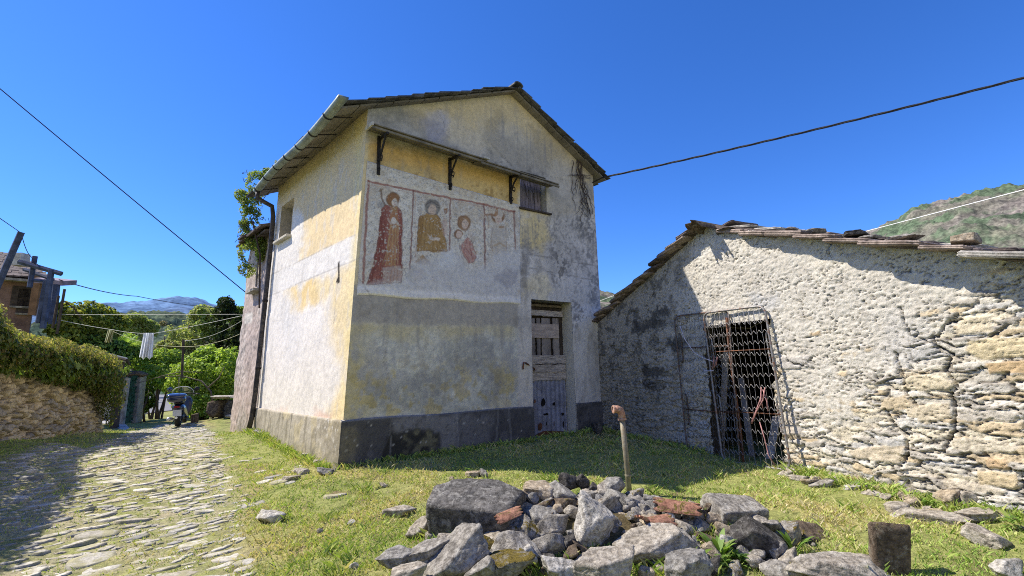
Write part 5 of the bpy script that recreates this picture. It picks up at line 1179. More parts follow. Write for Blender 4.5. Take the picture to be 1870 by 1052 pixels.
rows = [
 # label, px, py, w, h, kind, mat, depth, roll, yaw, pitch, dY
 ('big squared dark stone block with flat top at the left end of the heap', 868, 941, 178, 92, 'block', 'block', .62, -.06, -.20, .30, .10),
 ('small black jagged stone crowning the rubble heap', 1040, 876, 42, 36, 'lump', 'dark', .8, .2, None, 0, 0),
 ('grey rounded stone just under the black crowning stone', 1026, 903, 58, 44, 'lump', 'grey', .8, .1, None, 0, 0),
 ('thin dark upright splinter beside the black crowning stone', 1066, 882, 24, 34, 'shard', 'dark', .8, .3, None, 0, .02),
 ('little dark stone lying right of the upright splinter', 1084, 892, 27, 20, 'shard', 'dark', .8, -.3, None, 0, .02),
 ('grey triangular stone resting near the foot of the standpipe', 1119, 890, 52, 34, 'lump', 'grey', .8, 0, .3, 0, .04),
 ('flat tan stone behind the big squared block', 984, 897, 64, 26, 'slab', 'tan', .8, -.08, None, .1, .06),
 ('small pale tan pebble touching the right corner of the squared block', 952, 908, 26, 17, 'lump', 'tan', .8, 0, None, 0, .06),
 ('small grey stone on edge between the tan stones and the white boulder', 971, 915, 28, 28, 'lump', 'grey', .8, .3, None, 0, .02),
 ('speckled grey oval boulder below the standpipe', 1140, 925, 82, 52, 'lump', 'grey', .8, -.15, 0, 0, .05),
 ('large whitish lichen boulder standing in the middle of the heap', 1079, 955, 92, 108, 'lump', 'white', .7, .12, .3, 0, -.14),
 ('rounded rock with olive moss on top under the tile shard', 950, 968, 74, 50, 'lump', 'moss2', .8, -.1, None, 0, 0),
 ('grey wedge of stone between the mossy rock and the white boulder', 985, 947, 62, 32, 'slab', 'grey', .8, -.1, None, .3, 0),
 ('light grey angular stone leaning on the left of the white boulder', 1014, 965, 66, 62, 'shard', 'slab', .8, .35, .2, 0, 0),
 ('small dark cube of stone under the white boulder', 1041, 996, 30, 32, 'block', 'dark', .8, .1, .4, 0, 0),
 ('grey slab standing on edge below the light angular stone', 1004, 998, 56, 58, 'slab', 'slab', .6, -.9, .3, .2, 0),
 ('flat grey stone lying on the mossy stones at the front left', 946, 1000, 100, 44, 'slab', 'slab', .7, -.35, .1, .4, 0),
 ('stone completely covered in brown moss at the front of the heap', 930, 1036, 100, 58, 'lump', 'moss', .8, 0, 0, 0, 0),
 ('long tilted grey slab below the squared block', 832, 1020, 138, 52, 'slab', 'slab', .7, .55, .1, .3, -.02),
 ('flat grey flake under the left corner of the squared block', 786, 1006, 88, 28, 'slab', 'slab', .7, .28, .2, .1, -.02),
 ('thin dark flake lying at the far left foot of the heap', 724, 1018, 72, 22, 'slab', 'grey', .7, .05, .3, .1, 0),
 ('large pale striped slab sloping across the front of the heap', 1185, 1000, 170, 46, 'slab', 'pale', .45, .26, .05, .25, .0),
 ('pale split slab in front of the striped one at the frame edge', 1105, 1036, 130, 44, 'slab', 'pale', .5, .10, .2, .2, -.08),
 ('whitish stone cut off by the frame under the mossy stone', 1032, 1040, 86, 48, 'lump', 'white', .8, 0, None, 0, -.05),
 ('grey rough stone at the bottom beneath the striped slab', 1250, 1038, 90, 54, 'lump', 'grey', .8, .1, None, 0, -.05),
 ('large grey flat topped stone at the right of the heap behind the leafy plant', 1344, 934, 108, 42, 'block', 'slab', .7, -.08, .2, .3, .12),
 ('dark slanted slab casting shade at the right of the heap', 1388, 992, 120, 60, 'slab', 'dark', .7, -.62, .2, .2, .05),
 ('dark boulder with a mossy crown beyond the slanted slab', 1478, 985, 96, 62, 'lump', 'brown', .8, -.15, None, 0, .30),
 ('yellowish pebble beside the leafy plant', 1296, 1009, 42, 32, 'lump', 'tan', .8, 0, None, 0, 0),
 ('brown grey stone at the bottom right of the pebble', 1266, 1000, 36, 34, 'lump', 'grey', .8, 0, None, 0, .05),
 ('whitish upright stone behind the leafy plant stem', 1334, 1000, 42, 52, 'shard', 'white', .8, .2, None, 0, .05),
 ('long pale slab lying along the bottom edge right of the plant', 1545, 1040, 225, 34, 'slab', 'pale', .35, -.12, .1, .15, -.1),
 ('tan broken stone under the brick pieces', 1182, 958, 56, 30, 'slab', 'tan', .8, .1, None, .2, .02),
 ('grey stone between the speckled boulder and the tile', 1172, 935, 36, 30, 'lump', 'moss2', .8, 0, None, 0, .04),
 ('small light stone left of the white boulder', 1030, 930, 40, 24, 'lump', 'white', .8, 0, None, 0, .04),
 ('mossy lump at the front below the squared block', 885, 1000, 44, 40, 'lump', 'moss', .8, 0, None, 0, .02),
 ('pale shard at the lower left of the mossy stone', 880, 1046, 60, 40, 'shard', 'slab', .8, .5, None, 0, -.05),
 ('flat pale stone at the bottom left of the tilted slab', 745, 1046, 70, 26, 'slab', 'pale', .7, .2, None, .1, -.05),
 ('grey stone peeping out right of the tile', 1268, 945, 44, 34, 'lump', 'moss2', .8, 0, None, 0, .08),
 ('small grey stone at the bottom right end of the heap', 1425, 1040, 70, 34, 'lump', 'slab', .8, 0, None, 0, 0),
]
for i, (lb, px, py, w, h, kd, mt, dp_, rl, yw, pt, dY) in enumerate(rows):
    o = rock('rubble_stone', lb, px, py, w, h, Yp(py) + dY, kd, mt, dp_, rl, yw, pt, 500 + i, HEAP)
# anonymous chips filling the heap
rg = random.Random(21)
for i in range(110):
    x = rg.gauss(.55, .8); y = 4.2 + rg.gauss(0, .33); z = g1(x, y); 
    c = (x, y, z + rg.uniform(.0, .05)); sx_ = rg.uniform(8, 32)
    rock('stone_chip', 'small stone chip wedged among the bigger stones of the rubble heap', 0, 0, sx_, sx_ * rg.uniform(.45, .8), 0, rg.choice(('lump', 'shard', 'slab')), rg.choice(('grey', 'tan', 'slab', 'moss2', 'brown', 'pale')), .9, rg.uniform(-.4, .4), None, 0, 1700 + i, 'small chips in the rubble heap', 'stone', c, 3)
for i in range(16):                                                        # hidden core of the heap
    x = -.45 + 2.1 * (i + .5) / 16; y = 4.38 + rg.uniform(-.08, .12); rock('stone_chip', 'small stone chip wedged among the bigger stones of the rubble heap', 0, 0, 58, 40, 0, 'lump', rg.choice(('grey', 'brown', 'slab')), .9, rg.uniform(-.3, .3), None, 0, 770 + i, 'small chips in the rubble heap', 'stone', (x, y, g1(x, y) + .01), 4)
MEDIUM = [(905, 985), (870, 1020), (905, 1015), (958, 1015), (985, 1022), (1005, 1040), (1040, 1010), (1058, 1000), (1062, 1030), (1098, 915), (1058, 925), (1085, 905), (1110, 905), (1012, 925), (995, 925), (1160, 910), (1195, 920), (1190, 940), (1215, 945), (1250, 965), (1240, 985), (1280, 965), (1290, 985), (1310, 950), (1300, 925), (1270, 925), (1330, 975), (1360, 1010), (1410, 960), (1420, 1005), (1440, 975), (1385, 950), (1250, 1012), (1300, 1035), (1340, 1040), (820, 985), (850, 990), (800, 1035), (1060, 965), (1125, 960), (1135, 945), (1150, 965), (960, 935), (1000, 945), (1110, 1045), (1180, 1046), (1215, 1043), (1395, 1030), (1440, 1025), (1455, 1045)]
rg = random.Random(33)
for i, (px, py) in enumerate(MEDIUM):
    w = rg.uniform(28, 58); rock('rubble_stone', 'jagged broken stone filling the gaps of the rubble heap', px, py, w, w * rg.uniform(.35, .7), Yp(py) + rg.uniform(-.02, .10), rg.choice(('shard', 'shard', 'slab', 'lump')), rg.choice(('grey', 'dark', 'slab', 'slab', 'tan', 'brown', 'moss2', 'pale', 'white', 'dark')), .8, rg.uniform(-.7, .7), None, rg.uniform(-.2, .4), 820 + i, 'jagged filling stones of the rubble heap', 'stone', None, 4)
for i in range(34):                                                       # fallen flakes along the foot of the shed wall
    w_ = rg.uniform(3.9, 6.6); o_ = abs(rg.gauss(.12, .22)) + .05; p = SP(w_, 0, o_); s_ = rg.uniform(12, 46); z = g1(p[0], p[1])
    rock('wall_flake', 'flat stone flake fallen at the foot of the shed wall', 0, 0, s_, s_ * rg.uniform(.2, .4), 0, rg.choice(('slab', 'slab', 'shard')), rg.choice(('pale', 'tan', 'pale', 'slab')), .7, rg.uniform(-.35, .35), None, 0, 1300 + i, 'fallen flakes at the shed wall', 'stone', (p[0], p[1], z + .015), 3)
# terracotta pieces
def tile(px, py, Y, L, rad, rot, label, seed, a0=.2, a1=2.9, mat=None):
    c = aty(px, py, Y); M = Euler(rot).to_matrix(); rg = np.random.default_rng(seed); n_, m_ = 12, 9; V_ = []; F_ = []
    for lay in (0, 1):
        for i in range(m_):
            for k in range(n_):
                w = a0 + (a1 - a0) * k / (n_ - 1); r_ = rad * (1 - .12 * i / m_) - lay * .014
                l_ = (i / (m_ - 1) - .5) * L * (1 + .16 * math.sin(k * 1.9 + seed) * (abs(i / (m_ - 1) - .5) * 2))
                V_.append(Vector(c) + M @ Vector((l_, r_ * math.cos(w), r_ * math.sin(w) - rad * .6)))
    b = n_ * m_
    for i in range(m_ - 1):
        for k in range(n_ - 1): q = i * n_ + k; F_ += [(q, q + 1, q + n_ + 1, q + n_), (b + q + 1, b + q, b + q + n_, b + q + n_ + 1)]
    for k in range(n_ - 1): F_ += [(k + 1, k, b + k, b + k + 1), ((m_ - 1) * n_ + k, (m_ - 1) * n_ + k + 1, b + (m_ - 1) * n_ + k + 1, b + (m_ - 1) * n_ + k)]
    for i in range(m_ - 1): F_ += [(i * n_, (i + 1) * n_, b + (i + 1) * n_, b + i * n_), ((i + 1) * n_ + n_ - 1, i * n_ + n_ - 1, b + i * n_ + n_ - 1, b + (i + 1) * n_ + n_ - 1)]
    o = MB().add(V_, F_).build('roof_tile_shard', mat or MR['terra'], smooth=False); bm = bmesh.new(); bm.from_mesh(o.data); bmesh.ops.recalc_face_normals(bm, faces=bm.faces); bm.to_mesh(o.data); bm.free()
    return tag(o, label, 'roof tile', 'broken clay roof tiles')
tile(1236, 928, 4.22, .34, .15, (.25, .05, -.25), 'orange curved clay roof tile with a broken end on the right of the heap', 1, .75, 2.35)
tile(1206, 958, 4.02, .22, .13, (.5, -.1, .3), 'dull red clay tile piece lying flat below the orange curved one', 2, .9, 2.2)
tile(1176, 950, 4.0, .16, .08, (.2, .3, .9), 'small brown clay tile shard wedged left of the dull red one', 3, .8, 2.2)
tile(930, 944, 3.95, .20, .11, (.7, -.32, .25), 'pinkish clay tile shard leaning between the squared block and the mossy rock', 4, 1.1, 2.0)
# stones in the grass and at the wall foot
strays = [
 ('embedded whitish flat stone in the grass beside the cobbles', 490, 946, 62, 20, 'lump', 'white', .6, .01), ('small upright stone at the shadow edge before the house', 884, 863, 19, 20, 'shard', 'grey', .8, -.02), ('flat stone left of the small upright stone in the grass', 862, 867, 26, 9, 'slab', 'tan', .8, .0),
 ('tan pebble in the grass left of the upright stone', 824, 874, 14, 8, 'lump', 'tan', .8, 0), ('flat grey stone sunk in the grass left of the squared block', 726, 938, 64, 14, 'slab', 'pale', .6, .005), ('grey stone at the left foot of the squared block', 762, 968, 46, 30, 'lump', 'pale', .8, .02),
 ('small pale stone in the grass below the shadow edge', 700, 886, 16, 8, 'lump', 'pale', .8, 0), ('angular white pebble in the open grass', 640, 955, 16, 9, 'lump', 'white', .8, 0), ('pale stone in the grass at the bottom', 647, 1033, 20, 12, 'lump', 'white', .8, 0),
 ('dark standing block of stone at the right of the lawn', 1636, 992, 66, 112, 'block', 'brown', .4, -.05), ('long thin flagstone lying on the lawn by the shed', 1716, 947, 128, 15, 'slab', 'pale', .4, .01), ('second flagstone right of the long thin one', 1806, 945, 92, 14, 'slab', 'pale', .4, .03),
 ('rounded stone sunk in the grass below the flagstones', 1826, 984, 72, 34, 'lump', 'pale', .8, .0), ('whitish stone in the bottom right corner', 1858, 1044, 54, 34, 'lump', 'white', .8, .0), ('small round tan stone at the wall foot', 1653, 908, 17, 12, 'lump', 'tan', .8, .03),
 ('flat tan stone under the small round one at the wall foot', 1650, 930, 40, 18, 'slab', 'pale', .8, .0), ('pale angular stone at the foot of the cracked wall', 1676, 903, 34, 18, 'lump', 'pale', .8, .02), ('tilted ochre slab fallen against the shed wall', 1748, 912, 66, 26, 'slab', 'tan', .7, .03),
 ('grey slab leaning on the ochre one at the shed wall', 1792, 915, 54, 26, 'slab', 'pale', .7, .03), ('stone at the shed wall near the right edge', 1850, 915, 54, 36, 'lump', 'pale', .7, .04), ('orange brick fragment in the grass near the shed', 1553, 878, 25, 9, 'slab', 'terra', .8, .01),
 ('thin pale stone just below the orange brick fragment', 1566, 890, 44, 6, 'slab', 'white', .5, .0), ('flat stone at the wall foot right of the doorway', 1516, 857, 26, 8, 'slab', 'tan', .7, .01), ('light stone above the orange brick fragment', 1553, 869, 22, 5, 'slab', 'pale', .7, .01),
 ('wall-foot stone between the brick fragment and the crack', 1622, 884, 30, 8, 'slab', 'pale', .7, .0), ('stone slab on the ground in the shade by the house corner', 1112, 770, 40, 24, 'slab', 'dark', .8, .06), ('dark stone in the shaded nook beside the house door', 1092, 783, 24, 22, 'shard', 'dark', .8, .05),
 ('brown slab leaning in the shaded nook between house and shed', 1135, 768, 40, 30, 'slab', 'brown', .7, .08), ('oval stone at the shaded foot of the shed wall', 1178, 792, 30, 14, 'lump', 'dark', .7, .03),
 ('grey angular stone at the sunny corner of the plinth', 590, 862, 30, 15, 'shard', 'grey', .8, .01), ('pale stone in the row along the sunlit plinth', 576, 846, 26, 10, 'lump', 'pale', .8, .01), ('narrow stone higher in the row along the sunlit plinth', 558, 832, 22, 8, 'slab', 'pale', .8, .01),
 ('light stone in the row along the plinth near the pipe', 531, 816, 20, 7, 'lump', 'pale', .8, .01), ('dark stone under the downpipe mouth', 470, 790, 26, 9, 'lump', 'grey', .8, .02), ('flat stone in front of the downpipe mouth', 450, 781, 26, 8, 'slab', 'pale', .8, .02),
 ('small stone at the corner of the plinth in the shade line', 608, 858, 12, 8, 'lump', 'grey', .8, .0), ('wide flat stone in the mossy verge', 545, 862, 34, 9, 'slab', 'pale', .7, .0), ('pale flat stone in the mossy verge below the wide one', 528, 874, 34, 8, 'slab', 'pale', .7, .0)]
for i, (lb, px, py, w, h, kd, mt, dp_, up_) in enumerate(strays):
    g_ = onground(px, py + h * .5); c = g_ + np.array([0, 0, 0]); fwd = (c - CAM) @ _fw; s_ = fwd / FPX; c[2] += h * s_ * .34 + up_ * .5
    c[1] += dp_ * w * s_ * .3
    tall = h > w
    rock('field_stone', lb, 0, 0, w, h * (1.2 if not tall else 1.0), 0, kd, mt, dp_, {'tilted': .3, 'dark standing': -.10}.get(lb.split()[0] if lb.split()[0] != 'dark' or 'standing' not in lb else 'dark standing', 0), -.15 if tall else None, 0, 900 + i, 'loose stones in the grass', 'stone', c)
# stones holding down the shed roof
for i, (x, y, w, h, kd, mt, lb) in enumerate(((575, 262, 110, 26, 'lump', 'grey', 'grey rounded stone weighing down the shed roof near the ridge'), (715, 274, 120, 30, 'slab', 'grey', 'brownish stone on the shed roof second from the ridge'), (915, 290, 170, 28, 'slab', 'dark', 'dark flat stone on the shed roof third from the ridge'),
                                        (1195, 310, 215, 24, 'slab', 'slab', 'long flat grey stone lying on the shed roof'), (1512, 318, 150, 58, 'block', 'tan', 'chunky tan block sitting on the shed roof'), (1000, 306, 130, 18, 'slab', 'slab', 'thin flake lying beside the dark stone on the shed roof'), (255, 272, 170, 20, 'slab', 'brown', 'brown flake lying next to the ridge tile of the shed'))):
    w_, z_ = swz(*zz(x, y), .02); rock('roof_stone', lb, 0, 0, w / 2.968, h / 2.968, 0, kd, mt, .8, 0, .6, 0, 960 + i, 'loose stones on the shed roof', 'stone', SP(w_, z_, -.08))
w_, z_ = swz(*zz(148, 262), .1)
o = tile(*zz(150, 248), float(SP(w_, z_, .0)[1]), .6, .15, (0, 0, R(90 - 155) + math.pi / 2 + .0), 'dark curved ridge tile perched on the peak of the shed roof', 9, .1, 3.0, MR['brown']); o.name = 'ridge_tile'
# standpipe
p0 = onground(1151, 906); p1 = aty(1136, 764, p0[1] + .0)
sp_ = empty('standpipe', p0, 'old metal standpipe with a rusty elbow rising behind the rubble heap', 'water pipe')
M_GALV = simple('dull_galvanised_pipe', (.25, .23, .17), .6, .3, 10, 60, .3, .002, metal=.2, stain=(.2, .13, .07)); M_ELB = simple('rusty_elbow', (.36, .20, .14), .8, .35, 14, 60, .4, .003, stain=(.50, .42, .35), stain_amt=.7)
MB().tube([p0 - ez * .2, p0 * .5 + p1 * .5, p1], .030, 12).build('pipe', M_GALV, sp_, smooth=True)
ax_ = (p1 - p0) / np.linalg.norm(p1 - p0); side = np.array([-1, -.15, 0])
eb_ = [p1 - ax_ * .01, p1 + ax_ * .05, p1 + ax_ * .085 + side * .012, p1 + ax_ * .1 + side * .045, p1 + ax_ * .1 + side * .08]
MB().tube(eb_, [.040, .040, .044, .042, .040], 12).build('elbow', M_ELB, sp_, smooth=True)
Mz = Vector(ax_).to_track_quat('Z', 'Y').to_matrix()
MB().lathe([(.036, 0), (.046, .002), (.046, .022), (.036, .026)], p1 - ax_ * .02, Mz, 14).build('collar', M_ELB, sp_, smooth=False)
MB().lathe([(.032, 0), (.036, .004), (.036, .02), (.032, .024)], p0 + ax_ * .2, Mz, 14).build('coupling', M_GALV, sp_)
MB().lathe([(.034, 0), (.045, .002), (.045, .018), (.030, .02), (.028, .01)], p1 + ax_ * .1 + side * .075, Vector(side).to_track_quat('Z', 'Y').to_matrix(), 14).build('nozzle_rim', M_ELB, sp_)
# ------------------------------------------------------------------ foliage helpers
M_LEAF = leafmat('leaves', .45); M_GRASS = leafmat('grass_blades', .3, .6); M_BARK = simple('bark', (.12, .095, .075), .9, .4, 10, 50, .6, .006)
def leaves(blobs, n, size, pal, seed=0, gap=.46, gs=1.4, up=.35, aspect=.55, shell=.55):
    """leaf quads in clumps; blobs (cx,cy,cz,rx,ry,rz[,weight])"""
    rg = np.random.default_rng(seed); B = np.array([b[:6] for b in blobs], float); w = np.array([b[3] * b[5] for b in blobs]); w = w / w.sum()
    m = int(n * 2.6); k = rg.choice(len(B), m, p=w)
    d = rg.normal(0, 1, (m, 3)); d /= np.linalg.norm(d, axis=1)[:, None]
    r_ = rg.uniform(0, 1, m) ** (1 / 3.0); r_ = shell + (1 - shell) * r_ if shell else r_
    r_ = r_ * (1 + .35 * (fbm(d * 2 + k[:, None], 1.0, 3, seed) - .5) * 2)
    P = B[k, :3] + d * r_[:, None] * B[k, 3:]
    kp = fbm(P, gs, 3, seed + 5) > gap; P, d, k, r_ = P[kp][:n], d[kp][:n], k[kp][:n], r_[kp][:n]; n = len(P)
    nr = d * .7 + rg.normal(0, .6, (n, 3)) + np.array([0, 0, up]); nr /= np.linalg.norm(nr, axis=1)[:, None]
    a = np.cross(nr, rg.normal(0, 1, (n, 3))); a /= np.linalg.norm(a, axis=1)[:, None]; b = np.cross(nr, a)
    s_ = size * rg.uniform(.6, 1.35, n)[:, None]; bend = nr * s_ * .18
    V = np.stack([P - a * s_ * .5, P + b * s_ * aspect * .5 + bend, P + a * s_ * .5 - bend * .6, P - b * s_ * aspect * .5 + bend], 1).reshape(-1, 3)
    F = np.arange(4 * n).reshape(n, 4)
    pal = np.asarray(pal, float); c = pal[rg.integers(0, len(pal), n)] * rg.uniform(.75, 1.25, (n, 1)); c *= (.75 + .5 * fbm(P, gs * .8, 2, seed + 8))[:, None]
    return V, F, np.repeat(c, 4, 0)
def foliage(name, blobs, n, size, pal, parent=None, seed=0, **kw):
    V, F, C = leaves(blobs, n, size, pal, seed, **kw); return link(name, npmesh(name, V, F, C, smooth=False), M_LEAF, parent)
def trunk(base, top, r, parent, n=6, spread=.8, seed=0, name='trunk'):
    rg = random.Random(seed); m = MB(); base = np.asarray(base, float); top = np.asarray(top, float); H = np.linalg.norm(top - base)
    pts = [base + (top - base) * t + np.array([rg.uniform(-1, 1), rg.uniform(-1, 1), 0]) * H * .02 * (0 < t < 1) for t in np.linspace(0, 1, 7)]
    m.tube(pts, np.linspace(r, r * .3, 7), 7)
    for i in range(n):
        t = rg.uniform(.3, .9); p = base + (top - base) * t; an = rg.uniform(0, 6.28); L = spread * H * (1 - t * .5) * rg.uniform(.5, 1)
        q = p + np.array([math.cos(an) * L, math.sin(an) * L, L * rg.uniform(.5, 1.0)]); m.tube([p, (p + q) / 2 + np.array([0, 0, L * .06]), q], [r * .4, r * .25, r * .1], 5)
    return m.build(name, M_BARK, parent, smooth=True)
G_BRIGHT = [(.28, .43, .07), (.34, .50, .09), (.20, .33, .05), (.40, .53, .13)]
G_MID = [(.20, .33, .07), (.26, .39, .09), (.16, .26, .055), (.31, .43, .11)]
G_DARK = [(.03, .055, .02), (.045, .07, .022), (.025, .045, .02)]
G_PALE = [(.34, .42, .16), (.38, .46, .19), (.27, .36, .12), (.40, .43, .22)]
G_OLIVE = [(.10, .12, .03), (.07, .10, .025), (.15, .15, .045), (.05, .08, .02), (.18, .16, .06)]
def tree(name, label, base, H, blobs, n, size, pal, seed, r=.12, group=None, cat='tree', **kw):
    t = empty(name, base, label, cat, group); top = np.array(base) + np.array([0, 0, H * .8]); trunk(np.array(base) - ez * .3, top, r, t, 8, .3, seed)
    foliage('crown', blobs, n, size, pal, t, seed, **kw); return t
def pb(px, py, Y, wp, hp, dep=1.0):
    """blob seen at a survey pixel: centre and radii in metres"""
    c = aty(px, py, Y); s_ = ((c - CAM) @ _fw) / FPX; return (c[0], c[1], c[2], wp * s_ / 2, wp * s_ / 2 * dep, hp * s_ / 2)

# ------------------------------------------------------------------ grass: one lawn of short blades
N = 560000
az_ = rng.uniform(R(-52), R(52), N); r_ = 2.6 + 17 * rng.uniform(0, 1, N) ** 2.0
x = r_ * np.sin(az_); y = r_ * np.cos(az_)
P2 = np.c_[x, y]; n1 = fbm(P2, .9, 4, 11); n2 = fbm(P2, 3.5, 4, 12); n3 = fbm(P2, 11, 3, 13); n4 = fbm(P2, 1.7, 3, 14)
lm = lane_mask(x, y, .3)
dens = sst(.38, .60, n2 * .6 + n3 * .4 + .05) * (1 - .4 * lm * sst(.38, .62, 1 - n4)) * (.75 + .25 * sst(.4, .6, n1))
i_ = ((x - GX0) / RES).astype(int); j_ = ((y - GY0) / RES).astype(int); ing = (i_ >= 0) & (i_ < GNX) & (j_ >= 0) & (j_ < GNY)
onst = np.zeros(N, bool); onst[ing] = stone_grid[j_[ing], i_[ing]]
dq = np.c_[x, y] - HC[:2]; fu = dq @ ef[:2]; fv = dq @ nf[:2]; ls = dq @ dl[:2]; lv = dq @ nl[:2]
inh = (fv < .05) & (lv < .06) & (fu < 6.5)
sq = np.c_[x, y] - SO[:2]; ins_ = ((sq @ sn[:2]) < .02) & ((sq @ sw[:2]) > -.2)
heap = np.exp(-(((x - .62) / 1.0) ** 2 + ((y - 4.25) / .42) ** 2)) > .5
kp = (rng.uniform(0, 1, N) < dens) & ~onst & ~inh & ~ins_ & ~heap
tallx = np.zeros(N)
x, y, lm, n1, n2, n4 = x[kp], y[kp], lm[kp], n1[kp], n2[kp], n4[kp]; r_ = r_[kp]; 
# taller growth along the wall feet, round the heap and in scattered clumps
def _line(p, q, k, w): t = rng.uniform(0, 1, k); return np.outer(1 - t, p) + np.outer(t, q) + rng.normal(0, w, (k, 2))
ex_ = [_line((HC + nf * .12)[:2], (HC + ef * WF + nf * .12)[:2], 1500, .05), _line((HC + nl * .12)[:2], (HC + dl * DL + nl * .12)[:2], 1500, .05), _line(SP(3.9, 0, .12)[:2], SP(6.9, 0, .12)[:2], 2600, .08), _line(SP(0, 0, .12)[:2], SP(2.6, 0, .12)[:2], 700, .06)]
an_ = rng.uniform(0, 6.28, 2200); ex_.append(np.c_[.62 + 1.25 * np.cos(an_) + rng.normal(0, .12, 2200), 4.2 + .55 * np.sin(an_) + rng.normal(0, .08, 2200)])
for k in range(70):
    a_, d_ = rng.uniform(R(-46), R(46)), rng.uniform(3.2, 9); c_ = np.array([d_ * math.sin(a_), d_ * math.cos(a_)]); ex_.append(c_ + rng.normal(0, .045, (rng.integers(14, 46), 2)))
ex_ = np.concatenate(ex_); dq = ex_ - HC[:2]; bad = ((dq @ nf[:2]) < .03) & ((dq @ nl[:2]) < .05) & ((dq @ ef[:2]) < 6.5); sq = ex_ - SO[:2]; bad |= lane_mask(ex_[:, 0], ex_[:, 1]) > .3; bad |= ((sq @ sn[:2]) < .03) & ((sq @ sw[:2]) > -.2); ex_ = ex_[~bad]; ne = len(ex_)
x = np.r_[x, ex_[:, 0]]; y = np.r_[y, ex_[:, 1]]; lm = np.r_[lm, np.zeros(ne)]; n1 = np.r_[n1, np.full(ne, .45)]; n2 = np.r_[n2, np.full(ne, .5)]; r_ = np.r_[r_, np.hypot(ex_[:, 0], ex_[:, 1])]; tall = np.r_[np.zeros(len(x) - ne), rng.uniform(.02, .085, ne)]
n = len(x); z = gh(x, y)
h = tall + rng.gamma(4, .0058, n) * (.55 + .9 * n1) * (1 - .3 * lm); wdt = (.0017 + .0010 * rng.uniform(0, 1, n)) * (1 + r_ * .12)
broad = rng.uniform(0, 1, n) < .16; wdt[broad] *= 2.4; h[broad] *= .45
th = rng.uniform(0, 2 * np.pi, n); ln = h * rng.uniform(.3, 1.4, n); la = rng.uniform(0, 2 * np.pi, n)
bx, by = np.cos(th) * wdt, np.sin(th) * wdt; lx, ly = np.cos(la) * ln, np.sin(la) * ln
V = np.stack([np.c_[x - bx, y - by, z - .004], np.c_[x + bx, y + by, z - .004], np.c_[x + lx * .4 + bx * .7, y + ly * .4 + by * .7, z + h * .62], np.c_[x + lx, y + ly, z + h]], 1).reshape(-1, 3)
i0 = np.arange(n) * 4; F = np.concatenate([np.c_[i0, i0 + 1, i0 + 2], np.c_[i0, i0 + 2, i0 + 3]])
pal = np.array([(.42, .52, .14), (.33, .47, .10), (.52, .56, .20), (.56, .52, .26), (.20, .33, .06), (.58, .52, .32)])
pr = rng.uniform(0, 1, n) + (n1 - .5) * 1.6; pi_ = np.select([pr < .12, pr < .38, pr < .62, pr < .82, pr < .95], [4, 1, 0, 2, 3], 5)
c = pal[pi_] * rng.uniform(.8, 1.2, (n, 1)) * (1 + (n2[:, None] - .5) * .5)
lawn = link('grass', npmesh('grass', V, F, np.repeat(c, 4, 0), smooth=False), M_GRASS); tag(lawn, 'short yellow green grass and moss growing over the yard and between the cobbles', 'grass', None, 'stuff')

# ------------------------------------------------------------------ weeds and single plants
def weed(name, label, p, h, nlf, size, pal, seed, group=None, cat='plant', lance=False):
    rg = random.Random(seed); m = MB(); V, F, C = [], [], []
    for i in range(nlf):
        an = rg.uniform(0, 6.28); t = rg.uniform(.15, 1); out = rg.uniform(.2, .55) * h * (1.1 - t * .6); L = size * rg.uniform(.7, 1.2); wd = L * (.17 if lance else .36)
        o = Vector(p) + Vector((0, 0, h * t * (.25 if lance else .9))) + Vector((math.cos(an), math.sin(an), 0)) * out * .25
        dr = Vector((math.cos(an) * (.45 if lance else .9), math.sin(an) * (.45 if lance else .9), (1.0 if lance else .45) * rg.uniform(.6, 1.1))).normalized(); sd_ = dr.cross(Vector((0, 0, 1))).normalized(); b = len(V)
        nseg = 5
        for j in range(nseg + 1):
            tt = j / nseg; wj = wd * math.sin(math.pi * min(.97, .12 + tt * .88)) ; q = o + dr * L * tt - Vector((0, 0, 1)) * L * .35 * tt * tt
            V += [q - sd_ * wj / 2, q + Vector((0, 0, -.12 * wj)), q + sd_ * wj / 2]
        for j in range(nseg): k = b + 3 * j; F += [(k, k + 1, k + 4, k + 3), (k + 1, k + 2, k + 5, k + 4)]
        C += [np.array(rg.choice(pal)) * rg.uniform(.8, 1.2)] * (3 * (nseg + 1))
    if not lance:
        pass
    o = link(name, npmesh(name, np.array([tuple(v) for v in V]), np.array(F), np.array(C)), M_LEAF); return tag(o, label, cat, group)
G_W = [(.16, .28, .05), (.20, .33, .07), (.12, .22, .05)]
pp_ = aty(1312, 992, 3.82)
weed('leafy_plant', 'fresh green plant with broad lance leaves growing out of the heap', (pp_[0], pp_[1], pp_[2] - .12),   .26, 16, .23, [(.22, .36, .08), (.28, .42, .12), (.16, .28, .06)], 1, None, 'plant', True)
for i, (px, py, Y, hh, nn, sz_, lb) in enumerate(((1350, 1030, 3.75, .12, 26, .09, 'low leafy weed at the bottom of the heap beside the leafy plant'), (1400, 1035, 3.8, .14, 24, .10, 'spreading weed with pale leaves at the foot of the slanted slab'), (1450, 1005, 3.9, .22, 9, .22, 'tuft of long grass leaves beside the mossy crowned boulder'), (1320, 1030, 3.7, .1, 20, .08, 'small weed between the yellowish pebble and the frame edge'), (735, 1000, 4.0, .05, 20, .05, 'small weed at the far left foot of the heap'))):
    p = aty(px, py, Y); weed('weed', lb, (p[0], p[1], p[2] - .03), hh, nn, sz_, G_W, 20 + i, 'weeds around the heap', 'weed', i == 2)
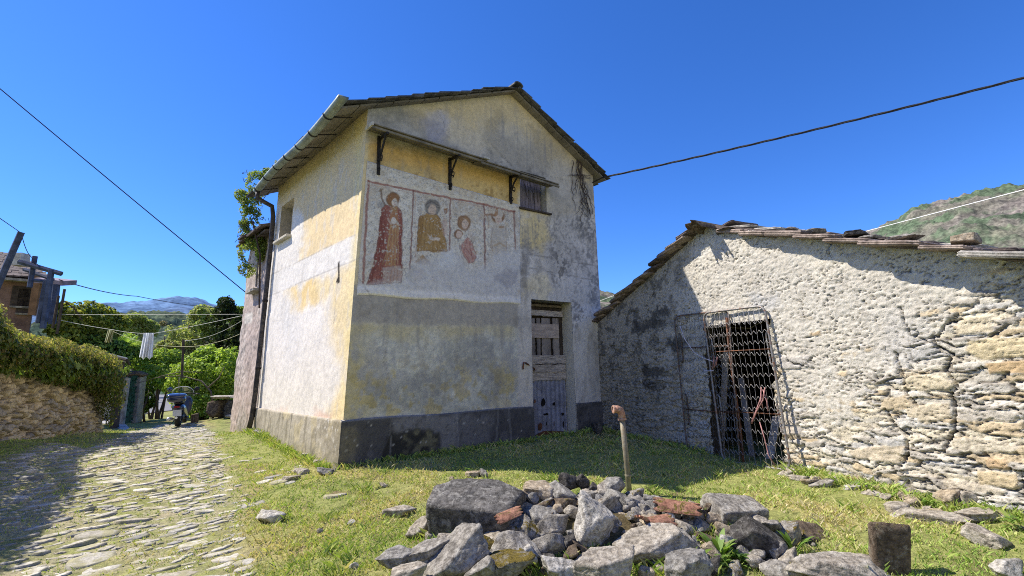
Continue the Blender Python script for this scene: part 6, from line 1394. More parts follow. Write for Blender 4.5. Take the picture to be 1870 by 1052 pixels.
for i, (px, py, hh, nn, sz_, lb) in enumerate(((838, 858, .16, 16, .06, 'tallest weed standing on the shadow edge before the house wall'), (853, 862, .08, 14, .05, 'low weed just right of the tallest shadow edge weed'), (745, 862, .07, 12, .045, 'weed tuft at the shadow edge below the broken plinth patch'), (705, 864, .08, 12, .05, 'weed tuft at the shadow edge left of the broken plinth patch'), (637, 862, .08, 10, .05, 'weed at the foot of the house corner'), (1210, 868, .07, 12, .045, 'weed at the lawn shadow edge right of the standpipe'),
        (1490, 862, .09, 22, .06, 'leafy weed at the wall foot right of the bed bases'), (1585, 868, .10, 26, .06, 'clump of weeds at the wall foot above the brick fragment'), (1540, 862, .08, 22, .055, 'weed patch at the wall foot between bed bases and crack'), (1690, 888, .12, 26, .06, 'bushy weed under the cracked part of the shed wall'), (1660, 892, .08, 20, .06, 'weed left of the bushy one under the crack'), (1700, 930, .09, 26, .06, 'weed between the flagstone and the wall'), (1850, 968, .12, 30, .07, 'dark leafy weed near the right frame edge'), (1770, 935, .08, 22, .05, 'weed behind the long thin flagstone'),
        (330, 890, .04, 24, .035, 'green weed patch among the cobbles'), (350, 894, .04, 20, .035, 'weed patch beside the other one among the cobbles'), (560, 820, .08, 16, .05, 'weed at the foot of the sunlit plinth'), (505, 796, .08, 18, .06, 'weed at the sunlit plinth near the downpipe'))):
    p = onground(px, py); weed('weed', lb, tuple(p - ez * .01), hh, nn, sz_, G_W if i < 14 else G_MID, 60 + i, 'weeds in the yard', 'weed')
# ------------------------------------------------------------------ left garden wall with its ivy
WL = np.array([(-10.55, 12.85), (-9.5, 10.4), (-8.35, 7.75), (-7.2, 5.7), (-6.1, 3.8), (-4.9, 1.2), (-3.9, -1.5)])
_sl = np.r_[0, np.cumsum(np.hypot(*np.diff(WL, axis=0).T))]
def wlp(s):
    s = np.asarray(s, float); return np.stack([np.interp(s, _sl, WL[:, 0]), np.interp(s, _sl, WL[:, 1])], -1)
_d = WL[-1] - WL[0]; _d = _d / np.linalg.norm(_d); wn_ = np.array([-_d[1], _d[0]]); wn_ = wn_ if wn_[0] > 0 else -wn_
gw = empty('garden_wall', (*WL[1], g1(*WL[1])), 'old rubble stone garden wall along the left side of the lane', 'wall')
a = np.linspace(1.3, _sl[-1], 530); t = np.linspace(0, 1, 110); A, T = np.meshgrid(a, t); A = A.ravel(); T = T.ravel()
xy = wlp(A); zb_ = gh(xy[:, 0], xy[:, 1]) - .15; top_ = np.interp(a, _sl, [1.5, 1.5, 1.5, 1.5, 1.5, 1.5, 1.5]); Zg = zb_ + T * np.interp(A, a, top_)
q1 = fbm(np.c_[A, Zg], 2, 4, 121) - .5; q2 = fbm(np.c_[A, Zg], 7, 4, 122) - .5; q3 = fbm(np.c_[A, Zg], 22, 3, 123) - .5
row = np.floor((Zg + q1 * .12) / .11); d1, d2, sid = worley(np.c_[(A + q2 * .2) / .27 + _hash(row.astype(int), row.astype(int) * 0, row.astype(int) * 0, 3) * 3, (Zg + q1 * .2 + q2 * .06 + q3 * .02) / .115], 125, .98)
ee = d2 - d1; h = (.07 * sst(.02, .2, ee) + .09 * (sid - .5)) + q3 * .02 + (worley.loc[:, 0] * ((sid * 7.1) % 1 - .5) + worley.loc[:, 1] * ((sid * 3.3) % 1 - .5)) * .07 + (fbm(np.c_[A, Zg], .6, 3, 126) - .5) * .15
pal = np.array([(.60, .50, .35), (.48, .41, .31), (.66, .56, .39), (.38, .34, .28), (.54, .45, .28)]); col = pal[(sid * 4.999).astype(int)] * (1 + q3 + q2 * .5)[:, None]
jm = (1 - sst(.0, .12, ee))[:, None]; col = col * (1 - jm * .8) + np.array([.07, .06, .04]) * jm * .8
V = np.c_[xy + wn_ * h[:, None], Zg]; na = len(a); i_ = np.arange(na * 110).reshape(110, na); Fq = np.c_[i_[:-1, 1:].ravel(), i_[:-1, :-1].ravel(), i_[1:, :-1].ravel(), i_[1:, 1:].ravel()]
link('stone_face', npmesh('stone_face', V, Fq[:, ::-1] if False else Fq, np.clip(col, .01, .8)), M_WALL, gw)
m = MB()
for i in range(24):
    s0, s1 = 1.35 + (_sl[-1] - 1.35) * i / 24, 1.35 + (_sl[-1] - 1.35) * (i + 1) / 24 - .002; p0, p1 = wlp(s0), wlp(s1); z0 = g1(*p0) - .2
    m.box((*(p0 - wn_ * .10), z0), np.r_[p1 - p0, 0], np.r_[-wn_ * .45, 0], (0, 0, float(np.interp(s0, [5.8, 7.2], [1.6, 2.2]))))
m.build('wall_core', simple('wall_core_stone', (.28, .25, .2), .95, .4, 6, 40, .7, .01), gw)
def ivy(s0, s1, n, zlo, zhi, seed, pal, size):
    rg = np.random.default_rng(seed); s_ = rg.uniform(s0, s1, n); p = wlp(s_); u = rg.uniform(0, 1, n); lo = zlo(s_) + .35 * (fbm(np.c_[s_ * 1.0, s_ * 0], 1.8, 3, seed) - .5); hi = zhi(s_) + .38 * (fbm(np.c_[s_, s_ * 0 + 4], 1.6, 4, seed + 1) - .5)
    z = lo + (hi - lo) * u ** .8; prof = np.sin(np.pi * np.clip(.08 + .92 * u, 0, 1)) ** .6
    th = .08 + .36 * prof * (.6 + .8 * fbm(np.c_[s_, z], 1.9, 3, seed + 2)); side = rg.choice((1, 1, 1, -1), n); off = th * rg.uniform(.55, 1, n) * np.where(side > 0, 1, 1.0) ; base = np.where(side > 0, 0, -.5)
    q = np.c_[p + wn_ * (base + side * off)[:, None], z + gh(p[:, 0], p[:, 1])]
    kp = fbm(q, 3.2, 3, seed + 3) > np.where(s_ > 6.5, .2, .36); q = q[kp]; sd2 = side[kp]; n = len(q)
    nr = np.c_[wn_[0] * sd2, wn_[1] * sd2, np.full(n, .5)] + rg.normal(0, .55, (n, 3)); nr /= np.linalg.norm(nr, axis=1)[:, None]
    dn = np.array([0, 0, -1.0]) + rg.normal(0, .5, (n, 3)); a = dn - nr * (dn * nr).sum(1)[:, None]; a /= np.linalg.norm(a, axis=1)[:, None]; b = np.cross(nr, a); sz_ = size * rg.uniform(.6, 1.4, n)[:, None]
    V = np.stack([q - a * sz_ * .5, q + b * sz_ * .3 + nr * sz_ * .1, q + a * sz_ * .6, q - b * sz_ * .3 + nr * sz_ * .1], 1).reshape(-1, 3)
    pal = np.asarray(pal); c = pal[rg.integers(0, len(pal), n)] * rg.uniform(.7, 1.3, (n, 1)) * (.6 + .9 * fbm(q, 1.6, 3, seed + 4))[:, None]
    return V, np.arange(4 * n).reshape(n, 4), np.repeat(c, 4, 0)
parts_ = [ivy(1.4, _sl[-1], 64000, lambda s: np.interp(s, [.9, 1.5, 2.3, 3.6, 5, 8, 14], [.1, .15, .78, .98, 1.02, 1.0, 1.0]), lambda s: np.interp(s, [.9, 1.5, 2.4, 3.5, 6.3, 7.5, 14], [1.45, 1.70, 1.74, 1.66, 1.58, 2.3, 2.3]), 131, [(.13, .19, .04), (.10, .15, .03), (.19, .23, .055), (.06, .10, .02), (.22, .22, .07), (.16, .13, .05)], .065),
          ivy(1.4, _sl[-1], 17000, lambda s: np.interp(s, [0, 5, 14], [1.3, 1.35, 1.4]), lambda s: np.interp(s, [.9, 1.5, 2.4, 3.5, 6.3, 7.5, 14], [1.55, 1.80, 1.84, 1.76, 1.68, 2.4, 2.4]), 132, [(.30, .32, .09), (.38, .36, .13), (.22, .28, .07), (.40, .36, .17)], .055)]  # paler leaves along the top, sunlight put into their colour
parts_.append(ivy(1.2, 6.5, 2600, lambda s: s * 0 + 1.0, lambda s: s * 0 + 1.55, 139, [(.16, .24, .05), (.24, .30, .09), (.09, .15, .03)], .12))
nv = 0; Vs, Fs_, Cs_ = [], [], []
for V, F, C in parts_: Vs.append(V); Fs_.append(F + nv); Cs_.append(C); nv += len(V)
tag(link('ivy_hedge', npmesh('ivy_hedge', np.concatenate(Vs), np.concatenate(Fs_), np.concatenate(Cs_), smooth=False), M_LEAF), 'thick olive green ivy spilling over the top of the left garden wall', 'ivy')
# ------------------------------------------------------------------ adjoining old house behind, with a creeper over its eave
adj = empty('old_house', LP(5.2, .4), 'older house with worn reddish plaster adjoining behind the fresco house', 'house')
sa = np.linspace(4.26, 6.35, 110); ta = np.linspace(0, 1, 150); A, T = np.meshgrid(sa, ta); A = A.ravel(); T = T.ravel(); Zg = -.3 + T * 5.05
off = -.04 + (fbm(np.c_[A, Zg], 1.3, 4, 141) - .5) * .12 + (fbm(np.c_[A, Zg], 9, 3, 142) - .5) * .03
ADJ = lambda s, z, o=0.0: HC + np.asarray(s, float)[..., None] * dl + np.asarray(o, float)[..., None] * nl + (.16 * (np.asarray(z, float) - .3) / 5.45)[..., None] * ef + np.asarray(z, float)[..., None] * ez
V = ADJ(A, Zg, off); q1 = fbm(np.c_[A, Zg], 2, 4, 143) - .5; q2 = fbm(np.c_[A * 1, Zg * .3], 8, 4, 144) - .5; q3 = fbm(np.c_[A, Zg], 20, 3, 145) - .5
col = np.tile(np.array([.55, .46, .41]), (len(V), 1)); over(col, sst(-.02, .12, q1), (.66, .59, .53), .7); over(col, sst(.02, .14, q2), (.42, .34, .30), .6); over(col, sst(.06, .16, q3 + q1 * .3), (.24, .21, .19), .6)
PX, PY = proj(V); over(col, polymask(PX, PY, [(447, 573), (462, 570), (460, 590), (446, 592)], 1.5), (.62, .58, .52)); over(col, sst(.45, .30, (A - 4.2) / 4) * 0 + sst(1.2, .2, Zg) * sst(-.05, .1, q1), (.33, .31, .28), .7)
i_ = np.arange(len(V)).reshape(150, 110); Fq = np.c_[i_[:-1, 1:].ravel(), i_[:-1, :-1].ravel(), i_[1:, :-1].ravel(), i_[1:, 1:].ravel()]
link('wall', npmesh('wall', V, Fq, col), plaster('worn_red_plaster', .8), adj)
m = MB(); c_ = ADJ(4.3, -.3, -.06); m.box(ADJ(4.3, -.3, -.12), dl * 2.03, -nl * 3.6, ez * 5.0 + ef * .12); m.build('house_body', simple('old_stone_body', (.34, .29, .25), .95, .3, 4, 30, .6, .01), adj)
m = MB()
for i in range(6):
    s0 = 4.22 + i * .37; m.box(ADJ(s0, 4.72 + random.uniform(-.02, .03), .30 + random.uniform(-.08, .08)), dl * .40, -nl * 1.3 + ez * .42, ez * .05 + nl * .01)
    m.box(ADJ(s0 + .1, 4.66 + random.uniform(-.02, .03), .18), dl * .36, -nl * 1.2 + ez * .4, ez * .045)
for j in range(1, 4):
    for i in range(6): m.box(ADJ(4.22 + i * .37, 4.72 + j * .34, .30 - j * 1.02), dl * .38, -nl * 1.25 + ez * .42, ez * .05)
m.build('roof', M_SLABD, adj, bevel=.008)
w_ = MB().box(ADJ(5.1, 3.55, -.10), dl * .5, nl * .02, ez * .75).build('window', M_DARKW, adj)
MB().box(ADJ(5.02, 3.45, -.05), dl * .68, nl * .16, ez * .06).build('window_sill', M_SLABG, w_); MB().box(ADJ(5.08, 3.55, .02), dl * .05, nl * .03, ez * .75).build('window_frame', M_WOODG, w_)
cre = empty('creeper', ADJ(5.2, 4.8, .2), 'leafy green creeper climbing over the eave of the old reddish house', 'creeper')
bl = [pb(470, 335, 10.4, 42, 50), pb(462, 375, 10.6, 40, 50), pb(455, 415, 10.7, 36, 46), pb(460, 462, 10.6, 44, 60), pb(452, 492, 10.7, 34, 30), pb(490, 318, 10.4, 26, 24), pb(478, 440, 10.4, 24, 90), pb(442, 358, 10.6, 26, 26), pb(448, 395, 10.6, 24, 60), pb(505, 300, 10.4, 8, 16)]
foliage('foliage', bl, 8000, .05, G_MID + [(.28, .33, .10), (.34, .38, .14), (.16, .2, .05)], cre, 151, gap=.50, gs=4.0, shell=.15)
m = MB(); rg = random.Random(3)
for i in range(26):
    px, py = rg.uniform(438, 498), rg.uniform(305, 500); p = aty(px, py, 10.5); pts = [p]
    for j in range(5): p = p + np.array([rg.uniform(-.09, .07), rg.uniform(-.03, .03), rg.uniform(-.12, .06)]); pts.append(p)
    MB().tube(pts, .006, 4).build('stem', M_TWIG, cre)
m = MB(); m.tube([ADJ(4.6, 3.0, .05), ADJ(4.7, 4.2, .12), ADJ(4.9, 5.0, .3)], .02, 5)
m.build('stem', M_TWIG, cre)
# ------------------------------------------------------------------ village house and blue pergola behind the garden wall
vh = empty('village_house', aty(20, 590, 16), 'reddish village house with sagging slab roof behind the garden wall', 'house')
Yv = 16.0; V0 = aty(-330, 560, Yv - 3.0); V1 = aty(60, 560, Yv); vd = V1 - V0; vd[2] = 0; Lv = np.linalg.norm(vd); vd /= Lv; vb = np.array([-vd[1], vd[0], 0]); vb = vb if vb[1] > 0 else -vb
M_VRED = simple('red_village_plaster', (.21, .135, .11), .95, .35, 2, 20, .5, .01, stain=(.22, .15, .12))
ztop = aty(60, 512, Yv)[2]
MB().box((V0[0], V0[1], .0), vd * Lv, vb * 2.6, ez * ztop).build('wall', M_VRED, vh)
m = MB(); rise = aty(2, 443, Yv - .5)[2] - ztop
o = np.array([V0[0], V0[1], ztop]) - vb * .35; m.add([o - ez * .05, o + vd * (Lv + .35) - ez * .05, o + vd * (Lv - .6) + vb * 3 + ez * rise, o + vb * 3 + ez * rise], [(0, 1, 2, 3)]); 
rr_ = 9
for i in range(rr_):
    for j in range(26):
        t = i / rr_; p = o + vb * 3 * t + ez * rise * t + vd * (Lv + .3 - .9 * t) * j / 26; m.box(p + ez * random.uniform(0, .03), vd * (Lv + .3) / 27, vb * .5 + ez * rise * .16, ez * .05)
m.build('roof', M_SLABD, vh)
m = MB(); m.box(o - vb * .02 - ez * .12, vd * (Lv + .3), vb * .3, ez * .08); m.build('eave_board', M_SLABG, vh)
for px, pyt, pyb, wd in ((18, 524, 560, .55), (28, 528, 572, .6), (40, 534, 560, .4)):
    p = aty(px, pyb, Yv - .2); q = aty(px, pyt, Yv - .2); t_ = (p[:2] - V0[:2]) @ vd[:2]; b = np.array([V0[0], V0[1], 0]) + vd * t_
    wn = MB().box(b + ez * p[2] - vb * .02, vd * wd, -vb * .02, ez * (q[2] - p[2])).build('window', M_DARKW, vh)
    MB().box(b + ez * (p[2] - .06) - vb * .02, vd * (wd + .1), -vb * .08, ez * .06).build('window_sill', M_SLABG, wn)
p = aty(19, 484, Yv - 1.0); MB().box(p, (.3, 0, 0), (0, .3, 0), (0, 0, .42)).build('chimney', simple('pale_chimney', (.5, .48, .44), .9, .3, 6, 30), vh)
M_BLUE = simple('blue_black_timber', (.055, .075, .14), .6, .4, 6, 40, .3, .004)
pg = empty('pergola', aty(85, 600, 14.5), 'dark blue timber pergola with leaning posts beside the village house', 'pergola')
def bar(name, a, b, r_, Ya, Yb=None, mat=M_BLUE):
    return MB().tube([aty(*a, Ya), aty(*b, Yb or Ya)], r_, 6).build(name, mat, pg)
bar('post', (-8, 530), (39, 424), .085, 13.5); bar('post', (54, 525), (64, 468), .07, 14.5); bar('post', (70, 590), (85, 512), .08, 14.5); bar('post', (78, 600), (94, 493), .08, 14.5); bar('post', (95, 592), (103, 520), .10, 15); bar('post', (84, 588), (91, 530), .05, 15.5)
bar('beam', (35, 478), (112, 500), .085, 14.3, 14.6); bar('beam', (44, 492), (97, 511), .06, 14.8, 14.9); bar('beam', (62, 512), (112, 516), .05, 15.2)
MB().box(aty(62, 516, 15.4), aty(113, 522, 15.0) - aty(62, 516, 15.4), np.array([0, .5, .12]), ez * .16).build('beam_panel', simple('dusty_purple_board', (.22, .19, .24), .8, .3, 4, 30), pg)
MB().box(aty(50, 575, 15.6), aty(64, 575, 15.6) - aty(50, 575, 15.6), np.array([0, .3, 0]), ez * 1.4).build('brick_pier', simple('orange_pier', (.24, .14, .08), .9, .3, 4, 30), pg)
for i, (a, b) in enumerate((((104, 610), (118, 528)), ((96, 600), (107, 540)))): tag(MB().tube([aty(*a, 14), aty(*b, 14)], .035, 6).build('garden_pole', M_DARKW), ('thin leaning wooden pole at the right of the blue pergola', 'shorter thin pole between pergola and leaning pole')[i], 'pole', 'garden poles')
tag(MB().tube([aty(118, 550, 14), aty(135, 563, 14.3), aty(150, 585, 14.6)], .02, 5).build('dry_branch', M_TWIG), 'thin arching dry branch right of the pergola', 'branch')
# ------------------------------------------------------------------ washing lines and washing
M_CORD = simple('pale_cord', (.66, .66, .62), .6, .1, 10, 50); M_CORDY = simple('yellowish_cord', (.56, .54, .34), .7, .1, 10, 50); M_CAB = simple('black_cable', (.04, .04, .042), .6, .3, 10, 50)
M_CORDW = simple('white_cable_sheath', (.75, .75, .73), .5, .1, 10, 50)
def cable(name, pts, r_, mat, label, cat, group=None, sag=0, n=24):
    P_ = []
    for a, b in zip(pts[:-1], pts[1:]):
        for t in np.linspace(0, 1, n, endpoint=False): P_.append(np.asarray(a) * (1 - t) + np.asarray(b) * t - ez * sag * 4 * t * (1 - t))
    P_.append(np.asarray(pts[-1])); return tag(MB().tube(P_, r_, 5).build(name, mat, smooth=True), label, cat, group)
cable('washing_line', [aty(108, 575, 14.2), aty(444, 574, 13.0)], .0055, M_CORD, 'straight white washing line, the uppermost of the washing lines', 'washing line', 'washing lines across the lane')
cable('washing_line', [aty(108, 584, 14.2), aty(205, 602, 14), aty(262, 609, 13.9), aty(286, 608, 13.9), aty(444, 576, 13.0)], .006, M_CORD, 'washing line that carries the white cloth', 'washing line', 'washing lines across the lane', .02)
cable('washing_line', [aty(206, 605, 14.4), aty(330, 633, 13.9), aty(447, 606, 12.8)], .006, M_CORDY, 'lowest sagging yellowish washing line', 'washing line', 'washing lines across the lane', .12)
cable('washing_line', [aty(337, 622, 14.4), aty(446, 583, 12.9)], .005, M_CORD, 'short washing line from the dark post to the old house', 'washing line', 'washing lines across the lane', .14)
def cloth(name, label, x0, x1, xb0, xb1, yt, yb, Y, colr, seed, folds=6):
    n_, m_ = 60, 40; V_, F_ = [], []
    for j in range(m_ + 1):
        t = j / m_
        for i in range(n_ + 1):
            a = i / n_; x = (x0 + (x1 - x0) * a) * (1 - t) + (xb0 + (xb1 - xb0) * a) * t; y = yt + (yb - yt) * t * (1 - .10 * abs(math.sin(a * 7 + seed)) * t)
            V_.append(aty(x, y, Y + .045 * math.sin(a * folds * 2 * math.pi + t * 2 + seed) * (.3 + .7 * t) + .03 * math.sin(a * 9 + 3 * t)))
    for j in range(m_):
        for i in range(n_): b = j * (n_ + 1) + i; F_.append((b, b + 1, b + n_ + 2, b + n_ + 1))
    t = NT('cloth_' + str(seed)); p = t.pbr(colr, .9); mt = t.m
    return tag(MB().add(V_, F_).build(name, mt, smooth=True), label, 'laundry', 'washing hung on the lines')
cloth('white_cloth', 'long white cloth hanging from a washing line', 262, 281, 254, 279, 608, 657, 13.85, (.82, .84, .88), 1, 5); cloth('yellow_cloth', 'short pale yellow cloth hanging left of the white one', 197, 208, 191, 204, 602, 627, 14.0, (.50, .50, .28), 2, 4)
tag(MB().tube([aty(332, 690, 14.4), aty(335, 620, 14.4)], .035, 7).build('line_post', M_DARKW), 'dark wooden post holding the short washing line above the bright bush', 'post')
# gate post with green net, dark post, white canopy roof
gp = onground(238, 772); gtop = aty(232, 688, gp[1])
ped = empty('gate_pillar', gp, 'stone gate pillar wrapped in dark green netting beside the lane', 'gate pillar')
MB().cbox(gp + ez * ((gtop[2] - gp[2]) / 2), (.56, .5, gtop[2] - gp[2]), (0, 0, .3)).build('pillar', simple('rough_pillar', (.33, .31, .27), .95, .3, 5, 30, .7, .01), ped, bevel=.03)
m = MB(); rg = random.Random(8)
for k in range(420):
    x = rg.uniform(-.32, .32); z = rg.uniform(.0, gtop[2] - gp[2]); p = gp + np.array([x, -.31 + rg.uniform(-.06, .03) - .12 * x, z]); s_ = rg.uniform(.05, .11); a = rg.uniform(0, 6.28)
    m.add([p + s_ * np.array([math.cos(a), rg.uniform(-.3, .3), math.sin(a)]), p + s_ * np.array([math.cos(a + 2), rg.uniform(-.3, .3), math.sin(a + 2)]), p + s_ * np.array([math.cos(a + 4), rg.uniform(-.3, .3), math.sin(a + 4)])], [(0, 1, 2)])
m.build('green_netting', simple('green_net', (.02, .085, .06), .7, .5, 8, 40), ped)
for k in range(3): rock('cap_stone', 'dark rough stone capping the netted gate pillar', 0, 0, 24, 14, 0, 'lump', 'brown', .9, 0, None, 0, 990 + k, 'cap stones on the gate pillar', 'stone', gp + np.array([-.2 + .2 * k, -.05, gtop[2] - gp[2] + .08]), 3)
dpst = onground(208, 782); MB_ = MB().tube([dpst - ez * .2, aty(219, 662, dpst[1])], .13, 7); tag(MB_.build('dark_post', M_DARKW), 'thick dark post under the white canopy roof', 'post')
tag(MB().tube([onground(222, 775), aty(233, 690, onground(222, 775)[1])], .09, 6).build('pale_post', M_SLABG), 'pale stone post between the dark post and the netted pillar', 'post')
cn = empty('carport', aty(200, 655, 16), 'small white sheet canopy roof past the end of the ivy', 'canopy')
a, b, c, d = aty(168, 640, 15.6), aty(232, 656, 15.4), aty(236, 664, 17.2), aty(180, 650, 17.6)
MB().add([a, b, c, d, a + ez * .05, b + ez * .05, c + ez * .05, d + ez * .05], [(0, 3, 2, 1), (4, 5, 6, 7), (0, 1, 5, 4), (1, 2, 6, 5), (2, 3, 7, 6), (3, 0, 4, 7)]).build('roof_sheet', simple('white_sheet', (.78, .78, .76), .6, .1, 3, 20), cn)
m = MB(); m.tube([a - ez * .03, b - ez * .03], .05, 6); m.tube([b - ez * .03, c - ez * .03], .05, 6); m.build('roof_frame', M_DARKW, cn)
tag(MB().box(onground(186, 770) + np.array([-2.4, 1.4, -.3]), (2.6, .5, 0), (0, .25, 0), (0, 0, 1.5)).build('low_wall', simple('grey_low_wall', (.42, .41, .44), .9, .2, 4, 30)), 'low grey garden wall in the shade under the white canopy roof', 'wall')
# paved apron and road beyond
def patch(name, px, mat, dz=.012):
    poly = [onground(*q) for q in px]; c = sum(poly) / len(poly); V_ = []; F_ = []; K_ = 8; n_ = len(poly)
    ring = []
    for i in range(n_):
        for j in range(6): ring.append(poly[i] * (1 - j / 6) + poly[(i + 1) % n_] * j / 6)
    n_ = len(ring); V_.append(c)
    for k in range(1, K_ + 1):
        for q in ring: V_.append(c + (q - c) * k / K_)
    V_ = [np.array([v[0], v[1], g1(v[0], v[1]) + dz]) for v in V_]
    for i in range(n_): F_.append((0, 1 + i, 1 + (i + 1) % n_))
    for k in range(K_ - 1):
        for i in range(n_): a = 1 + k * n_ + i; b = 1 + k * n_ + (i + 1) % n_; F_.append((a, a + n_, b + n_, b))
    o = MB().add(V_, F_).build(name, mat, smooth=True); bm = bmesh.new(); bm.from_mesh(o.data); bmesh.ops.recalc_face_normals(bm, faces=bm.faces)
    if sum(f.normal.z for f in bm.faces) < 0: bmesh.ops.reverse_faces(bm, faces=bm.faces)
    bm.to_mesh(o.data); bm.free(); return tag(o, kind='structure')
M_ASPH = simple('worn_asphalt', (.20, .20, .21), .9, .2, 1.5, 20, .4, .01); M_CONC = simple('pale_concrete', (.40, .40, .42), .9, .2, 2, 20, .4, .01)
patch('driveway', [(150, 768), (200, 775), (228, 786), (236, 782), (214, 766), (175, 752)], M_CONC)
patch('road', [(262, 757), (300, 752), (338, 748), (336, 738), (318, 728), (302, 716), (286, 713), (274, 722), (264, 738)], M_ASPH, .05)
# stone bench / trough by the old house
sb = onground(398, 765); bt = empty('stone_bench', sb, 'mossy stone bench block with a thin slab top near the old house', 'bench')
fwd = (sb - CAM) @ _fw; s_ = fwd / FPX
for nm, dx, dz, w, d, h, mt, sd_ in (('side_block', -.18, .27, 24, .6, 34, 'brown', 1), ('side_block', .42, .27, 34, .5, 32, 'dark', 2), ('slab_top', .05, .63, 58, .75, 5, 'pale', 3)):
    P, Fc = rockgeo('block', w * s_, d, h * s_, 3300 + sd_, 4); link(nm, npmesh(nm, P + sb + np.array([dx, .25, dz]), Fc), MR[mt], bt)
for i, (px, py, w, h, mt, lb) in enumerate(((355, 763, 12, 20, 'brown', 'small upright brown block left of the stone bench'), (366, 756, 20, 8, 'pale', 'pale stone lying between the upright block and the bench'), (425, 760, 24, 8, 'pale', 'flat pale stone at the foot of the old house wall'), (345, 757, 14, 10, 'brown', 'little stone far left of the stone bench'))):
    g_ = onground(px, py + h / 2); k_ = ((g_ - CAM) @ _fw) / FPX; rock('field_stone', lb, 0, 0, w, h, 0, 'block' if h > w else 'lump', mt, .8, 0, .2, 0, 1200 + i, 'loose stones in the grass', 'stone', g_ + ez * h * k_ * .4)
# ------------------------------------------------------------------ overhead cables
e0 = FP(WF + .1, 5.62, .2)
def twist(pts_, r_, mat, label, sag):
    a, b = map(np.asarray, pts_); n_ = 260; m = MB(); L = np.linalg.norm(b - a)
    for ph in (0, 2.1, 4.2):
        P_ = []
        for i in range(n_ + 1):
            t = i / n_; w = ph + t * L * 5.2; P_.append(a * (1 - t) + b * t - ez * sag * 4 * t * (1 - t) + r_ * (ez * math.sin(w) + nf * math.cos(w)))
        m.tube(P_, r_ * .95, 5)
    return tag(m.build('power_cable', mat, smooth=True), label, 'cable')
e1 = aty(1872, 131, 6.2); tw = twist((e0, e0 + (e1 - e0) * 1.5 + ez * 0), .0115, M_CAB, 'thick twisted black power cable running from the right eave to the upper right', .10)
MB().tube([FP(WF - .02, 5.55, .0), e0], .014, 6).build('cable_hook', M_IRON, tw)
cable('phone_wire', [aty(-140, 66, 13.2), aty(0, 162, 13.6), aty(462, 545, 16)], .017, M_CAB, 'thin black wire slanting down from the upper left to the old house', 'wire', None, .02)
cable('garden_wire', [aty(108, 511, 14.8), aty(250, 541, 24), aty(400, 562, 36)], .018, M_CAB, 'thin dark wire running from the pergola toward the distant hill', 'wire', None, .1)
cable('garden_wire', [aty(-20, 385, 10), aty(38, 425, 13.5)], .010, M_CAB, 'thin wire ending at the top of the tallest pergola post', 'wire'); cable('garden_wire', [aty(40, 430, 13.5), aty(58, 470, 14.2), aty(70, 482, 14.3)], .010, M_CAB, 'slack thin wire between the two tallest pergola posts', 'wire', None, .1)
cable('white_cable', [aty(1094, 550, 30), aty(1140, 533, 27), aty(1580, 423, 13), aty(1900, 339, 9), aty(2200, 262, 7.5)], .013, M_CORDW, 'thin white cable crossing in front of the hill at the right', 'cable')
# ------------------------------------------------------------------ parked scooter seen from behind
sc0 = onground(326, 780); scx = empty('scooter', sc0, 'dark blue motor scooter with a clear windshield parked on the lane, seen from behind', 'scooter')
SYAW = R(-14); SF = np.array([math.sin(-SYAW) * 1, math.cos(SYAW), 0]) ; SF = np.array([-.46, .89, 0]); SF /= np.linalg.norm(SF); SR = np.array([SF[1], -SF[0], 0]); LNZ = np.array([-.09 * SR[0], -.09 * SR[1], .996])
def sp(f, r_, z): f, r_, z = f * .86, r_ * .86, z * .86; return sc0 + SF * f + SR * r_ + LNZ * z + ez * .015
def pmat(name, col, rough, metal=0, spec=.5, coat=0):
    t = NT(name); p = t.pbr(col, rough, None, metal, spec); p.inputs['Coat Weight'].default_value = coat; return t.m
P_NAVY = pmat('navy_paint', (.015, .022, .06), .25, 0, .5, .6); P_BLK = pmat('black_plastic', (.012, .012, .013), .5); P_TYR = pmat('tyre_rubber', (.015, .015, .015), .85); P_SIL = pmat('silver_alloy', (.5, .5, .52), .35, .8); P_WHT = pmat('white_plate', (.6, .61, .62), .5)
P_LID = pmat('blue_lid_paint', (.03, .04, .09), .12, .1, .6, 1.0); P_GRY = pmat('grey_fairing', (.045, .05, .065), .35, 0, .5, .4); P_RED = pmat('red_lens', (.35, .01, .01), .2); P_SEAT = pmat('seat_vinyl', (.02, .02, .022), .6)
def loft(name, secs, mat, parent, ss=1):
    """secs: list of (f, z_center, half_w, half_h, power) elliptical rings along the scooter"""
    n_ = 16; V_ = []; F_ = []
    for f, zc, hw, hh in secs:
        for k in range(n_):
            w = 2 * math.pi * k / n_; cx, sy = math.cos(w), math.sin(w); V_.append(sp(f, hw * math.copysign(abs(cx) ** .7, cx), zc + hh * math.copysign(abs(sy) ** .7, sy)))
    m_ = len(secs)
    for i in range(m_ - 1):
        for k in range(n_): F_.append((i * n_ + k, i * n_ + (k + 1) % n_, (i + 1) * n_ + (k + 1) % n_, (i + 1) * n_ + k))
    F_ += [tuple(range(n_))[::-1], tuple((m_ - 1) * n_ + k for k in range(n_))]
    o = MB().add(V_, F_).build(name, mat, parent, smooth=True, subsurf=ss); bm = bmesh.new(); bm.from_mesh(o.data); bmesh.ops.recalc_face_normals(bm, faces=bm.faces); bm.to_mesh(o.data); bm.free(); return o
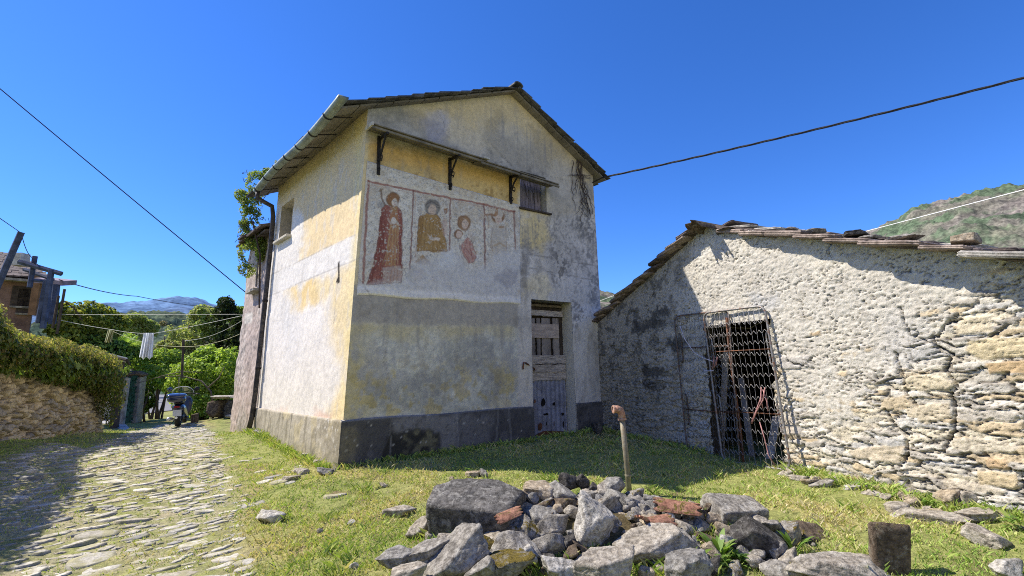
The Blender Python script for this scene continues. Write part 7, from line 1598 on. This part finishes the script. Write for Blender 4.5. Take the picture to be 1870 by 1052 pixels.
def wheel(f, rad, wd):
    Mx = Vector(SR).to_track_quat('Z', 'Y').to_matrix(); c = sp(f, 0, rad); rad *= .86; w = MB().lathe([(rad * .62, -wd * .4), (rad * .85, -wd * .5), (rad * .97, -wd * .3), (rad, 0), (rad * .97, wd * .3), (rad * .85, wd * .5), (rad * .62, wd * .4)], c, Mx, 28).build('wheel', P_TYR, scx, smooth=True)
    MB().lathe([(rad * .12, -wd * .42), (rad * .62, -wd * .36), (rad * .63, wd * .36), (rad * .12, wd * .42)], c, Mx, 20).build('rim', P_SIL, w)
wheel(0.0, .26, .13); wheel(1.32, .27, .12)
body = loft('body', [(-.22, .62, .10, .05), (-.12, .60, .17, .12), (.1, .58, .19, .17), (.4, .52, .19, .20), (.62, .38, .18, .16), (.75, .28, .17, .07)], P_NAVY, scx)
loft('rear_mudguard', [(-.34, .34, .06, .02), (-.30, .42, .085, .05), (-.2, .52, .10, .06), (-.05, .56, .10, .05)], P_BLK, scx)
loft('seat', [(-.24, .76, .10, .03), (-.1, .79, .15, .05), (.2, .78, .16, .055), (.5, .74, .12, .05), (.6, .72, .07, .03)], P_SEAT, scx)
loft('floorboard', [(.55, .24, .17, .05), (.8, .22, .18, .05), (1.0, .26, .17, .06)], P_BLK, scx)
loft('leg_shield', [(.92, .30, .16, .06), (1.0, .55, .25, .22), (1.10, .75, .27, .20), (1.2, .82, .20, .14), (1.3, .76, .10, .09)], P_GRY, scx)
loft('front_mudguard', [(1.02, .42, .05, .03), (1.15, .56, .08, .05), (1.35, .58, .08, .05), (1.58, .44, .05, .04)], P_NAVY, scx)
loft('engine_case', [(-.05, .26, .10, .08), (.15, .30, .14, .11), (.4, .3, .12, .09)], P_BLK, scx)
tc = loft('top_case', [(-.50, .90, .13, .06), (-.46, .90, .23, .11), (-.3, .90, .27, .13), (-.1, .90, .24, .12), (-.04, .90, .16, .08)], P_NAVY, scx)
loft('case_lid', [(-.51, .985, .14, .03), (-.46, 1.0, .25, .055), (-.3, 1.03, .285, .06), (-.1, 1.01, .25, .055), (-.03, .985, .17, .03)], P_LID, tc)
pl = MB().box(sp(-.385, -.10, .36), SR * .20, LNZ * .17 - SF * -.03, -SF * .008).build('number_plate', P_WHT, scx)
loft('tail_light', [(-.26, .64, .04, .015), (-.30, .64, .10, .028), (-.27, .66, .05, .02)], P_RED, scx)
MB().lathe([(.0, -.008), (.032, -.006), (.034, .004), (.0, .008)], sp(-.37, -.01, .31), Vector(-SF).to_track_quat('Z', 'Y').to_matrix(), 14).build('reflector', pmat('bright_reflector', (.8, .8, .8), .3), scx)
MB().tube([sp(-.34, -.22, .26), sp(-.28, -.22, .27), sp(.1, -.2, .24), sp(.25, -.18, .22)], [.043, .056, .052, .026], 12).build('exhaust', P_SIL, scx, smooth=True)
hb = MB().tube([sp(1.0, -.36, 1.0), sp(1.03, -.2, 1.03), sp(1.08, 0, 1.02), sp(1.03, .2, 1.03), sp(1.0, .36, 1.0)], .018, 8).build('handlebar', P_BLK, scx, smooth=True)
for s_ in (-1, 1):
    MB().tube([sp(1.0, s_ * .36, 1.0), sp(.98, s_ * .48, .995)], .022, 8).build('grip', P_BLK, hb, smooth=True); MB().tube([sp(1.05, s_ * .25, 1.03), sp(1.08, s_ * .36, 1.14)], .008, 6).build('mirror_stem', P_BLK, hb)
    Mx = Vector(-SF).to_track_quat('Z', 'Y').to_matrix(); MB().lathe([(.02, .02), (.065, .012), (.068, 0), (.06, -.006)], sp(1.08, s_ * .39, 1.17), Mx, 16).build('mirror', P_BLK if s_ > 0 else P_LID, hb, smooth=True)
# curved clear windshield with a pale rim
n_, m_ = 14, 10; V_ = []; F_ = []
for j in range(m_ + 1):
    t = j / m_; hw = .30 * (1 - .32 * max(0, t - .55) ** 1.5 / .45 ** 1.5) 
    for i in range(n_ + 1): a = i / n_ * 2 - 1; V_.append(sp(1.20 - .14 * t - .10 * a * a, a * hw, .92 + t * .34 * (1 - .12 * a * a * t)))
for j in range(m_):
    for i in range(n_): b = j * (n_ + 1) + i; F_.append((b, b + 1, b + n_ + 2, b + n_ + 1))
t = NT('clear_screen'); g_ = t.n('ShaderNodeBsdfGlossy'); g_.inputs['Roughness'].default_value = .08; tr = t.n('ShaderNodeBsdfTransparent'); tr.inputs[0].default_value = (.80, .84, .88, 1); mx = t.n('ShaderNodeMixShader'); mx.inputs[0].default_value = .22; t.l(tr.outputs[0], mx.inputs[1]); t.l(g_.outputs[0], mx.inputs[2]); t.l(mx.outputs[0], t.out.inputs[0])
wsd = MB().add(V_, F_).build('windshield', t.m, scx, smooth=True)
rim_ = [V_[j * (n_ + 1)] for j in range(m_ + 1)] + [V_[m_ * (n_ + 1) + i] for i in range(1, n_ + 1)] + [V_[j * (n_ + 1) + n_] for j in range(m_ - 1, -1, -1)]
MB().tube(rim_, .009, 6).build('windshield_rim', P_WHT, wsd, smooth=True)
MB().tube([sp(.55, -.16, .2), sp(.5, -.32, .02)], .014, 6).build('side_stand', P_BLK, scx)
# ------------------------------------------------------------------ bushes and trees past the lane
def shrub(name, label, pxs, n, size, pal, seed, group=None, cat='bush', base=None, **kw):
    c = np.mean([b[:3] for b in pxs], 0); lo = min(b[2] - b[5] for b in pxs); t = empty(name, (c[0], c[1], g1(c[0], c[1])), label, cat, group); rg = random.Random(seed); m = MB()
    for i in range(9):
        b = pxs[rg.randrange(len(pxs))]; p0 = np.array([c[0] + rg.uniform(-.3, .3), c[1] + rg.uniform(-.2, .2), g1(c[0], c[1]) - .1]); p1 = np.array(b[:3]) + np.array([rg.uniform(-.6, .6) * b[3], rg.uniform(-.5, .5) * b[4], rg.uniform(-.2, .6) * b[5]])
        MB().tube([p0, p0 * .5 + p1 * .5 + np.array([rg.uniform(-.2, .2), 0, .15]), p1], [.05, .035, .012], 5).build('stem', M_TWIG, t)
    foliage('foliage', pxs, n, size, pal, t, seed, **kw); return t
Yb_ = 20.0
shrub('bright_bush', 'broad bright green bush beside the old house, behind the scooter', [pb(390, 690, Yb_, 100, 100), pb(360, 680, Yb_, 80, 84), pb(415, 675, Yb_ - .5, 56, 84), pb(340, 700, Yb_ + .5, 60, 90), pb(380, 735, Yb_, 110, 60), pb(375, 655, Yb_, 50, 50)], 15000, .13, [(.30, .46, .07), (.36, .52, .10), (.22, .36, .06), (.42, .55, .14)], 161, 'bushes past the lane', gap=.44, gs=1.3, shell=.35)
shrub('green_bush', 'mid green bush between the netted pillar and the bright bush', [pb(275, 680, 22, 64, 66), pb(300, 665, 23, 66, 60), pb(262, 700, 21, 50, 44), pb(318, 690, 24, 50, 60)], 9000, .14, G_BRIGHT + G_MID[:2], 162, 'bushes past the lane', gap=.44, gs=1.2, shell=.35)
shrub('shady_bush', 'dark shaded bush beside the netted pillar', [pb(262, 725, 20, 36, 56), pb(250, 745, 19, 24, 40)], 3600, .11, G_MID[:2] + G_DARK[:2], 163, 'bushes past the lane', gap=.42, shell=.3)
shrub('yellow_bush', 'yellow green leafy bush rising behind the ivy near the pergola', [pb(150, 580, 17, 90, 60), pb(125, 600, 16.5, 60, 70), pb(180, 600, 17.5, 70, 60), pb(205, 590, 18, 50, 40)], 8000, .15, [(.30, .36, .07), (.38, .41, .11), (.20, .27, .05), (.10, .15, .03)], 164, 'bushes past the lane', gap=.46, gs=1.0, shell=.3)
shrub('dark_bush', 'dark green bush below the yellow green one behind the ivy', [pb(160, 630, 17.5, 110, 60), pb(120, 630, 16.5, 60, 50), pb(200, 650, 18, 60, 50), pb(230, 655, 19, 50, 60)], 7000, .15, G_MID + G_DARK[:1], 165, 'bushes past the lane', gap=.44, gs=1.0, shell=.3)
shrub('leafy_bush', 'bright bush under the washing left of the white cloth', [pb(235, 640, 21, 60, 40), pb(205, 650, 20, 40, 30), pb(250, 625, 22, 40, 40)], 4500, .13, G_BRIGHT + G_MID, 166, 'bushes past the lane', gap=.44, gs=1.2, shell=.3)
# fan palm
pbse = aty(203, 660, 18.5); plm = empty('fan_palm', pbse, 'small fan palm with spiky green fronds under the pale yellow cloth', 'palm'); rg = random.Random(5)
for k in range(15):
    an = rg.uniform(0, 6.28); el_ = rg.uniform(.1, 1.2); L = rg.uniform(.5, .8); o = np.array([0, 0, .2]) + pbse; d_ = np.array([math.cos(an) * math.cos(el_), math.sin(an) * math.cos(el_), math.sin(el_)]); c = o + d_ * L; m = MB(); m.tube([o, c], .012, 4)
    s1 = np.cross(d_, ez); s1 /= np.linalg.norm(s1)
    for j in range(17):
        w = -1.5 + 3.0 * j / 16; q = d_ * math.cos(w) + s1 * math.sin(w); e = c + q * .5 - ez * .08; n2v = np.cross(q, np.cross(d_, s1)); n2v = n2v / np.linalg.norm(n2v) * .018; m.add([c, c + q * .25 + n2v, e, c + q * .25 - n2v], [(0, 1, 2, 3)], np.array(G_MID[rg.randrange(4)]) * 1.3)
    m.build('frond', M_LEAF, plm, col=True)
# arching bare branch over the scooter
m = MB(); m.tube([aty(250, 700, 17.2), aty(285, 690, 17.2), aty(330, 686, 17.1), aty(368, 696, 17.0), aty(385, 715, 17), aty(388, 735, 17)], [.01, .015, .02, .025, .03, .035], 6); m.tube([aty(290, 688, 17.2), aty(330, 679, 17), aty(370, 680, 17)], .015, 5); m.tube([aty(380, 708, 17), aty(400, 690, 17), aty(410, 670, 17)], [.03, .02, .01], 5); tag(m.build('arching_branch', M_BARK, smooth=True), 'bare arching branch over the scooter in front of the bright bush', 'branch')
tag(MB().tube([onground(325, 762) - ez * .1, aty(327, 690, 18)], .02, 6).build('thin_pole', simple('light_pole', (.5, .45, .35), .8, .2, 8, 40)), 'thin light pole standing just behind the scooter', 'pole')
def far_tree(px, py, wp, hp, Y, pal, label, seed, n=5000, size=.3, name='distant_tree', **kw):
    b0 = pb(px, py, Y, wp, hp); rg = random.Random(seed); bl = [b0[:3] + (b0[3] * .7, b0[3] * .7, b0[5] * .85)]
    for i in range(6): bl.append((b0[0] + rg.uniform(-.6, .6) * b0[3], b0[1] + rg.uniform(-.5, .5) * b0[3], b0[2] + rg.uniform(-.7, .75) * b0[5], b0[3] * rg.uniform(.3, .5), b0[3] * rg.uniform(.3, .5), b0[5] * rg.uniform(.25, .4)))
    zb = g1(b0[0], b0[1]); return tree(name, label, (b0[0], b0[1], zb), max(2.0, b0[2] + b0[5] - zb), bl, int(n * 1.8), size * .68, pal, seed, .03 * b0[5] + .1, 'trees beyond the lane', gs=kw.pop('gs', .55), gap=kw.pop('gap', .50), shell=.25, **kw)
far_tree(345, 605, 90, 90, 46, G_PALE, 'pale spring tree left of the dark conifer', 171, 7000, .34)
far_tree(385, 590, 60, 70, 42, G_PALE + G_MID, 'greener tall tree touching the dark conifer', 172, 6000, .32)
far_tree(250, 605, 90, 60, 50, G_PALE + G_MID[:1], 'rounded green tree behind the yellow cloth', 173, 6000, .34)
far_tree(300, 620, 60, 70, 44, [(.16, .15, .12), (.19, .18, .13), (.14, .15, .09)], 'greyish half bare tree behind the white cloth', 174, 3600, .26, gap=.52)
far_tree(330, 640, 70, 50, 38, G_PALE + [(.2, .18, .12)], 'thin pale tree low behind the bright bush', 175, 4500, .26)
far_tree(210, 610, 60, 40, 40, G_MID + G_PALE, 'green tree just above the palm', 176, 3600, .3)
far_tree(440, 590, 60, 60, 60, G_MID, 'green tree partly hidden by the old house', 177, 3500, .4)
for i, (px, yt, yb, wp, Y, lb) in enumerate(((413, 550, 690, 84, 40, 'tall dark conifer beside the old house'), (436, 585, 690, 66, 38, 'shorter dark conifer at the edge of the old house'), (392, 578, 680, 56, 44, 'dark conifer on the left of the tallest one'))):
    top = aty(px, yt, Y); bot = aty(px, yb, Y); bl = []; hw = wp * ((top - CAM) @ _fw) / FPX / 2
    for k in range(9): t = (k + .5) / 9; c = top * (1 - t) + bot * t; bl.append((c[0], c[1], c[2], hw * (.26 + .74 * t ** .7), hw * (.26 + .74 * t ** .7), (top[2] - bot[2]) / 9))
    z0 = g1(bot[0], bot[1]); tree('conifer', lb, (bot[0], bot[1], z0), top[2] - z0, bl, 6500, .3, G_DARK, 181 + i, .25, 'dark conifers beyond the lane', 'conifer', gap=.40, gs=1.0, shell=.3, up=-.2)
# ------------------------------------------------------------------ hills
def hillmat(name, bs):
    t = NT(name); v = t.obj(); c = t.vcol(); n = t.noise(v, bs, 6, .7); n2 = t.noise(v, bs * 4, 5, .7)
    c = t.mix(1.0, c, t.mix(t.ramp(n, .3, .7), (.6, .6, .62), (1.3, 1.3, 1.25)), 'MULTIPLY'); c = t.mix(1.0, c, t.mix(t.ramp(n2, .3, .7), (.7, .7, .72), (1.2, 1.2, 1.2)), 'MULTIPLY'); t.pbr(c, 1.0, spec=0.0); return t.m
def hill(name, ridge, D, base=.5, cols=((.1, .12, .05), (.14, .14, .1), (.07, .1, .04)), bump=3.0, bsc=.12, nu_=320, nv_=90, seed=0, haze=(.2, .3, .5), hz=0.0, ntex=.05, zb=-2, edge=1.0):
    rx = np.array([q[0] for q in ridge], float); ry = np.array([q[1] for q in ridge], float); xs_ = np.linspace(rx[0], rx[-1], nu_); ys_ = np.interp(xs_, rx, ry)
    D_ = np.array([ray(a, b) for a, b in zip(xs_, ys_)]); hor = np.hypot(D_[:, 0], D_[:, 1]); dirs = D_[:, :2] / hor[:, None]; zr_ = CAM[2] + D_[:, 2] / hor * D
    t = np.linspace(0, 1.25, nv_); V = []
    for tt in t:
        if tt <= 1: dd = D * (base + (1 - base) * tt); z = zb + (zr_ - zb) * (tt ** 1.15)
        else: dd = D * (1 + (tt - 1) * .8); z = zr_ - (tt - 1) * D * .3
        V.append(np.c_[dirs * dd, z])
    V = np.concatenate(V); q = V.copy(); lump = fbm(q, bsc, 3, seed); tr_ = fbm(q, bsc * 4, 3, seed + 3); V[:, 2] += (lump - .5) * bump * 2 + np.abs(tr_ - .5) * bump * 1.6 * edge
    c1, c2, c3 = map(np.array, cols); a = sst(.38, .62, fbm(q, bsc * .35, 4, seed + 7))[:, None]; b = sst(.45, .6, fbm(q, bsc * 1.1, 4, seed + 9))[:, None]
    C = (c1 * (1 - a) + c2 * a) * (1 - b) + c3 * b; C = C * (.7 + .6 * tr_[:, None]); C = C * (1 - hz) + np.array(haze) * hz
    i_ = np.arange(nu_ * nv_).reshape(nv_, nu_); F = np.c_[i_[:-1, :-1].ravel(), i_[:-1, 1:].ravel(), i_[1:, 1:].ravel(), i_[1:, :-1].ravel()]
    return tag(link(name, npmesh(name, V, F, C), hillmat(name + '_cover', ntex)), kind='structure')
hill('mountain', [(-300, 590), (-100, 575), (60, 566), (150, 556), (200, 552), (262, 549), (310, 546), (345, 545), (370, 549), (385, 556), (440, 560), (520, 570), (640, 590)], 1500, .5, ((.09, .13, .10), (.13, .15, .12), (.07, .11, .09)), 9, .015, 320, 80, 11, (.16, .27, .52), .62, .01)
hill('wooded_hill', [(-200, 610), (80, 592), (180, 578), (215, 580), (250, 574), (300, 570), (340, 576), (380, 566), (440, 560), (520, 560), (640, 580)], 150, .42, ((.055, .08, .03), (.10, .12, .05), (.035, .055, .02)), 2.6, .13, 360, 90, 12, (.2, .3, .45), .10, .35)
hill('green_hillside', [(1040, 520), (1095, 532), (1130, 537), (1190, 545), (1300, 520), (1450, 465), (1560, 430), (1590, 423), (1640, 402), (1665, 384), (1700, 372), (1735, 358), (1770, 350), (1800, 347), (1840, 343), (1870, 341), (1960, 330), (2100, 335), (2400, 380)], 420, .45, ((.15, .14, .085), (.21, .175, .14), (.09, .125, .05)), 5.0, .07, 460, 130, 13, (.25, .33, .45), .10, .14)
